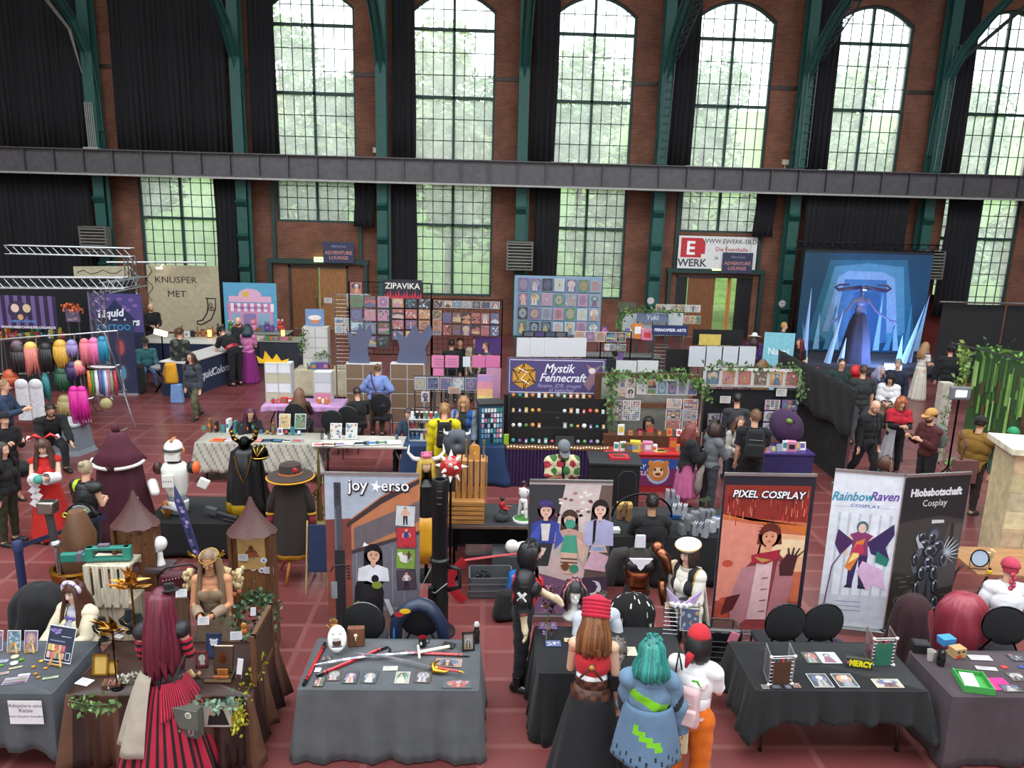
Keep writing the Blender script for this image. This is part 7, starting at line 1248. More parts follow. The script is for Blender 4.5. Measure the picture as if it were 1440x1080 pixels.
for a in((-.3,.3,-.2,-.18,.3),(-.3,.3,.18,.2,.3),(-.3,-.28,-.2,.2,.3),(.28,.3,-.2,.2,.3),(-.3,.3,-.2,.2,.02)):m=MB('5a5c60');m.bx(a[0],a[1],a[2],a[3],0,a[4]);m.B('box_side','plastic',t)
for z in(.1,.2):m=MB('6a6c70');m.bx(-.31,.31,-.21,-.2,z,z+.02);m.B('rib','plastic',t)
m=MB('18181a');r=random.Random(2)
for i in range(14):m.T([(r.uniform(-.2,.0),r.uniform(-.1,.1),.2+.08*r.random())for _ in range(3)],.015,5)
tag(m.B('cable_tangle','plastic',loc=(.1,9.72,0)),'black cable tangle inside the grey storage box','cable')
t=thing('storage_box','second grey storage box holding a white foam shape under the crate table','box',(.42,10.2,0));m=MB('4a4b4e');m.X((0,0,.2),(.6,.42,.4));m.B('box_body','plastic',t,bevel=.01)
m=MB('d8d4cc');m.caps((.1,0,.08),(.28,0,.1),.09,.09);m.ell((-.02,0,.1),(.1,.09,.1));tag(m.B('foam_armour','plastic',loc=(.42,10.1,.4),smooth=0),'white foam armour piece on the rear grey storage box','costume part')
m=MB('9a9a9e');m.LA([(.12,0),(.15,.16),(.14,.16),(.11,.02)],n=20,cap=False,R=Matrix.Rotation(.5,3,'X'));tag(m.B('metal_bowl','metal',loc=(.85,9.95,.1),smooth=40),'grey metal bowl shape under the crate table','bowl')
m=MB('a8202c');m.T([(-.25-.2*sin(PI*i/14),9.4,.62-.6*i/14)for i in range(15)],.07,5,flat=.12);m.T([(-.25,9.4,.62),(.2,9.42,.68),(.75,9.45,.74)],.02,4);tag(m.B('red_bow','plastic'),'big red curved bow prop leaning before the grey boxes','bow')
t=thing('shopping_bag','large bright blue plastic shopping bag under the crate table','bag',(.52,9.3,0),8);m=MB('1c62a8');m.X((0,0,.26),(.48,.3,.52),top=.75);m.B('bag_body','gloss',t,bevel=.05,smooth=50);m=MB('c8b020');m.T([(-.12,-.13,.5),(-.05,-.14,.62),(.08,-.14,.62),(.12,-.13,.5)],.012,4,flat=.4);m.B('handle','cloth',t)
t=thing('backpack','black backpack lying before the blue shopping bag','backpack',(.3,9.0,0),14,tilt=(-10,6));m=MB('161618');m.X((0,0,.19),(.38,.24,.4),top=.7);m.B('bag_body','cloth',t,bevel=.07,smooth=50);m=MB('8a6ab0');m.ell((.08,-.16,.08),(.03,.02,.03),7,5);m.B('charm','plastic',t)
m=MB('7a6a3c');m.T([(0,0,.6),(0,0,1.75)],[.05,.012],8);
for i in range(7):a=i*.9;m.T([(0,0,.7+.08*i),(.1*cos(a),.06*sin(a),.75+.08*i),(.05*cos(a+1),.05*sin(a+1),.85+.08*i)],[.02,.018,.008],5)
m.LA([(.14,.5),(.12,.62),(.03,.66)],n=12);m.T([(0,0,0),(0,0,.55)],.02,6);m.LA([(.18,0),(.18,.02),(.02,.03)],n=14);x,_,z=aty(446,598,10.6);tag(m.B('ornate_spear','dull_metal',loc=(x,10.6,0)),'ornate bronze spear-tipped prop standing left of the gunner banner','prop')
for i,(px,l)in enumerate(((455,'left'),(468,'right'))):
 t=thing('folded_chair',f'folded blue chair leaning beside the gunner banner, {l} one','chair',(-2.2+.22*i,9.6+.2*i,0),0,tilt=(-12,0));m=MB('1c2748');m.bx(-.18,.18,-.02,.02,.3,.95);m.B('backrest','cloth',t,bevel=.015)
 for s in(-1,1):m=MB('b09060');m.T([(s*.2,0,0),(s*.2,0,1.0)],.013,6);m.B('leg','wood',t)
cloth(2.65,10.48,0,2.4,1.1,'1b1b1d','black cloth on the table of miniature castle models',drop=(.7,.7,.6,.6),folds=8)
table(2.65,10.48,0,2.3,1.0,'table under the castle models hidden by black cloth',top='5a3f30')
person(917,708,180,'person in a black sweater with short dark hair seated with their back turned',1.8,dict(arms='desk',legs='sit',pz=.52,lean=8),'c09070','short','1c1614',wear=[SH('141416',1,.02),TR('1a1a1d'),SO('222222')],near=1,fat=.14)
m=MB('26262a');m.T([(2.2+.42*cos(a),10.0,1.02+.34*sin(a)*1.0)for a in[PI*i/14 for i in range(15)]],.016,6);tag(m.B('ring_light_arc','metal'),'thin black hoop standing behind the person in the black sweater','hoop')
r=random.Random(12)
for i,(px,py,c,l)in enumerate([(955,720,'a8aab0','largest pale castle gatehouse'),(975,728,'8a8c92','grey castle tower block'),(993,728,'7a7c82','ruined castle keep'),(1005,738,'b8b8bc','small white castle ruin'),(965,742,'6a6c70','dark castle bastion'),(985,745,'90929a','low castle wall model'),(878,722,'7a5a3a','brown ruin model'),(945,703,'8a8c94','rear castle turret')]):
 x,y,z=at(px,py+8,Z);m=MB(c);w=.1;m.bx(-w,w,-.05,.05,0,.1)
 for s in(-1,0,1):
  hh=r.uniform(.12,.24);m.bx(s*w*.8-.025,s*w*.8+.025,-.06,.06,0,hh)
  for q in(-1,1):m.bx(s*w*.8+q*.016-.008,s*w*.8+q*.016+.008,-.06,.06,hh,hh+.02)
 m.bx(-.02,.02,-.063,-.06,0,.06,'222222');tag(m.B('castle_model','stone',loc=(x,y,Z),rz=r.uniform(-30,30)),l+' on the miniature table','model','castle models')
m=MB('3a4a2c');r=random.Random(1)
for i in range(40):p=Vector((r.gauss(0,.04),r.gauss(0,.03),.1+.05*r.random()));m.add([p,p+Vector((.03,0,.02)),p+Vector((.01,.01,.04))],[(0,1,2)])
m.T([(0,0,0),(0,0,.12)],.008,5);tag(m.B('model_tree','leaf',loc=at(990,715,Z)),'small green model tree behind the castle ruins','model')
for px,py,c,l in((952,728,'1f4a8a','blue parts tray left on the castle table'),(1018,733,'2a4f94','blue parts tray at the right of the castle table'),(860,748,'c8c8c4','white tool tray at the left end of the castle table'),(878,715,'b8954c','tan cardboard box at the back of the castle table')):m=MB(c);m.X((0,0,.03),(.22,.12,.06 if 'tan' not in l else.12),top=1.05);tag(m.B('parts_tray','plastic',loc=at(px,py,Z),bevel=.006),l,'tray')
t=thing('cabinet','black panelled cabinet with a red tray on top, behind the three-women banner','cabinet',(2.22,12.6,0),-3);m=MB('1f2022');m.bx(-.42,.42,-.3,.3,0,.98);m.B('carcass','plastic',t,bevel=.01);m=MB('2c2d30');m.bx(-.45,.45,-.33,.33,.98,1.02);m.B('top_board','plastic',t,bevel=.005)
m=MB('34353a');m.T([(.06,-.305,.2),(.06,-.305,.8),(.14,-.305,.88),(.28,-.305,.88),(.36,-.305,.8),(.36,-.305,.2)],.012,5);m.B('door_moulding','plastic',t)
m=MB('b8202c');m.bx(-.12,.22,-.14,.1,0,.04);m.bx(-.05,.15,-.08,.04,.04,.042,'5a1018');tag(m.B('red_tray','gloss',loc=(2.25,12.6,1.02),bevel=.008),'bright red tray on the black cabinet','tray')
t,Q,M=person(793,631,6,'person in a grey cap and flowered shirt standing behind the three-women banner',1.74,dict(arms=('down','phone'),nod=38,lean=10),'8a5a40',None,hatt=('cap','6a6e74','6a6e74'),wear=[('shirt','c8c09c','T P U<.85',.03,'cloth',{'fn':lambda c,Q:(lambda v:'3f6a34' if v>.75 else('a82c3c' if v<-.8 else('1c1c20' if abs(c[0])<.03 and c[1]<0 else 'c8c09c')))(sin(c[0]*33)+sin(c[2]*29+c[1]*17))}),TR('2a2c30'),SO('222222')],near=1,fat=.12)
# MIDDLE OF THE HALL
CW={'dcdcdc':'white','1b1b1e':'black','b83a3a':'red','c8782c':'orange','cdb43c':'yellow','4f7a44':'green','3a6a94':'blue','6a4a8a':'purple','c87a98':'pink','7a5636':'brown','8a9098':'grey','3a8a84':'teal'};CWL=list(CW)
def goods(n,px0,py0,px1,py1,where,group,z=None,Y=None,kinds='box jar pack card',s=.09,seed=1,cols=None):
 r=random.Random(seed);ks=kinds.split()
 for i in range(n):
  px=px0+(px1-px0)*(i+.5)/n;py=py0+(py1-py0)*(i+.5)/n;p=at(px,py,z)if Y is None else aty(px,py,Y);c=r.choice(cols or CWL);k=r.choice(ks);m=MB(c);q=s*r.uniform(.7,1.3);c2=r.choice(CWL)
  if k=='box':m.X((0,0,q*.5),(q,q*.8,q));m.X((0,-q*.405,q*.5),(q*.6,.002,q*.5),c2)
  elif k=='jar':m.LA([(q*.35,0),(q*.42,q*.2),(q*.42,q*.9),(q*.3,q)],n=10);m.LA([(q*.32,q),(q*.32,q*1.15)],n=10,col=c2)
  elif k=='pack':m.X((0,0,q*.7),(q*.8,q*.25,q*1.4));m.X((0,-q*.13,q*.8),(q*.6,.002,q*.7),c2)
  elif k=='book':m.X((0,0,q*.9),(q*.35,q,q*1.8));m.X((0,-q*.505,q),(q*.3,.002,q*.5),c2)
  elif k=='plush':m.ell((0,0,q*.5),(q*.5,q*.4,q*.5),10,7);m.ell((0,-.1*q,q*1.15),(q*.38,q*.34,q*.34),10,7);m.ell((-q*.25,0,q*1.45),(q*.13,q*.08,q*.15),6,5,c2);m.ell((q*.25,0,q*1.45),(q*.13,q*.08,q*.15),6,5,c2)
  elif k=='plant':
   m.LA([(q*.3,0),(q*.4,q*.5)],n=8,col='8a5a3a')
   for _ in range(14):a=r.random()*6;h=Vector((cos(a)*q*.5,sin(a)*q*.5,q*(.7+r.random())));m.add([(0,0,q*.4),tuple(h),(h.x*.7,h.y*.7+.02,h.z*.8)],[(0,1,2)],r.choice(['3f6a34','5a8a44']))
  elif k=='card':m.X((0,0,.004+q*.4),(q*.7,.006,q*.9),R=Matrix.Rotation(-.25,3,'X'));m.X((0,-.006,.004+q*.45),(q*.45,.002,q*.5),c2,R=Matrix.Rotation(-.25,3,'X'))
  elif k=='flat':m.X((0,0,.004),(q*1.3,q,.008));m.X((0,0,.009),(q*.9,q*.6,.002),c2)
  elif k=='bottle':m.LA([(q*.2,0),(q*.22,q*.9),(q*.09,q*1.2),(q*.09,q*1.6)],n=9)
  nm={'box':'gift_box','jar':'jar','pack':'sticker_pack','book':'book','plush':'plush_toy','plant':'potted_plant','card':'display_card','flat':'flat_print','bottle':'bottle'}[k]
  tag(m.B(nm,'plastic' if k in('jar','bottle')else 'paper',loc=p,rz=r.uniform(-12,12)),f'small {CW[c]} {nm.replace("_"," ")}, {ORD[i] if i<16 else "number %d"%(i+1)} from left {where}',nm.split('_')[-1],group)
def board(name,px0,py0,px1,py1,Y,col,label,cat='panel',mt='paper',th=.03,legs=True,draw=None,foot=0.):
 a=aty(px0,py0,Y);b=aty(px1,py1,Y);m=MB(col);m.bx(a[0],b[0],Y+.006,Y+.006+th,b[2],a[2])
 if legs:
  for x in(a[0]+.05,b[0]-.05):m.bx(x-.015,x+.015,Y+.01,Y+.04,foot,b[2],'3a3a3c')
 if draw:draw(m,a[0],b[2],b[0]-a[0],a[2]-b[2],Y)
 return tag(m.B(name,mt),label,cat)
def wire(px0,py0,px1,py1,Y,label,col='17171a',step=.1,r=.004,foot=0.,name='grid_wall'):
 a=aty(px0,py0,Y);b=aty(px1,py1,Y);t=thing(name,label,'display stand',(a[0],Y+.03,0));w=b[0]-a[0];m=MB(col);gridpanel(m,0,w,b[2],a[2],0,step,r,.012);m.B('grid','metal',t)
 for x in(0,w):m=MB(col);m.bx(x-.015,x+.015,0,.03,foot,a[2]);m.B('post','metal',t)
 return t
def counter(x0,x1,y0,y1,h,cf,ct,label,draw=None,cat='table'):
 t=thing('sales_counter',label,cat,((x0+x1)/2,(y0+y1)/2,0));w=(x1-x0)/2;d=(y1-y0)/2;m=MB(cf);m.bx(-w,w,-d,d,0,h-.03);
 if draw:draw(m,w,d)
 m.B('counter_front','cloth',t);m=MB(ct);m.bx(-w-.02,w+.02,-d-.02,d+.02,h-.03,h);m.B('counter_top','plastic',t);return t
P_=person
def quick(px,py,face,lab,h,top,bot,hair,hcol,arms='down',legs='stand',f=0,skin=SK,pose={},**k):
 d=dict(arms=arms,legs=legs);d.update(pose)
 if legs=='sit':d.setdefault('pz',.5)
 return person(px,py,face,lab,h,d,skin,hair,hcol,wear=([SH('2c2d30')]if top[0]=='jacket' else[])+[top if not isinstance(top,str)else SH(top,1,.022)]+([TR(bot)]if bot else[])+[SO('1c1c1e')],f=f,**k)
t=thing('wig_rack','silver tube rack hung with coloured wigs at the left','rack',(0,0,0))
def pipe(*pts):
 m=MB('a8aaac');m.T(pts,.018,6);m.B('tube','metal',t)
yr=17.0;V=lambda px,py,Y=yr:aty(px,py,Y)
pipe(V(-5,478),V(52,473),V(105,470));pipe(V(-5,526),V(60,525),V(120,522));pipe(V(2,478),V(8,600));pipe(V(50,472),V(66,600));pipe(V(104,470),V(118,560));pipe(V(105,470),V(165,465,17.6));pipe(V(147,466,17.5),V(190,600,16.8));pipe(V(165,465,17.6),V(170,520,17.6),V(178,560,17.2));pipe(V(120,562),V(178,548,17.2));pipe(V(118,525),V(168,513,17.4));pipe(V(140,620,16.4),V(178,602,17));pipe(V(30,572),V(118,570))
def wig(px,py,w,h,c,c2,lab,Y=16.95,short=0):
 x,_,z=aty(px,py,Y);m=MB(c);r=random.Random(px*3+py);sc=.0158*Y/17;W=w*sc/2;H=h*sc
 m.ell((0,0,-W*.9),(W,W*.8,W),14,9)
 for i in range(16):
  a=2*PI*i/16;p=Vector((W*.8*cos(a),W*.6*sin(a),-W));L=(H-W)*r.uniform(.8,1);m.T([p,p+Vector((.02*cos(a),.01,-L*.5)),p+Vector((r.uniform(-.04,.04),0,-L))],[W*.3,W*.32,W*.06],5);m.c[-5*2-2:]=[lin(c2)]*12
 tag(m.B('wig','hair',loc=(x,Y,z),smooth=0),lab,'wig')
for a in[(25,483,22,44,'2a2226','2a2226','long black wig, leftmost on the rack'),(23,479,16,36,'6a5060','4a3646','dusty mauve wig before the long black wig'),(42,481,17,50,'d8b05c','c87468','long blonde wig fading to coral pink'),(63,482,17,45,'1c1a1c','1c1a1c','long black wig right of the blonde-to-coral wig'),(84,478,18,42,'c89a3c','c89a3c','golden wig with two hanging tails'),(100,478,14,27,'8a7eae','8a7eae','short lavender wig beside the golden one'),(118,476,12,40,'d0707c','d0707c','straight salmon pink wig near the top right'),(131,475,14,40,'d86a9a','d86a9a','bubblegum pink curly wig'),(143,473,12,40,'1f7a9c','1f7a9c','turquoise wig at the right of the rack'),(86,516,18,36,'1e4a34','1e4a34','dark green curled wig'),(101,508,16,30,'3a2a5a','3a2a5a','indigo wig behind the dark green one'),(110,507,14,22,'dca888','cc6a78','peach wig fading to pink'),(63,525,8,44,'2a7a7c','2a7a7c','long teal wig strand'),(90,555,18,38,'9a8a5c','9a8a5c','sandy blonde wig below the dark green one'),(13,520,20,24,'b0502c','b0502c','rusty orange wig low on the rack'),(10,536,14,12,'d8709a','d8709a','pink wig half hidden at the left edge')]:wig(*a)
for px,l in((29,'left'),(49,'right')):
 m=MB('c4c4c8');x,Y,z=aty(px,532,16.8);W=.15;m.hprism([(W*cos(a),.04*sin(a))for a in[2*PI*i/16 for i in range(16)]],-.95,-.12);m.ell((0,0,-.14),(W,.06,.13),14,9);tag(m.B('long_white_wig','hair',loc=(x,Y,z),smooth=50),f'long white hanging wig, {l} of the pair','wig')
for i,(px,c,n)in enumerate([(124,'c87a2c','orange'),(128,'4f8a44','green'),(134,'dcdcdc','white'),(139,'6a5a9a','violet'),(144,'3a7aa8','blue'),(150,'d070a0','pink'),(155,'8a9078','olive'),(160,'b8343c','red'),(147,'c8c8d8','silver')]):
 m=MB(c);x,Y,z=aty(px,521,16.9);m.T([(0,0,0),(.01,0,-.3),(0,.0,-.55-.03*(i%3))],[.035,.045,.03],6,flat=.4);tag(m.B('hair_extension','hair',loc=(x,Y+.02*(i%2),z),smooth=0),n+' clip-in hair strand hanging in the ring of strands','hair extension')
m=MB('c8c8cc');x,Y,z=aty(143,516,16.9);m.T([(.3*cos(a),.1*sin(a),0)for a in[2*PI*i/20 for i in range(20)]],.03,6,closed=True);tag(m.B('strand_ring','metal',loc=(x,Y+.02,z),smooth=0),'pale ring carrying the clip-in hair strands','ring')
t=thing('pedestal_box','grey hexagonal pedestal box with a white top, below the wigs','pedestal',(-8.62,15.55,0),12);m=MB('6e757e');m.LA([(.5,0),(.44,.1),(.38,.6)],n=6);m.B('box_body','plastic',t);m=MB('b4b8bc');m.LA([(.42,.6),(.42,.64)],n=6);m.B('top','plastic',t)
for px,l in((103,'left magenta wig tail hanging over the pedestal box'),(114,'right magenta wig tail hanging over the pedestal box')):wig(px,543,13,62,'c01c84','c01c84',l,Y=15.4)
manhead(-8.3,15.5,.645,-70,'white mannequin head with a cropped pink wig on the pedestal box',h=.42,wig='short!',wcol='b83a64')
m=MB('2a2a2c');x,Y,z=aty(146,568,16.2);m.T([(.12*cos(a)-.12,0,.17*sin(a))for a in[rad(60+250*i/14)for i in range(15)]],.012,5);m.ell((.05,0,0),(.13,.1,.13),12,9,'a89a6c');tag(m.B('fur_earmuff','fur',loc=(x,Y,z),smooth=0),'beige furry ball on a black hoop hanging low on the rack','headwear')
def truss(name,label,p0,p1,s=.2,n=14,col='9a9c9e'):
 p0=Vector(p0);p1=Vector(p1);d=(p1-p0).normalized();B=basis(d);m=MB(col);C=[B.col[0]*a*s/2+B.col[1]*b*s/2 for a,b in((-1,-1),(1,-1),(1,1),(-1,1))]
 for c in C:m.T([p0+c,p1+c],.02,6)
 for i in range(n):
  for j in range(4):m.T([p0.lerp(p1,i/n)+C[j],p0.lerp(p1,(i+1)/n)+C[(j+1)%4]],.009,4)
 return tag(m.B(name,'metal'),label,'truss')
truss('truss','horizontal aluminium truss across the far left booth',(-12.6,19.2,3.05),(-8.9,19.2,3.12),.26,18);truss('truss','upright aluminium truss at the right of the far left booth',(-9.65,19.2,0.1),(-9.65,19.2,2.9),.26,12);truss('truss','rear aluminium truss of the far left booth',(-14,23,3.6),(-10.4,23,3.6),.24,16);truss('truss','rear upright aluminium truss of the far left booth',(-10.5,23,0),(-10.5,23,3.5),.24,12);truss('truss','slanting aluminium truss running back from the booth corner',(-9.6,19.5,2.95),(-9.35,21.2,2.98),.24,8)
m=MB('131316');m.bx(-14,-10.2,22.4,22.44,0,2.9);tag(m.B('booth_curtain','cloth'),'black cloth back wall of the far left booth','curtain')
def d_purple(m,x,z,w,h,Y):
 for i in range(7):m.bx(x+w*(i*.145),x+w*(i*.145+.07),Y-.002,Y,z,z+h,'6a5488')
 m.disc((x+w*.35,Y-.004,z+h*.55),w*.18,h*.3,'3a2a4a');m.disc((x+w*.3,Y-.006,z+h*.62),w*.07,h*.13,'dcc0b4');m.disc((x+w*.5,Y-.006,z+h*.62),w*.07,h*.13,'cdbb98');m.disc((x+w*.38,Y-.008,z+h*.35),w*.05,h*.09,'c8a070');m.text('WWW.NERDCHANDISE-ONLINE.DE',(x+w*.5,Y-.012,z+h*.04),h*.1,'dcdce4',.003);m.text('NERDCHANDISE',(x+w*.42,Y-.012,z+h*.22),h*.1,'5a8ac0',.003)
board('booth_banner',-6,415,82,463,20.4,'2a2040','purple striped booth banner with two round faces at the far left','banner',draw=d_purple)
board('booth_banner',91,434,113,453,20.4,'4a3a5a','small violet banner under an orange garland in the far left booth','banner',draw=lambda m,x,z,w,h,Y:art(m,x,z,w,h,'7a4fa0','e8b8a0',Y-.002,4,'spl'))
garland([aty(92,432,20.3),aty(102,430,20.3),aty(115,434,20.3)],60,.09,'orange leaf garland above the small violet banner',('c8582a','d8702c','a8401c'),.05)
counter(-13.4,-11.4,20.6,21.5,1.35,'17171a','2a2a2c','black shelf unit of books and packs in the far left booth')
goods(22,2,477,90,474,'on the far left booth shelf','books on the far left booth shelf',z=1.35,kinds='book box',s=.13,seed=3)
t,Q,M=quick(6,543,100,'person in a navy jacket holding a blue bag at the left edge',1.76,'24364e','1c2028','short','8a6a4a','hold')
quick(6,590,60,'person in a black balaclava hood at the left edge',1.6,'141417','141417',None,None,'phone',hatt=('beanie','141417',None))
quick(4,632,80,'person in dark clothes with an olive skirt cut off by the left edge',1.62,'1a1a1c','2c2a1a','long:.3','1c1a1a','down',f=1)
m=MB('4a2c20');m.X((0,0,0),(.4,.2,.25));tag(m.B('shoulder_case','leather',loc=aty(8,617,13.2),bevel=.02),'brown leather case held at the left edge','bag')
t=thing('black_bag','black duffel bag lying on the floor at the left edge','bag',at(22,668,0));m=MB('141416');m.ell((0,0,.14),(.4,.2,.14),16,10);m.B('bag_body','cloth',t,smooth=0);m=MB('4a2c20');m.T([(-.2,-.12,.2),(0,-.15,.32),(.2,-.12,.2)],.015,5);m.B('handle','leather',t)
P_(71,577,40,'person with glasses and a beard in a black hoodie, crouching by the wig rack',1.8,dict(arms=('reach','knee'),legs=('kneelf','kneelb'),lean=24,nod=30),SK,'short','2a1f1a',wear=[SH('151517',1,.03),TR('1b1b1e'),SO('111111')],near=1,beard='2a1f1a',glasses=1,fat=.1)
t,Q,M=P_(60,628,20,'person in a red and white shrine costume with a big bow, reading a phone',1.64,dict(arms=('hold','hold'),legs='stand',nod=20),'dcb49c','long:.34!','4a3026',wear=[('top','b8201c','T P',.014,'cloth'),('sleeve','dcd8dc','FL',.055,'cloth',{'wr':.012}),('sleeve','dcd8dc','FR',.055,'cloth',{'wr':.012}),('collar','dcd8dc','N',.02,'cloth')],skirts=[('skirt',dict(L=.9,r0=.14,r1=.32,folds=10,amp=.04,col='b4221c'),'cloth')],near=1,f=1)
m=MB('b8201c')
for s in(-1,1):m.T([Q['hc']+Vector((0,.07,.1)),Q['hc']+Vector((s*.1,.09,.16)),Q['hc']+Vector((s*.19,.1,.1))],[.02,.05,.035],8,flat=.5);m.T([Q['hc']+Vector((s*.17,.1,.14)),Q['hc']+Vector((s*.2,.1,.08))],.036,8,'dcd8dc',flat=.5)
m.B('hair_bow','satin',t,smooth=0);m=MB('dcdce0')
for i in range(4):m.X((-.12-.02*(i%2),-.24,1.0-.1*i),(.12,.005,.12),R=Matrix.Rotation(.7,3,'Y'))
m.B('paper_streamer','paper',t)
m=MB('4a9a8a');m.ell((0,0,0),(.07,.05,.07),12,8);tag(m.B('plush_toy','cloth',loc=wpt(M,Q['wr',-1]+Vector((0,-.08,.02))),smooth=0),'teal plush held by the person in the shrine costume','toy')
t,Q,M=P_(121,660,165,'person with ash-blonde pinned-up hair and black-yellow armour over the shoulder, from behind',1.66,dict(arms=('front','front'),legs='stand',nod=14),SK,'bun','9a8a70','b0a284',wear=[('top','7a1c1c','T P',.012,'cloth'),('jacket','1a1a1d','T P>.2 UL FL<.9',.035,'leather',{'fn':lambda c,Q:'a8c41c' if abs(c[0]-.1)<.035 and c[2]>1.25 else '1a1a1d'}),TR('17171a'),SO('111111')],near=1,f=1)
x,y,z=wpt(M,Q['P']+Q['u']*.1-Q['F']*.22-Q['X']*.1);t=thing('armour_helmet','black glossy helmet with yellow-green stripe hung on the back of the armour wearer','helmet',(x,y,z));m=MB('141416');m.ell((0,0,0),(.2,.16,.17),20,14);m.B('shell','gloss',t,smooth=0);m=MB('b4cc1c');m.T([(-.05,-.14,.1),(.05,-.13,.13),(.13,-.1,.11)],.015,6);m.B('stripe','gloss',t);m=MB('b4cc1c');m.T([(-.12+.03*cos(a),-.15,.06+.03*sin(a))for a in[2*PI*i/10 for i in range(10)]],.008,5,closed=True);m.B('ring_mark','gloss',t)
cloth(-4.3,14.25,0,2.25,.75,'9c988c','cream tablecloth printed with rows of writing on the book table',drop=(.55,.5,.5,.5),folds=10,amp=.03,c2=lambda i,k:'8a867c' if(i*3+k)%4==0 else 'b2aea2')
table(-4.3,14.25,0,2.2,.7,'book table under the printed cream cloth');table(-2.35,14.2,0,1.75,.72,'white folding table with papers and open notebooks',top='b8b4aa')
goods(16,283,606,425,612,'on the cream book table','books on the cream table',z=.755,kinds='book card pack',s=.12,seed=5,cols=['3a8a84','1b1b1e','dcdcdc','3a6a94','7a5636']);goods(9,300,619,425,620,'along the front of the cream book table','flat prints on the cream table',z=.755,kinds='flat',s=.16,seed=8);goods(8,440,626,560,622,'on the white folding table','papers on the white table',z=.755,kinds='flat',s=.2,seed=9,cols=['dcdcdc'])
for px,bg,fg,l in((472,'e8e4dc','3d5fa8','white sheet with blue line drawing, left, on the white table'),(494,'e8e4dc','3a8fb0','white sheet with blue line drawing, right, on the white table'),(400,'e9c94a','e98a2e','yellow picture book standing on the cream table'),(422,'4a9a5a','2a2733','green cover book standing on the cream table')):sheet(px,617 if px>440 else 603,.76,.22,.3,l,bg,fg,'spl',tilt=-18,stand=True,name='picture_sheet')
for px,l in((453,'left'),(463,'right'),(558,'far right')):
 m=MB('8a8a90');m.LA([(.03,0),(.035,.1)],n=12);[m.T([(0,0,.05),(.02*cos(a),.02*sin(a),.19)],.004,4,'3a3a3c')for a in(0,2,4)];tag(m.B('pen_cup','metal',loc=at(px,617,.755)),f'grey pen cup on the white folding table, {l} one','cup')
quick(352,582,25,'person with long purple-burgundy hair reading behind the cream book table',1.64,'1a1a1c','1a1a1c','long:.4','4a2438','desk','sit',f=1,pose=dict(nod=25,lean=12))
cloth(-4.1,17.0,0,1.75,.8,'b48ab4','pink table skirt cloth on the table with wire cube shelves',drop=(.1,.1,.1,.1),folds=8,amp=.01,flare=.01);table(-4.1,17.0,0,1.7,.75,'folding table with dark curved legs under the short pink cloth',leg='2a2a30')
m=MB('c8a0c8');m.bx(-4.9,-3.3,17.35,17.37,.05,.7);tag(m.B('back_cloth','cloth'),'lilac cloth hanging behind the legs of the pink table','cloth')
def cubes(px0,py0,px1,py1,Y,r_,c_,panel,lab,zfoot,skip=()):
 a=aty(px0,py0,Y);b=aty(px1,py1,Y);t=thing('cube_shelf',lab,'shelf',(a[0],Y,0));W=(b[0]-a[0]);H=a[2]-zfoot;w=W/c_;h=H/r_;d=.3
 for i in range(r_+1):
  m=MB('c8c8c8');m.bx(0,W,0,d,zfoot+i*h-.006,zfoot+i*h+.006);m.B('shelf_board','paper',t)
 for j in range(c_+1):m=MB('b8b8ba');m.bx(j*w-.008,j*w+.008,0,d,zfoot,zfoot+H);m.B('side_wall','paper',t)
 for i in range(r_):
  for j in range(c_):
   if(i,j)in skip:continue
   m=MB(panel if isinstance(panel,str)else panel[(i*c_+j)%len(panel)]);m.bx(j*w+.012,(j+1)*w-.012,.003,.012,zfoot+i*h+.012,zfoot+(i+1)*h-.012);m.B('panel','paper',t)
 return t
cubes(372,511,410,562,16.95,4,2,('b8b498','b4b094','d4d4d8','d4d8dc'),'white wire cube shelf with sheets, topped by a yellow crown',.755)
m=MB('d8a818');m.prism([(-.3,0),(.3,0),(.38,.12),(.2,.06),(.1,.22),(0,.08),(-.15,.28),(-.2,.08),(-.34,.16)],-.01,.01);tag(m.B('star_cutout','paper',loc=aty(383,511,17.05)),'bright yellow star-shaped paper crown on the white cube shelf','crown')
cubes(441,524,466,563,17.0,3,1,('c87a98','c8c8cc','b8bcc0'),'narrow wire cube shelf with a pink sheet on the pink table',.755)
goods(4,380,567,412,566,'on the left of the pink table','small things on the pink table',z=.755,kinds='box jar',s=.13,seed=4,cols=['b83a3a','1b1b1e','dcdcdc']);goods(3,447,567,462,568,'on the right of the pink table','small things on the pink table',z=.755,kinds='box jar',s=.1,seed=6,cols=['c8782c','dcdcdc'])
cubes(425,460,462,528,20.7,4,2,'c8c6c0','tall white cube shelf trailing ivy behind the pink table',.76)
garland([aty(426,462,20.5),aty(428,478,20.5),aty(424,492,20.5)],80,.07,'ivy trailing down the left side of the tall white cube shelf',spread=.06);garland([aty(445,498,20.6),aty(455,497,20.6),aty(463,500,20.6)],50,.07,'ivy clump in the middle of the tall white cube shelf')
x,Y,z=aty(443,458,20.8);m=MB('6a8ab0');m.bx(-.25,.25,0,.02,0,.45);m.disc((0,-.002,.15),.14,.1,'b87a5c');m.disc((0,-.003,.22),.18,.07,'dcd4d0');tag(m.B('poster','print',loc=(x,Y,z)),'pale blue poster with a mushroom on top of the tall cube shelf','poster')
cloth(-4.45,20.75,0,1.5,.75,'b0a68c','beige cloth table below the white cube shelf',drop=(.7,.7,.7,.7),folds=6,amp=.02);table(-4.45,20.75,0,1.4,.6,'table under the beige cloth behind the pink table');goods(5,430,519,470,518,'on the beige cloth table','potted things on the beige table',z=.76,kinds='plant box',s=.16,seed=2)
t,Q,M=quick(421,553,182,'person with long light-brown hair in a brown top seated at the pink table',1.66,'3a2a22','2a2a2e','long:.4','6a4a34','desk','sit',f=1);chair(M.translation.x,M.translation.y-.12,180,'black round-backed chair of the person with long light-brown hair')
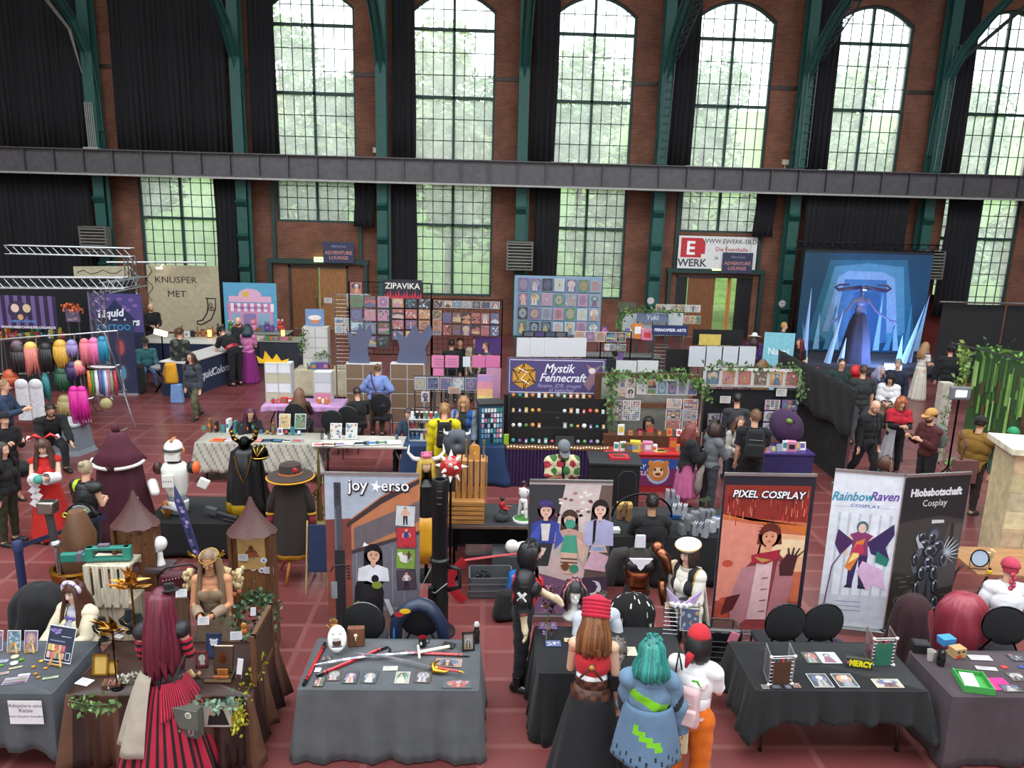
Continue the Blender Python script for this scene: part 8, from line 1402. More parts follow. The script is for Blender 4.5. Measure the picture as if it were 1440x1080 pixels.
t,Q,M=quick(502,553,205,'person in a black hoodie with pale back print seated right of the pink table',1.7,'141416','1a1a1c','short!','2a1c1a','desk','sit',pose=dict(nod=25,lean=10));chair(M.translation.x-.15,M.translation.y-.3,180,'black round-backed chair beside the person in the black hoodie')
chair(*at(538,612,0)[:2],180,'empty black round-backed chair at the white folding table');chair(*at(472,640,0)[:2],180,'empty round-backed chair with a bare frame behind the drawing sheets')
t,Q,M=quick(531,519,170,'person in a lavender hoodie with a purple shoulder bag, seen from behind',1.66,SH('6f84b8',1,.04),'4a3a2c','bun','6a4a34',('hip','hip'),f=1,fat=.15)
t2=thing('shoulder_bag','purple shoulder bag with small cat eyes worn over the lavender hoodie','bag',wpt(M,Q['P']-Q['F']*.2-Q['X']*.1),-6);m=MB('3c2a48');m.X((0,0,0),(.34,.1,.34));m.B('bag_body','cloth',t2,bevel=.03,smooth=40);m=MB('4a3456');m.T([(-.05,0,.15),(-.15,.02,.4),(-.2,.1,.62)],.02,5,flat=.4);m.B('strap','cloth',t2)
quick(575,583,-20,'person with sunglasses and short brown hair in a blue shirt, seated drawing',1.74,'26384c','22242a','short','3a2a22','desk','sit',glasses=1,pose=dict(nod=25,lean=12))
cubes(486,512,535,570,18.0,4,2,'7a624c','brown cardboard cube shelf, left of the lavender hoodie',.02);cubes(549,512,596,568,18.0,4,2,'7a624c','brown cardboard cube shelf, right of the lavender hoodie',.02)
for px,l,s in((505,'left',1),(580,'right',1.5)):
 x,Y,z=aty(px,510,18.1);m=MB('565a74');q=s;m.prism([(-.25*q,0),(.25*q,0),(.2*q,.35),(.32*q,.7),(.28*q,.95),(.12*q,.7),(.05*q,.95),(-.1*q,.6),(-.28*q,.8),(-.2*q,.35)],-.02,.02);tag(m.B('tree_cutout','paper',loc=(x,Y,z)),f'grey-purple cut-out tree on the cardboard shelves, {l} one','cut-out')
wire(490,396,606,500,19,'tall black grid wall of the red flame stall',step=.12)
x,Y,z=aty(566,406,18.97);m=MB('23202c');m.bx(-.48,.48,0,.02,-.24,.22);m.text('ZIPAVIKA',(0,-.004,.06),.2,'d8d4cc',.003)
for i in range(14):m.PO([(-.47+.067*i,-.003,-.24),(-.4+.067*i,-.003,-.24),(-.42+.067*i,-.003,-.08+.05*(i%3-1))],'b8283c')
tag(m.B('stall_sign','print',loc=(x,Y,z)),'black stall sign with red flames lettered ZIPAVIKA','sign')
G1='prints on the flame stall wall'
prints(491,395,549,490,5,3,18.96,'on the flame wall, left half',G1,seed=2,border='2a2733',skip=((0,1),(0,2)));prints(550,418,606,480,4,3,18.95,'on the flame wall, right half',G1,seed=5,border='2a2733',bgs=['2a2733','d94a3a','7a4fa0','e9c94a','d97ba8','3d5fa8','e98a2e'])
prints(487,412,520,432,1,3,19.6,'left of the flame stall','pale prints left of the flame stall',seed=4,bgs=['e8b8a0','9aa6b5','e8e4dc']);prints(470,446,522,470,2,4,19.5,'by the tall cube shelf','white sheets by the tall cube shelf',seed=6,bgs=['e8e4dc','b8d8e8']);wire(470,414,522,520,19.65,'white wire wall behind the pale prints',col='b8b8ba')
wire(608,420,705,500,20.6,'black grid wall in the portrait stall',step=.14)
prints(610,422,703,435,1,7,20.16,'on top of the portrait stall','dark portrait prints',seed=9,bgs=['9aa6b5','2a2733','e98a2e','3a8fb0']);prints(622,438,702,474,2,6,20.1,'in the portrait stall','dark portrait prints',seed=12,border='3a2a3a',bgs=['d94a3a','7a4fa0','2a2733','3d5fa8','8a5a3a']);prints(608,436,621,472,3,1,20.1,'at the left edge in the portrait stall','dark portrait prints',seed=13)
board('low_cloth',668,474,704,498,20.14,'4a2f6a','purple cloth low on the dark portrait stall','cloth',mt='cloth',legs=False)
quick(635,484,185,'person in dark clothes with dark hair at the dark portrait stall',1.7,'1a1a1d','1a1a1d','short','2a201c');quick(669,480,-10,'person in a beige jacket over an olive shirt behind the pink panels',1.8,[JK('a89a80',.03,open=.08),SH('4a4a3a')],'3a3a40','short','5a3a28');quick(683,487,-60,'person in a grey shirt beside the beige jacket',1.68,'3a4044','22252a','short','4a3022');quick(647,482,10,'person with glasses in black behind the dark-haired person',1.72,'16161a','16161a','short','1a1a1a')
G='pink panels of the pastel stall'
for i,(a,b,c)in enumerate(((607,624,'d07aa4'),(626,645,'d07aa4'),(664,682,'cc6e9c'),(683,703,'cc6e9c'))):board('pink_display_sheet',a,500,b,517,17,c,f'pink wire panel, {ORD[i]} from left in the row behind the yellow jacket','panel',legs=True,draw=(lambda m,x,z,w,h,Y:[m.bx(x+.08+j*.05,x+.1+j*.05,Y,Y+.002,z+.06+k*.06,z+.08+k*.06,'5a5a3c')for j in range(4)for k in range(3)])if i<2 else None)
board('pink_display_sheet',609,518,624,529,17,'d07aa4','lowest pink panel at the left of the pastel stall','panel');board('white_notice',651,502,661,516,17,'ccd2da','small white notice between the pink panels','sign');wire(583,529,672,575,15.6,'grey wire shelf wall of the pastel art stall',col='8a8c90',step=.35)
prints(582,529,671,550,1,5,15.55,'above the yellow jacket','pastel art prints',seed=21,bgs=['7a4fa0','3a8fb0','b8d8e8','9aa6b5','3d5fa8'],border='d8d8dc');prints(630,544,648,554,1,1,15.5,'below the pastel row, orange fox sheet','pastel art prints',seed=3,bgs=['e98a2e']);prints(592,550,604,566,1,1,15.5,'on the grey shelf','pastel art prints',seed=7,bgs=['e8e4dc'])
x,Y,z=aty(682,552,15.4);m=MB('d8a0b0');m.bx(-.16,.16,0,.01,-.36,.38)
for i,c in enumerate(('b088b8','d88a9c','e8b080','e8d080','8aa8c8')):m.bx(-.16,.16,-.002,0,-.36+.146*(4-i),-.36+.146*(5-i),c)
tag(m.B('hanging_banner','print',loc=(x,Y,z)),'narrow sunset-coloured hanging banner right of the blonde person','banner')
board('pink_shelf_back',684,518,703,585,15.9,'b888a4','pink and grey shelf side behind the sunset banner','panel')
t,Q,M=P_(625,577,184,'person in a bright yellow jacket with a black backpack, seen from behind',1.76,dict(arms=('down','front'),nod=20,lean=6),SK,'short','9a7448',wear=[JK('c8b80a',.045),TR('5a4a3c'),SO('222222')],near=1);backpack(M,Q,'17181a','black backpack worn over the bright yellow jacket',1.0,off=.21);m=MB('c8b80a');m.T([Q['neck']+Vector((.1*cos(a),.08*sin(a)+.02,-.0))for a in[2*PI*i/14 for i in range(14)]],.035,7,closed=True);m.B('hood','cloth',t,smooth=0)
quick(652,566,-10,'person with a blonde bob in a blue and grey jacket, hand at chin',1.68,[('jacket','1f4a8a','T P U F<.9',.035,'cloth',{'fn':lambda c,Q:'7a8a94' if abs(c[0])>.17 else('2a2c2c' if abs(c[0])<.07 else '1f4a8a')})],'22252a','bob:.16!','9a744c',('down','chin'),f=1,near=1)
cloth(-.6,14.25,0,1.9,.72,'1c3458','navy blue cloth on the table of keychains and jars',drop=(.73,.73,.7,.7),folds=6,amp=.02);table(-.6,14.25,0,1.85,.66,'table under the navy blue cloth')
t=thing('shelf_rack','grey two-tier shelf of jars and cups on the navy table','shelf',(-1.2,14.3,.755));
for z in(0,.22,.42):m=MB('a8aaac');m.bx(-.28,.28,-.12,.12,z,z+.012);m.B('shelf_board','plastic',t)
for s in(-1,1):m=MB('8a8c8e');m.bx(s*.28-.006,s*.28+.006,-.12,.12,0,.43);m.B('side','plastic',t)
for k,z in enumerate((.012,.232,.432)):
 r=random.Random(k)
 for i in range(6):c=r.choice(CWL);m=MB(c);m.LA([(.03,0),(.034,.02),(.034,.1),(.026,.12)],n=10);m.LA([(.03,.12),(.03,.135)],n=10,col='dcdcdc');tag(m.B('jar','plastic',loc=(-1.42+.09*i,14.28,.755+z)),f'small {CW[c]} jar, {ORD[i]} from left on the {"bottom middle top".split()[k]} tier of the grey shelf rack','jar','jars on the grey shelf rack')
x,y,_=at(688,628,.75);t=thing('keychain_stand','revolving blue stand hung with rows of keychains','display stand',(x,14.2,.755),10);m=MB('1f5068');m.bx(-.22,.22,-.2,.2,.0,.78);tw=m.B('tower','plastic',t);m=MB('17171a');m.bx(-.24,.24,-.22,.22,.78,.82);m.B('cap','plastic',t);r=random.Random(5)
for row in range(7):
 for i in range(7):
  if row==0 and i<3:continue
  c=r.choice(['8ab0c8','dcdcdc','3a8a84','c87a98','1b1b1e','6a8ab0']);m=MB(c);m.bx(-.19+.058*i,-.15+.058*i,-.22,-.203,.06+.1*row,.13+.1*row);m.B('keychain','plastic',tw)
m=MB('8ab02c');m.X((0,0,.1),(.1,.06,.2));tag(m.B('green_box','plastic',loc=(x+.32,14.1,.755),bevel=.01),'lime green box beside the keychain stand','box')
board('print_banner',724,387,843,474,24,'7a93ab','large pale blue backdrop behind the grid of prints','backdrop',th=.02)
prints(728,389,842,472,4,7,23.96,'on the pale blue backdrop','prints on the pale blue backdrop',seed=31,gap=.05,jit=.5,border='8aa0b6',bgs=['9aa6b5','7a4fa0','b8d8e8','3a8fb0','2a2733','d97ba8','4a9a5a'],kinds='orn fig spl orn')
prints(808,465,880,482,1,5,19.5,'right of the blue backdrop','small upright prints right of the backdrop',seed=33,bgs=['d94a3a','4a9a5a','2a2733','e98a2e','7a4fa0']);prints(850,483,880,494,1,4,19.5,'on the black grid','small cards on the black grid',seed=34);wire(846,466,885,520,19.6,'black grid wall under the small upright prints')
for i in range(5):board('white_board',727+19.6*i,475,745.5+19.6*i,502,18,'c9cbce',f'blank white sheet, {ORD[i]} from left in the row below the pale blue backdrop','panel')
t=thing('bench_frame','low black shelf with small prints above the blank white sheets','shelf',aty(766,474,18.4));m=MB('17171a');m.bx(-.55,.55,-.02,.02,0,.14);m.B('frame','plastic',t)
for i in range(4):m=MB(('5a5a64','4a3a6a','3a4a5a','5a5a60')[i]);m.bx(-.5+.26*i,-.28+.26*i,-.026,-.02,.02,.12);m.B('print_strip','print',t)
def d_mys(m,x,z,w,h,Y):
 m.bx(x,x+w,Y+.004,Y+.006,z,z+h,'4c4170');q=lambda u,v:(x+u*w,z+v*h)
 for a,b,c,d in((.02,.98,.94,.96),(.02,.98,.04,.06),(.02,.025,.04,.96),(.975,.98,.04,.96)):m.bx(x+a*w,x+b*w,Y+.002,Y+.004,z+c*h,z+d*h,'d8d4e4')
 cx,cz=q(.17,.5);H=[(cx+.26*cos(rad(30+60*i)),cz+.27*sin(rad(30+60*i)))for i in range(6)];m.PO([(a,Y,b)for a,b in H],'c8902c');
 for i in range(6):m.T([(H[i][0],Y-.002,H[i][1]),(cx+.12*cos(rad(90+60*i)),Y-.002,cz+.12*sin(rad(90+60*i))),(H[(i+1)%6][0],Y-.002,H[(i+1)%6][1])],.01,4,'2a2028')
 m.T([(cx-.12,Y-.004,cz+.16),(cx+.06,Y-.004,cz+.08),(cx-.06,Y-.004,cz-.06),(cx+.1,Y-.004,cz-.16)],.012,4,'e8e4e0')
 m.text('Mystik',(x+.52*w,Y-.001,z+.72*h),.25,'e4e0ec',.004,shear=.3,sx=.9);m.text('Fennecraft',(x+.56*w,Y-.001,z+.46*h),.24,'e4e0ec',.004,shear=.3,sx=.9);m.text('Resine, JDR, images',(x+.53*w,Y-.001,z+.24*h),.11,'a89cc4',.0,shear=.3);m.text('et peluches',(x+.55*w,Y-.001,z+.12*h),.11,'a89cc4',.0,shear=.3)
 m.PO([(x+.78*w,Y,z+.3*h),(x+.84*w,Y,z+.6*h),(x+.8*w,Y,z+.85*h),(x+.88*w,Y,z+.75*h),(x+.96*w,Y,z+.85*h),(x+.9*w,Y,z+.62*h),(x+.92*w,Y,z+.4*h),(x+.97*w,Y,z+.15*h),(x+.88*w,Y,z+.3*h),(x+.84*w,Y,z+.1*h)],'8a6a7a');m.disc((x+.86*w,Y-.002,z+.68*h),.07,.06,'dcd0d0')
board('stall_banner',714,503,850,556,15,'d8d4e4','dark purple stall banner with a golden die, lettered Mystik Fennecraft','banner',draw=d_mys,th=.01)
t=thing('tiered_shelf','black tiered shelf of crafted dice and charms under the purple stall banner','shelf',(1.4,14.35,.75))
for k in range(4):m=MB('141416');m.bx(-.95,.95,-.3+.16*k,-.14+.16*k,0,.04+.26*k);m.B('tier','plastic',t)
for k in range(4):
 r=random.Random(40+k)
 for i in range(15):
  if k in(1,2)and 5<=i<=7:continue
  c=r.choice(['b8783c','c8a050','8a9098','6a4a8a','4f7a44','b83a3a','dcdcdc','3a8a84']);m=MB(c);s=r.uniform(.035,.05)
  if r.random()<.5:m.X((0,0,s),(s*1.5,s,s*2));m.X((0,-s*.51,s),(s,.002,s*1.2),'dcdcdc')
  else:m.ell((0,0,s),(s,s,s),6,4)
  tag(m.B('craft_item','gloss',loc=(1.4-.88+.125*i,14.35-.24+.16*k,.75+.04+.26*k)),f'small {CW.get(c,"gold-brown")} craft item, {ORD[i]} from left on the {ORD[k]} tier from below','trinket','trinkets on the black tiered shelf')
prints(794,558,848,575,1,4,15.03,'under the purple banner','round-motif boxes under the purple banner',seed=41,kinds='orn',bgs=['9aa6b5','4a9a5a','8a5a3a','e9c94a'],name='motif_box')
m=MB('141416');m.bx(.35,2.4,15.05,15.07,0,1.5);tag(m.B('back_cloth','cloth'),'black back cloth under the purple stall banner','cloth')
counter(.4,2.35,13.85,14.05,.77,'2a1238','6a4a30','stall counter with a crushed purple velvet skirt',draw=lambda m,w,d:[m.bx(-w+.065*i,-w+.03+.065*i,-d-.02,-d,0,.74,'34184a')for i in range(30)])
r=random.Random(2);m=MB('ffd9a0')
for i in range(34):m.ell((.42+.057*i,13.84,.79+.01*sin(i)),(.009,.009,.009),6,4)
tag(m.B('fairy_lights','lamp'),'string of warm fairy lights along the purple velvet counter','lights')
t,Q,M=quick(783,590,0,'person in a light grey hoodie seated behind the black tiered shelf',1.72,'9aa2ac','3a3a40','short','2a1f1a','desk','sit',pose=dict(nod=30,lean=12));m=MB('1c1c20');m.X((0,0,.1),(.36,.02,.2),R=Matrix.Rotation(-.2,3,'X'));m.disc((0,-.04,.1),.05,.05,'9ab0c8',6);tag(m.B('laptop','plastic',loc=(1.5,13.98,.77)),'open black laptop with a pale hexagon badge on the velvet counter','laptop')
t=thing('market_booth','rustic wooden booth frame draped in leaf garland, right of the purple banner','booth',(3.15,14.6,0))
for x in(-.98,.98):m=MB('4a2c1a');m.bx(x-.06,x+.06,-.06,.06,0,2.05);m.B('post','wood',t)
for z in(1.4,2.0):m=MB('5a3620');m.bx(-1.0,1.0,-.05,.05,z,z+.09);m.B('beam','woodx',t)
m=MB('9a9890');m.bx(-.92,.92,.4,.42,.0,1.95);m.B('back_sheet','cloth',t)
garland([aty(855,527,14.4),aty(885,524,14.4),aty(920,527,14.4),aty(960,526,14.4),aty(990,540,14.4)],220,.1,'thick leaf garland along the top of the wooden booth',spread=.06);garland([aty(857,530,14.4),aty(860,560,14.4),aty(860,600,14.4)],110,.09,'leaf garland down the left post of the wooden booth');garland([aty(990,540,14.4),aty(993,552,14.4),aty(1000,560,14.4)],50,.09,'leaf garland hanging at the right end of the wooden booth')
GB='sticker sheets in the wooden booth'
prints(858,530,892,560,2,3,14.5,"at the booth's upper left",GB,seed=50,bgs=['e8b8a0','e8e4dc','8a5a3a','9aa6b5']);prints(896,533,980,557,1,6,14.5,"in the booth's top row",GB,seed=51,bgs=['3d5fa8','e8e4dc','9aa6b5','3a8fb0','e98a2e']);prints(863,562,900,592,2,3,14.5,"at the booth's lower left",GB,seed=52,kinds='grid',bgs=['e8e4dc','8a5a3a']);prints(937,560,980,605,3,2,14.5,"at the booth's right",GB,seed=53,kinds='grid spl',bgs=['8a5a3a','d94a3a','9aa6b5','e8b8a0']);m=MB('4a2c1a');m.bx(2.25,4.1,14.06,14.35,0,aty(900,612,14.1)[2]);tag(m.B('display_step','wood'),'brown wooden step behind the red table','step')
goods(14,862,634,985,634,'on the red table front edge','stickers and charms on the red table',z=.76,kinds='card pack flat box',s=.15,seed=55,cols=['dcdcdc','c8782c','cdb43c','b83a3a','c87a98','7a5636']);goods(8,866,612,975,613,'on the step behind the red table','stickers and charms on the red table',Y=14.1,kinds='card pack',s=.14,seed=56,cols=['dcdcdc','7a5636','b83a3a','c8782c'])
def d_red(m,w,d):
 m.bx(-w+.05,w-.1,-d-.004,-d,.12,.66,'b02a34');m.bx(-w+.05,w-.1,-d-.006,-d-.004,.36,.66,'2c4a94');m.PO([(-w+.05,-d-.008,.3),(-w+.4,-d-.008,.5),(-.2,-d-.008,.42),(.3,-d-.008,.5),(w-.1,-d-.008,.36),(w-.1,-d-.008,.12),(-w+.05,-d-.008,.12)],'7a2a5a')
 m.disc((.12,-d-.012,.4),.22,.24,'a8b8dc',16);m.disc((.12,-d-.014,.42),.19,.2,'c87a34',16);m.disc((.12,-d-.016,.4),.1,.1,'e8c8a0',12);m.disc((.12,-d-.018,.36),.06,.03,'8a2028',10)
 for s in(-1,1):m.disc((.12+s*.06,-d-.018,.45),.02,.03,'2a1c1a',8);m.disc((.12+s*.15,-d-.016,.58),.05,.06,'c87a34',8)
 for i,tx in enumerate(('FUNNY &','UNUSUAL','ART')):m.text(tx,(-w+.35,-d-.012,.5-.13*i),.12,'dcd8e8',.003,shear=.2,align='LEFT')
 for i,tx in enumerate(('COMMISS','PORTRAI','LS')):m.text(tx,(.45,-d-.012,.5-.13*i),.12,'dcd8e8',.003,shear=.2,align='LEFT')
counter(2.25,4.0,13.65,14.05,.755,'a8242c','b02c30','red table with a cartoon animal face banner on its front',draw=d_red)
quick(912,594,-10,'person with dark curly hair in a burgundy top seated in the wooden booth',1.68,'5a1424','222226','bob:.08','1c1414','desk','sit',f=1,pose=dict(nod=30,lean=10))
def d_six(m,x,z,w,h,Y):m.bx(x,x+w,Y+.003,Y+.006,z,z+h,'d8d6d2')
board('print_row_board',990,517,1125,546,15.5,'d8d6d2','long white board carrying six comic prints','board',draw=d_six,th=.02)
prints(992,518,1124,545,1,6,15.47,'on the long white board','comic prints on the long white board',seed=61,gap=.14,kinds='spl fig orn',bgs=['7a4fa0','8a5a3a','3d5fa8','e98a2e','b8d8e8','d94a3a'],border='d8d6d2')
garland([aty(990,516,15.4),aty(1020,512,15.4),aty(1060,516,15.4),aty(1124,515,15.4),aty(1127,540,15.4),aty(1125,560,15.4)],160,.09,'leaf garland over and beside the six comic prints')
board('black_back_wall',992,547,1122,610,15.6,'17171a','black back wall under the six comic prints','panel',mt='cloth');prints(1075,561,1118,610,3,2,15.5,'on the right purple panels','purple panels under the comic prints',seed=62,kinds='grid orn',bgs=['7a4fa0','e8e4dc'],border='8a6aa8');prints(995,580,1028,620,2,2,15.5,'on the left lilac sheets','lilac sheets',seed=63,kinds='grid',bgs=['9aa6b5'],border='8a6aa8');sheet(0,0,0,.22,.15,'white notice with red and blue blocks on the black back wall','e8e4dc','d94a3a','text',tilt=0,pos=Vector(aty(1020,562,15.5)),name='notice',cat='sign');sheet(0,0,0,.22,.16,'white notice under the right comic prints','e8e4dc','555555','text',tilt=0,pos=Vector(aty(1099,552,15.5)),name='notice',cat='sign')
counter(4.75,6.25,13.8,14.5,.755,'2c2254','3a2c66','purple starry table under the umbrella, right of the red table');goods(7,1075,636,1132,632,'on the purple starry table','cards on the purple starry table',z=.757,kinds='card pack box',s=.15,seed=64,cols=['dcdcdc','c87a98','8a9098'])
x,Y,z=aty(1103,595,14.6);t=thing('umbrella','dark purple open umbrella standing on the purple starry table','umbrella',(x,14.4,z),0,tilt=(55,20));m=MB('341a3c');m.LA([(.001,.2),(.15,.17),(.3,.07),(.38,-.06)],n=16,cap=False);m.B('canopy','cloth',t,smooth=30,solid=.004);m=MB('222222');m.T([(0,0,.24),(0,0,-.5)],.008,5);m.B('shaft','metal',t);m=MB('6a8a2c');m.ell((-.1,0,.2),(.07,.05,.05),8,6);m.B('green_flower','cloth',t)
quick(1037,562,175,'person in a dark grey top walking away behind the black back wall',1.75,'2c2d31','1c1c20','short','1a1616')
quick(1041,594,-5,'smiling person with light hood and pale jacket facing the camera by the purple table',1.62,'a8a49c','2a2e3a','long:.2','5a3a2c',('front','front'),f=1,pose=dict(roll=10))
t,Q,M=P_(1062,587,168,'person in black with a big black backpack and short fair hair, seen from behind',1.86,dict(arms=('down','front'),nod=6,turn=25),SK,'short','6a4c34',wear=[SH('141417',0,.03),TR('141417'),SO('111111')],near=1,fat=.15);backpack(M,Q,'17181b','big black backpack worn by the tall person in black',1.15,off=.24)
P_(974,604,80,'person with copper-red hair in a black robe and pink dress holding something up',1.62,dict(arms=('phone','hold'),nod=8),SK,'long:.28','6a2a22',wear=[JK('17171b',.05,'cloth'),('stocking','b85a78','K',.008,'cloth'),SO('2a1a20')],skirts=[('dress',dict(L=.66,r0=.15,r1=.26,col='b05a84',folds=9),'cloth')],near=1,f=1)
t,Q,M=P_(1007,601,110,'person in a grey shirt and grey jeans wearing a fluffy tail and horned headband',1.7,dict(arms=('front','hold'),nod=6),SK,'bob:.1','3a2820',wear=[SH('5c6064',1,.025),TR('33373c'),SO('1a1a1c')],near=1,f=1);m=MB('8a8078');b=Q['P']-Q['F']*.12;m.T([b,b-Q['F']*.08-Vector((0,0,.15)),b-Q['F']*.1-Vector((0,0,.4)),b-Q['F']*.09-Vector((0,0,.58))],[.03,.06,.07,.01],9);m.B('tail','fur',t,smooth=0);m=MB('1c1c1e');[m.T([Q['hc']+Vector((s*.06,0,.1)),Q['hc']+Vector((s*.1,.02,.17)),Q['hc']+Vector((s*.07,0,.21))],[.025,.018,.003],6)for s in(-1,1)];m.B('horn_headband','plastic',t)
tp=wpt(M,Q['P']-Q['u']*.02+Q['X']*.22);m=MB('5a4a2c');m.X((0,0,0),(.12,.3,.34));m.T([(0,.1,.15),(0,0,.6)],.014,5);tag(m.B('shoulder_bag','cloth',loc=tp,bevel=.03),'olive canvas shoulder bag on the person with the fluffy tail','bag')
t=thing('mesh_fence','black mesh construction fence with a tarpaulin over its upper half','fence',(6.95,13.9,0));m=MB('3a3c3e')
for i in range(33):m.T([(0,.12*i,.15),(0,.12*i,1.95)],.004,3)
for i in range(13):m.T([(0,0,.15+.15*i),(0,3.9,.15+.15*i)],.004,3)
m.B('mesh','metal',t)
for y in(0,3.9):m=MB('8a8c8e');m.T([(0,y,.0),(0,y,2.0)],.022,7);m.B('post','metal',t)
m=MB('8a8c8e');m.T([(0,0,2),(0,3.9,2)],.02,6);m.B('top_bar','metal',t)
m=loft([[(-.03+.02*sin(j*1.1+i),-.05+4*j/40,2.05-.95*i/6-.05*sin(j*.5)*(i/6))for j in range(41)]for i in range(7)],'141416',closed=False);m.B('tarpaulin','cloth',t,smooth=0,solid=.006);m=MB('17171a');m.bx(.1,.12,.3,3.8,0,1.2);m.B('inner_cloth','cloth',t)
for y in(0,3.5):m=MB('7a746a');m.bx(-.2,.2,y-.12,y+.12,0,.13);m.B('foot_block','stone',t)
# BACK LEFT
def d_kn(m,x,z,w,h,Y):
 m.text('KNUSPER',(x+w*.4,Y-.004,z+h*.78),.33,'3a342c',0,sx=1.1);m.text('MET',(x+w*.4,Y-.004,z+h*.57),.33,'3a342c',0,sx=1.1)
 P=[(.8,.52),(.94,.52),(.93,.36),(.86,.2),(.72,.12),(.66,.13),(.66,.17),(.74,.19),(.81,.3),(.83,.42),(.82,.52)];m.T([(x+w*a,Y-.01,z+h*b)for a,b in P],.02,4,'2c2822')
 for a,b in((.87,.42),(.85,.36),(.89,.36)):m.T([(x+w*a+.06*cos(q),Y-.01,z+h*b+.06*sin(q))for q in range(7)],.012,4,'2c2822')
 m.T([(x+.1+.1*sin(i),Y-.01,z+h*(.98-.04*i))for i in range(14)],.012,4,'4a4034')
board('stall_backdrop',205,372,312,468,28.5,'b4aa8e','large beige cloth backdrop with a drinking horn, lettered Knusper Met','backdrop',mt='cloth',draw=d_kn)
m=MB('b8ae94');m.bx(-1.0,.75,0,.03,0,2.8);m.text('KNUSPER',(.05,-.004,2.2),.28,'3a342c',0,sx=1.05);m.T([(-.9+.2*i,-.01,2.6+.08*sin(i*2))for i in range(8)],.012,4,'4a4034');tag(m.B('stall_backdrop','cloth',loc=(-13.35,27.4,0),rz=25),'angled beige side cloth of the Knusper stall','backdrop')
m=MB('b8babc');m.T([aty(150,369,27.6),aty(290,369,28.2)],.04,6);tag(m.B('cross_bar','metal'),'pale metal bar over the beige backdrop','bar')
m=MB('fff4dc');m.ell((0,0,0),(.12,.08,.04),10,6);m.T([(0,.1,.02),(0,.3,.1)],.02,4,'888888');tag(m.B('clip_lamp','lamp',loc=aty(224,377,28.2)),'small lit clip lamp above the horn backdrop','lamp')
counter(-10.9,-7.3,24.3,25.2,.85,'24262e','b4ae9c','counter before the beige horn backdrop')
GK='wares on the stall before the horn backdrop';goods(10,246,474,318,472,'on the counter before the horn backdrop',GK,z=.86,kinds='bottle bottle jar box',s=.2,seed=70,cols=['7a5636','c8782c','1b1b1e','dcdcdc','b83a3a']);goods(12,322,466,398,466,'on the sweets stall counter','sweets and plants on the sweets stall',z=.86,kinds='plant jar box card plush',s=.22,seed=71)
counter(-9.0,-6.7,25.55,26.4,.85,'2a2c36','8a8c80','rear counter of the sweets stall');counter(-7.25,-6.0,24.2,25.1,.85,'2a2c36','8a8c80','right part of the sweets stall counter');goods(14,372,478,410,478,'on the front of the sweets stall','small cakes on the sweets stall',z=.86,kinds='box jar',s=.1,seed=72,cols=['b83a3a','c8782c','4f7a44','c87a98'])
for k,(px,l)in enumerate(((295,'left'),(398,'right'))):m=MB('2a1c14');m.bx(-.07,.07,-.07,.07,0,.02);m.bx(-.07,.07,-.07,.07,.24,.27);m.bx(-.045,.045,-.045,.045,.02,.24,'ff9a3c');tag(m.B('lantern','lamp',loc=at(px,474,.87)),f'small glowing orange lantern on the stall counters, {l} one','lantern')
def d_pk(m,x,z,w,h,Y):
 q=lambda a,b,c,d,k,cc:m.bx(x+a*w,x+b*w,Y-.002*k,Y,z+c*h,z+d*h,cc)
 q(.08,.92,0,.6,1,'c890b4');q(.1,.9,.62,.74,2,'d8a8c4');m.disc((x+w*.5,Y-.008,z+h*.76),w*.22,h*.13,'d8a8c4');m.disc((x+w*.42,Y-.01,z+h*.78),w*.06,h*.06,'d8b040')
 for i in range(14):q(.06+.063*i,.06+.063*(i+1),.44,.6,3,('c87aa8','e8dce4')[i%2])
 q(.36,.6,.05,.4,3,'8a7aa8');q(.64,.86,.05,.4,3,'8aa8c0');q(.14,.3,.05,.4,3,'8aa8c0');m.text('Plueschkonditorei',(x+w*.5,Y-.012,z+h*.52),.16,'6a4a8a',.002,shear=.3)
board('shop_backdrop',313,397,391,470,27,'5a9ec0','pale blue backdrop printed with a pink sweet-shop front','backdrop',draw=d_pk)
t=thing('chalk_board','folding wooden chalkboard standing right of the sweets stall','board',(-6.15+.35,25.5,0),tilt=(-8,0));m=MB('9a7a50');
for a in(-.3,.27):m.bx(a,a+.04,-.02,.02,0,1.55)
m.bx(-.3,.3,-.02,.02,1.5,1.55);m.B('frame','wood',t);m=MB('34403e');m.bx(-.26,.27,-.005,.01,.25,1.5);m.disc((0,-.01,1.2),.15,.2,'5a7a6a');m.B('slate','plastic',t);m=MB('9a7a50');m.T([(-.25,0,1.5),(-.25,.5,0)],.02,4);m.B('rear_leg','wood',t)
def d_lc(m,x,z,w,h,Y):
 m.bx(x,x+w,Y-.001,Y,z+h*.5,z+h,'4a3f78');m.bx(x,x+w,Y-.001,Y,z,z+h*.5,'1c2440');m.PO([(x+w*.1,Y-.003,z+h*.6),(x+w*.5,Y-.003,z+h*.92),(x+w*.95,Y-.003,z+h*.6),(x+w*.5,Y-.003,z+h*.5)],'20264a');m.text('Liquid',(x+w*.4,Y-.006,z+h*.74),.3,'dcdce8',.01,shear=.2,rot=.08);m.text('Colors',(x+w*.65,Y-.006,z+h*.62),.3,'dcdce8',.01,shear=.2,rot=.08)
 for i in range(12):m.disc((x+w*(.1+.07*i),Y-.002,z+h*(.85+.08*sin(i*2))),.08,.05,'7a5a9c',8)
board('stall_banner',122,412,207,520,22,'3a3a6a','tall violet-navy stall banner with white script, left of the horn backdrop','banner',draw=d_lc)
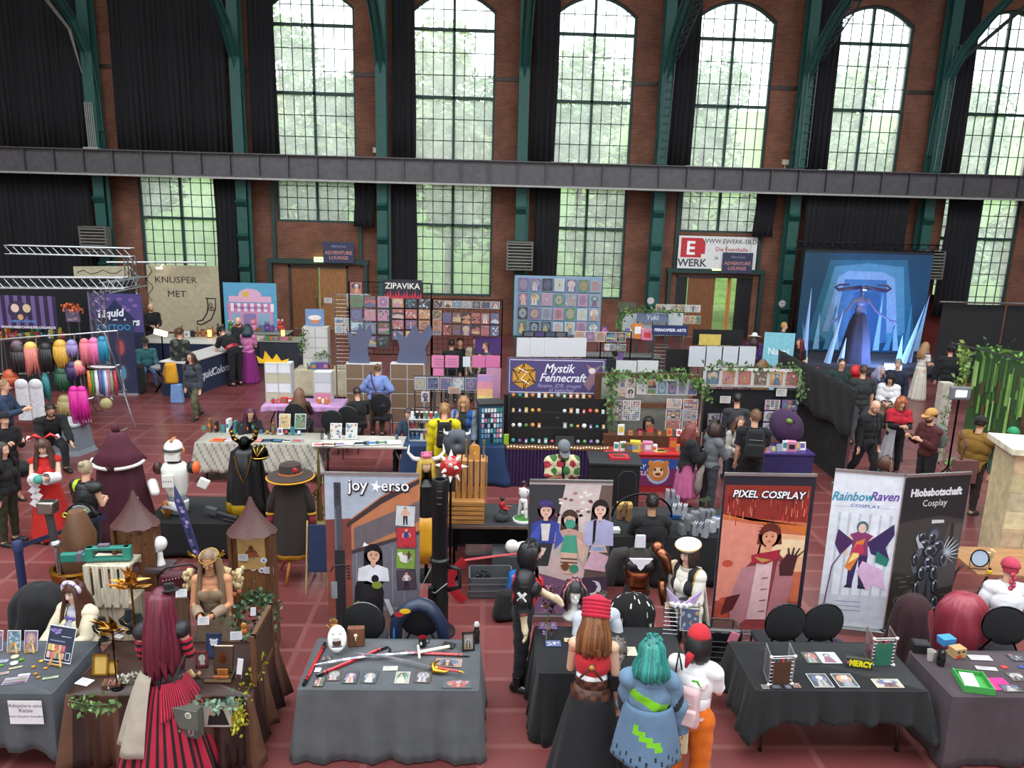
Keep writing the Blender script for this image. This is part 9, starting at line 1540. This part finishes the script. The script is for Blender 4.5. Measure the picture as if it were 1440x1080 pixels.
def d_tt(m,x,z,w,h,Y):
 m.text('TATTOO',(x+w*.55,Y-.004,z+h*.88),.22,'3a8ac0',.004,rot=.03)
 for i in range(4):u=(.25,.68)[i%2];v=(.62,.28)[i//2];m.disc((x+w*u,Y-.002,z+h*v),.16,.27,'4a3a4c',8);m.disc((x+w*u,Y-.004,z+h*v),.09,.2,('8a3a44','a84a50','5a6a7a','4a8ab0')[i],10)
x0=aty(125,450,20.3);x1=aty(186,450,20.3);m=MB('2a2f4c');m.bx(x0[0],x1[0],20.3,20.33,.05,x0[2]);d_tt(m,x0[0],.05,x1[0]-x0[0],x0[2],20.3);m.bx(x0[0],x1[0],20.25,20.4,0,.05,'8a8a8e');tag(m.B('roll_up_banner','print'),'dark blue roll-up banner lettered Tattoo behind the wig rack','banner')
t=counter(0,3.0,0,.8,.95,'18223e','c8c4be','navy trestle counter with white top and script front, before the sweets stall',draw=lambda m,w,d:(m.text('Liquid',(-.75,-d-.004,.48),.3,'c8ccd8',.008,shear=.2),m.text('Colors',(.0,-d-.004,.48),.3,'c8ccd8',.008,shear=.2),m.bx(w-.62,w-.6,-d-.004,-d,0,.9,'a8aabc')));t.location=(-7.95,21.65,0);t.rotation_euler=(0,0,rad(76))
t=counter(0,2.6,0,.7,.95,'18223e','c8c4be','navy counter wing behind the script counter');t.location=(-9.2,23.4,0)
quick(312,466,-125,'person in a black shirt with a red belt bending over the navy counter',1.86,[SH('121214',0,.03),('belt','a82030','T<.12',.035,'satin')],'151517','short','1a1414',('reach','reach'),pose=dict(lean=48,nod=20),hatt=('cap','141416',None),fat=.1,near=1)
quick(335,452,-20,'bald bearded person behind the bending person',1.8,'1c1c20','222222',None,None,beard='5a3a28')
quick(349,462,170,'person in a magenta gown with a pink shawl and dark teal hair',1.7,SH('b46a94',0,.03),None,'bob:.2','16303a','front',f=1,skirts=[('gown',dict(L=1.0,r0=.15,r1=.3,col='7a1f6a'),'cloth')])
quick(204,482,30,'person in a teal sweatshirt and cap seated at the drum-like stand',1.78,'2c5a60','4a5f80','short','5a4030','knee','sit',hatt=('cap','2a2420',None),fat=.15)
quick(253,468,165,'person in a patterned black jacket standing behind the walking person',1.82,JK('1e201f',.03,pat='x',c2='4a4c48'),'17171a','short','4a3024')
quick(212,432,40,'bald person in black standing behind the counter before the horn backdrop',1.85,'17181a','222222',None,None,'front',fat=.12,beard='8a5a40')
quick(268,503,-18,'person walking in a dark grey jacket, olive trousers and glasses, long brown hair',1.66,JK('383c46'),'56543e','long:.3','3a2018','down',('stepf','stepb'),f=1,glasses=1,near=1,fat=.08)
t=thing('yellow_backpack','bright yellow backpack beside the person walking in olive trousers','backpack',(at(250,566,0)[0]-.12,at(250,566,0)[1],.78));m=MB('c8901c');m.X((0,0,.0),(.36,.2,.55),top=.8);m.B('bag_body','cloth',t,bevel=.07,smooth=50);m=MB('8a6414');m.T([(-.1,-.1,.2),(-.12,-.18,0),(-.1,-.1,-.2)],.02,5);m.B('strap','cloth',t)
m=MB('6a8ab8');m.X((0,0,.25),(.32,.2,.5),top=.8);tag(m.B('tote_bag','cloth',loc=at(250,566,0),bevel=.03),'light blue bag standing below the yellow backpack','bag')
t=thing('lamp_panel','bright rectangular lamp panel on a stand above the seated person','lamp',(at(226,468,1.45)[0],at(226,468,1.45)[1],0));m=MB('fff0d8');m.X((0,0,1.45),(.36,.05,.14),R=Matrix.Rotation(.25,3,'Y'));m.B('light_panel','lamp',t);m=MB('222222');m.T([(0,.05,0),(0,.05,1.4)],.02,5);m.B('stand','metal',t)
m=MB('151518');m.X((0,0,.4),(.5,.4,.8));tag(m.B('equipment_case','cloth',loc=at(190,553,0),bevel=.08),'large black soft equipment case left of the seated teal person','case')
t=thing('stool_table','small round grey table with crossed black legs before the seated person','table',at(232,552,0));m=MB('8a8c8c');m.LA([(.3,.7),(.3,.74)],n=16);m.B('tabletop','plastic',t)
for s in(-1,1):m=MB('1a1a1c');m.T([(s*.25,0,0),(-s*.25,0,.7)],.02,5);m.B('leg','metal',t)
# BACK RIGHT
for i in range(4):board('white_board',876+21*i,440,896+21*i,472,24,'b4babc',f'white stall wall sheet, {ORD[i]} from left behind the navy arts banner','panel')
def tx(s_,c,sz):return lambda m,x,z,w,h,Y:m.text(s_,(x+w/2,Y-.004,z+h/2),sz,c,.004)
board('stall_banner',918,457,967,472,22.5,'1f2a58','navy stall banner with pale lettering in the middle of the back right stalls','banner',draw=tx('FERNOPEER ARTS','d8dce8',.12));board('stall_banner',896,440,939,453,23.8,'6a7a94','grey-blue and pink stall banner above the navy one','banner',draw=tx('Yuki','c8d4e0',.22))
garland([aty(874,438,23.6),aty(900,436,23.6),aty(960,438,23.6)],120,.12,'leaf garland along the top of the back right stall');garland([aty(873,440,23.6),aty(872,460,23.6)],50,.12,'leaf garland down the left of the back right stall')
prints(922,427,985,440,1,9,25,'on the plant-print stall','plant prints',seed=80,kinds='spl fig',bgs=['e8e4dc','e9c94a'],border='c8c8b0');prints(955,443,985,456,1,4,25,'on the lower plant-print row','plant prints',seed=81,kinds='spl',bgs=['e9c94a','e98a2e','4a9a5a']);board('camo_banner',869,425,894,435,25,'4a5240','dark camouflage-patterned banner at the back','banner')
for i,(a,b)in enumerate(((867,896),(896,925))):board('white_board',a,507,b,524,19,'c4c8c8',f'low white sheet behind the wooden booth, {"left right".split()[i]} one','panel')
for i in range(4):board('white_board',970+23*i,487,992+23*i,516,19.5,'bcc2c8',f'white sheet behind the six comic prints, {ORD[i]} from left','panel')
wire(920,485,938,520,20,'pale wire wall between the white sheets',col='8a8c8a');board('stall_partition',938,491,970,524,20,'141416','black covered stall block between the white sheets','panel',mt='cloth');board('stall_partition',975,463,1044,486,24,'1a1a1c','long black stall wall before the open door','panel',mt='cloth');board('yellow_cloth',984,470,1013,486,23.8,'c8b45a','pale yellow cloth hung on the long black stall wall','cloth',mt='cloth')
goods(10,880,474,915,478,'in the stall under the grey-blue banner','goods in the stall under the grey-blue banner',Y=22.8,kinds='plush box bottle pack',s=.25,seed=83);counter(2.9,5.2,22.6,23.2,.9,'2a2a2e','6a6a66','dark counter of the back right stalls');goods(14,848,470,876,520,'of the dark goods left of the white sheets','dark goods beside the grid wall',Y=19.58,kinds='pack jar',s=.16,seed=84,cols=['1b1b1e','8a9098','6a4a8a','4f7a44'])
t=thing('dress_form','copper-brown dress draped on a form right of the white sheets','mannequin',(7.15,19.4,0));m=MB('6a4a2a');m.LA([(.3,.2),(.22,.9),(.15,1.1),(.19,1.35),(.06,1.5)],n=18,fn=lambda a,z:1-.25*abs(sin(a)));m.B('dress','satin',t,smooth=40)
m=MB('7ab8c8');m.bx(-.42,.42,0,.01,.05,1.9);m.bx(-.1,.12,-.003,0,.3,.9,'c0607a');m.text('Nagai',(0,-.004,1.35),.26,'dce8e8',.004);m.bx(-.42,.42,-.06,.06,0,.05,'888888');tag(m.B('roll_up_banner','print',loc=(8.3,21.4,0),rz=-10),'pale blue roll-up banner with a pink seahorse near the stage','banner')
quick(1061,474,160,'person in a white sun hat seen near the open door',1.68,'4a2a6a','222228','long:.3','3a2020','down',f=1,hatt=('brim','dcdcd8','dcdcd8'));quick(1103,459,60,'person with fair hair in a dark suit by the stage',1.8,'1c1c20','1c1c20','short','b08c54');quick(1109,480,175,'person with black hair and a black studded bag by the stage',1.7,'151517','151517','bob:.12','121212',f=1);quick(1124,482,-60,'person with long dark red hair in black beside the blue backdrop',1.72,SH('17171a',0,.02),'17171a','long:.5','5a1a1c',f=1)
m=MB('26222a');m.bx(9.6,16.6,24.6,29.5,0,.12);tag(m.B('stage_platform','cloth'),'low dark stage platform under the blue backdrop','stage')
a=aty(1133,353,28.4);b=aty(1290,515,28.4);w=b[0]-a[0];X=a[0];m=MB('1c4f74');m.bx(X,b[0],28.4,28.44,.15,a[2],'1f4560');P=lambda u,v,k:(X+u*w,28.4-.002*k,.15+v*3.8)
q=lambda L,c,k:m.PO([P(u,v,k)for u,v in L],c)
q([(.08,.1),(.2,.9),(.8,.92),(.95,.1)],'2c6480',1);q([(.15,.2),(.24,.84),(.5,.88),(.78,.85),(.86,.2),(.6,.05),(.3,.05)],'4f86a4',2);q([(.2,.2),(.28,.74),(.35,.8),(.62,.8),(.72,.74),(.8,.2)],'7c9cc0',3);q([(.28,.1),(.33,.72),(.66,.72),(.72,.1)],'3d6a98',4);q([(.38,.05),(.42,.6),(.62,.6),(.66,.05)],'2f5688',5)
for i in range(12):u=.06+.08*i;q([(u,.02),(u+.05,.02),(u+.025+.1*((i%3)-1)*.5,.3+.1*(i%4))],'8ab8dc' if i%2 else '4a8ab4',6)
m.bx(X,b[0],28.38,28.46,a[2]-.02,a[2]+.06,'222222');tag(m.B('stage_backdrop','print'),'large blue painted cave backdrop on the stage','backdrop')
truss('truss','dark truss carrying the blue stage backdrop',(X-.3,28.6,a[2]+.2),(b[0]+.4,28.6,a[2]+.2),.25,16,'2c2c2e')
x=aty(1208,450,26.5)[0];t=thing('demon_statue','tall grey demon statue with wide curled horns and outstretched clawed hands','statue',(x,26.5,.12))
m=MB('2c2838');m.LA([(.55,0),(.5,.2),(.42,.8),(.3,1.4),(.2,1.72)],n=24,fn=lambda a,z:1+.08*sin(a*7));m.B('robe','cloth',t,smooth=50)
m=MB('5a5a78');m.ell((0,0,1.85),(.19,.13,.25));m.ell((0,0,2.15),(.27,.14,.16));m.caps((0,0,2.2),(0,-.02,2.45),.07,.06);m.ell((0,-.03,2.55),(.1,.11,.15))
for s in(-1,1):
 m.caps((s*.24,0,2.22),(s*.5,-.1,1.85),.07,.05);m.caps((s*.5,-.1,1.85),(s*.95,-.3,1.55),.05,.035);m.ell((s*1.0,-.33,1.52),(.07,.05,.06))
 for i in range(4):m.caps((s*1.02,-.33,1.52),(s*(1.2+.03*i),-.4,1.62-.09*i),.022,.012,7)
V,N,F=remesh(m,.02,2);bb=MB('5a5a78');bb.v=[tuple(v)for v in V.tolist()];bb.f=F;bb.c=[lin('56587a')]*len(F);bb.B('body','plastic',t,smooth=0)
for s in(-1,1):m=MB('3a2c4a');m.T([(s*.06,0,2.66),(s*.4,0,2.6),(s*.85,0,2.55),(s*.98,0,2.63),(s*.85,0,2.72),(s*.5,0,2.74)],[.06,.07,.06,.05,.04,.02],8);m.B('horn','plastic',t,smooth=0);m=MB('a8c8ff');m.ell((s*.035,-.13,2.57),(.022,.012,.022),8,6);m.B('glowing_eye','bluelamp',t)
for i,(px,py,hh,dx,l)in enumerate([(1163,512,1.9,.35,'tall ice spike left of the statue'),(1182,508,.9,.1,'short ice spike left of the statue'),(1130,505,2.6,.0,'ice spike at the left end of the stage'),(1270,510,2.1,.5,'tall ice spike right of the statue'),(1264,508,1.0,.0,'short ice spike right of the statue'),(1277,508,1.2,.2,'rightmost ice spike by the stage lamps')]):x,y,_=aty(px,py,26.2+.1*i);m=MB('98b4dc');m.T([(0,0,0),(dx,0,hh)],[.13,.004],6);tag(m.B('ice_spike','plastic',loc=(x,y,.12)),l,'prop')
for i,(px,l)in enumerate(((1240,'left'),(1251,'right'))):m=MB('6aa8ff');m.bx(-.16,.16,-.02,.02,0,.22);m.bx(-.18,.18,.02,.15,-.02,.24,'1a1a1e');tag(m.B('stage_lamp','bluelamp',loc=(aty(px,495,25.8)[0],25.2,.12)),f'blue-glowing stage lamp at the foot of the statue, {l} one','lamp')
lo_=bpy.data.lights.new('stage_glow','AREA');lo_.energy=120;lo_.color=(.25,.45,1);lo_.size=.5;o=bpy.data.objects.new('stage_glow',lo_);COL.objects.link(o);o.location=(13.6,25.3,.5);o.rotation_euler=(rad(115),0,0)
m=MB('d8d0b8');m.bx(-.22,.22,0,.02,.5,.8);m.bx(-.02,.02,.02,.04,0,.5,'888888');tag(m.B('placard','paper',loc=(9.9,23.6,0)),'small cream placard on a stand before the stage','sign');m=MB('b83a20');m.LA([(.17,0),(.12,.03),(.03,.45)],n=14);m.LA([(.1,.18),(.075,.27)],n=14,col='dcdcdc');tag(m.B('traffic_cone','plastic',loc=(10.55,23.8,0)),'small red and white traffic cone before the stage','cone')
m=MB('c8a818');m.bx(-.25,.25,-.15,.15,0,.3);tag(m.B('yellow_case','plastic',loc=(10.2,23.0,0),bevel=.03),'yellow case on the floor before the stage','case');m=MB('d8c850');m.bx(-.2,.2,0,.02,.2,.6);m.bx(-.01,.01,.02,.04,0,.2);tag(m.B('yellow_notice','paper',loc=(15.2,24.2,0)),'yellow notice board right of the stage lamps','sign')
for i,(x0,x1)in enumerate(((14.4,16.4),(16.5,20.5))):m=MB('1c1c1e');m.bx(x0,x1,23.9,23.95,0,2.55);tag(m.B('partition','cloth'),f'tall black cloth partition below the rightmost windows, {"left right".split()[i]} one','partition')
m=MB('9a9c9e');m.T([(14.2,23.8,2.62),(20.5,23.8,2.62)],.03,5);tag(m.B('cross_bar','metal'),'metal bar over the black partitions','bar')
m=MB('2c4a26');r=random.Random(6);A=Vector((12.05,18.35,0));D=Vector((4.0,-3.4,0))
m.add([A,A+D,A+D+Vector((0,0,2.15)),A+Vector((0,0,2.15))],[(0,1,2,3)]);n_=Vector((-.65,-.76,0)).normalized()
for i in range(190):u=r.random();v=r.uniform(0,1.3);hh=r.uniform(.3,.82);ww=r.uniform(.004,.018);p=A+D*min(u,.94)+Vector((0,0,v))+n_*(.004+.0004*i);e=D*ww;m.add([p,p+e,p+e*.8+Vector((0,0,hh)),p+Vector((0,0,hh))],[(0,1,2,3)],r.choice(['3f6a2c','5a8a3c','7aa04c','24401f','4a3a24','8ab068']))
tag(m.B('forest_backdrop','print',solid=.01),'green painted forest backdrop at the right edge','backdrop')
g=[A+D*t_+Vector((0,0,2.15))-Vector((.1,.1,0))for t_ in(0,.3,.6,1)];garland(g,260,.13,'leafy garland on top of the forest backdrop',('4a7a2c','6a9a3c','2c5020'),.1);garland([aty(1353,485,17.4),aty(1356,510,17.4),aty(1352,540,17.4)],130,.13,'hanging ivy at the left end of the forest backdrop',('6a8a3c','8aa04c','4a6a2c'),.08)
m=MB('a8aaac');m.T([aty(1338,482,17.6),aty(1440,507,16)],.02,5);tag(m.B('cross_bar','metal'),'thin metal bar before the forest backdrop','bar')
m=MB('b4aca0');m.bx(-.12,.12,-.1,.1,0,1.75);tag(m.B('birch_post','stone',loc=(9.9,15.9,0)),'pale birch-like post below the hanging ivy','post');garland([(9.9,15.7,1.7),(9.85,15.7,.9),(9.95,15.7,.2)],90,.07,'ivy climbing the pale birch post')
m=MB('6a6458')
for i in range(14):m.ell((10.1+.28*i,15.6-.05*i+.1*sin(i*2),.06),(.18,.14,.1),8,5)
tag(m.B('stone_edging','stone'),'row of grey stones edging the forest backdrop','stones');garland([(9.8,15.3,.15),(11,15.3,.2),(12.4,15.2,.2)],200,.12,'low green bushes at the foot of the forest backdrop',('4a6a2c','6a8a3c','2c4a20'),.12,'bushes','plant')
t=thing('softbox_light','grey-framed square lamp on a tripod before the forest backdrop','lamp',(8.95,13.9,0));x,_,z=aty(1355,553,13.9);m=MB('6a6c70');m.X((0,0,z),(.4,.08,.26));m.B('housing','plastic',t,bevel=.03);m=MB('e8ecf0');m.bx(-.1,.1,-.05,-.042,z-.06,z+.06);m.B('led_panel','lamp',t);m=MB('222222');m.T([(0,0,.3),(0,0,z-.1)],.02,6);m.B('pole','metal',t)
for a in(0,120,240):q_=rad(a);m=MB('222222');m.T([(0,0,.5),(cos(q_)*.4,sin(q_)*.4,0)],.015,5);m.B('leg','metal',t)
m=MB('dcdcdc');
for i in range(5):m.T([(0,0,.95),(-.15-.03*i,-.02*i,.6),(-.16-.02*i,0,.3-.02*i)],[.03,.06,.01],6,flat=.3)
tag(m.B('wing_prop','plastic',loc=(7.75,11.6,.05)),'white feathered wing prop behind the stone pillar','prop')
R_=quick
R_(1184,512,-10,'person with glasses in a dark green jacket by the stage group',1.8,JK('17352c',open=.07),'22242a','short','2a1c16',fat=.1,glasses=1);R_(1203,520,150,'person with a bright red wig hugging the person in a charcoal shirt',1.66,'8a1c20','1a1a1c','bob:.1','b81820',f=1)
R_(1214,522,175,'person in a charcoal T-shirt and grey jeans, seen from behind',1.86,SH('26292a',0,.03),'4a4c50','short','4a3424',('front','down'),near=1,fat=.12)
R_(1239,521,30,'person in a pale lilac curly wig looking at a phone',1.66,'3a3a4c','26262c','bob:.2','8a86a0','phone',f=1);R_(1252,533,-30,'person in a white cape and black hood leaning forward with a tote bag',1.62,SH('d0d0d2',1,.05),'b8a888','bob:.05!','141416','front',f=1,pose=dict(lean=18),hatt=('beanie','17171a',None))
R_(1263,512,-40,'person with grey hair in a navy varsity jacket',1.78,JK('1b2236'),'2a2c34','short!','6a6664');R_(1302,487,100,'person with long fair hair in a white gown with a blue yoke',1.7,('bodice','d8d4cc','T U<.6',.02,'cloth',{'fn':lambda c,Q:'3a4a6a' if c[2]>1.35 else 'd8d4cc'}),None,'long:.35','9a7450','front',f=1,skirts=[('gown',dict(L=1.0,r0=.14,r1=.26,col='cfcabc'),'cloth')])
R_(1337,493,160,'person in a black jacket, jeans and black cap, walking away',1.84,JK('17171a'),'2c3648','short','1c1614',hatt=('cap','17171a',None),near=1,fat=.1)
R_(1231,572,20,'bald person in a black jacket walking with lowered head',1.8,JK('17181b',open=.03),'17171a',None,None,pose=dict(nod=28),near=1,fat=.12,beard='8a6a54',legs=('stepf','stepb'));t,Q,M=P_(1268,566,-8,'person with a copper bob, red shawl and white skirt holding a fan',1.68,dict(arms='hold',nod=16),SK,'bob:.14!','a05a34',wear=[SH('17171a',1,.015),('shawl','a8182c','T>.3 U<.7',.04,'cloth'),TR('17171a'),SO('222222')],skirts=[('skirt',dict(L=.75,r0=.15,r1=.3,col='b4b0b8',a0=20,a1=250,n=60),'cloth')],near=1,f=1)
t,Q,M=P_(1309,585,-80,'bearded person in an ochre cap and maroon sweater with a grey backpack',1.78,dict(arms='phone'),SK,'short','3a2418',hatt=('cap','b8894c',None),wear=[SH('4a1a1c',1,.025),TR('1a1a1c'),SO('222222')],near=1,beard='3a2418',fat=.1);backpack(M,Q,'6a7470','grey backpack worn over the maroon sweater',.9,off=.2)
t,Q,M=P_(1379,596,125,'person in a mustard hooded jacket and black cap near the stone pillar',1.8,dict(arms=('front','reach')),SK,'short','2a1c14',hatt=('cap','1a1a1c',None),wear=[JK('7a5a1e',.05),TR('2c2022'),SO('3a3a30')],near=1,fat=.15);m=MB('6a4440');m.X((0,0,0),(.4,.12,.42));m.T([(-.1,0,.18),(-.1,-.1,.5),(-.2,-.02,.75)],.025,5,flat=.4);tag(m.B('shoulder_bag','cloth',loc=wpt(M,Q['P']-Q['u']*.12-Q['F']*.28),bevel=.05),'dusty rose cloth shoulder bag on the mustard jacket','bag')
R_(1247,650,70,'young person with glasses and brown hair behind the pale winged banner',1.5,'1c2434','22242a','bob:.08','4a3020',glasses=1);R_(1424,612,-40,'person in a green and orange horned headpiece behind the stone pillar',1.7,'3a5a4a','2c3a34','short','2a8a5c',hatt=('beanie','2a8a5c',None))
bpy.data.scenes.remove(TS)
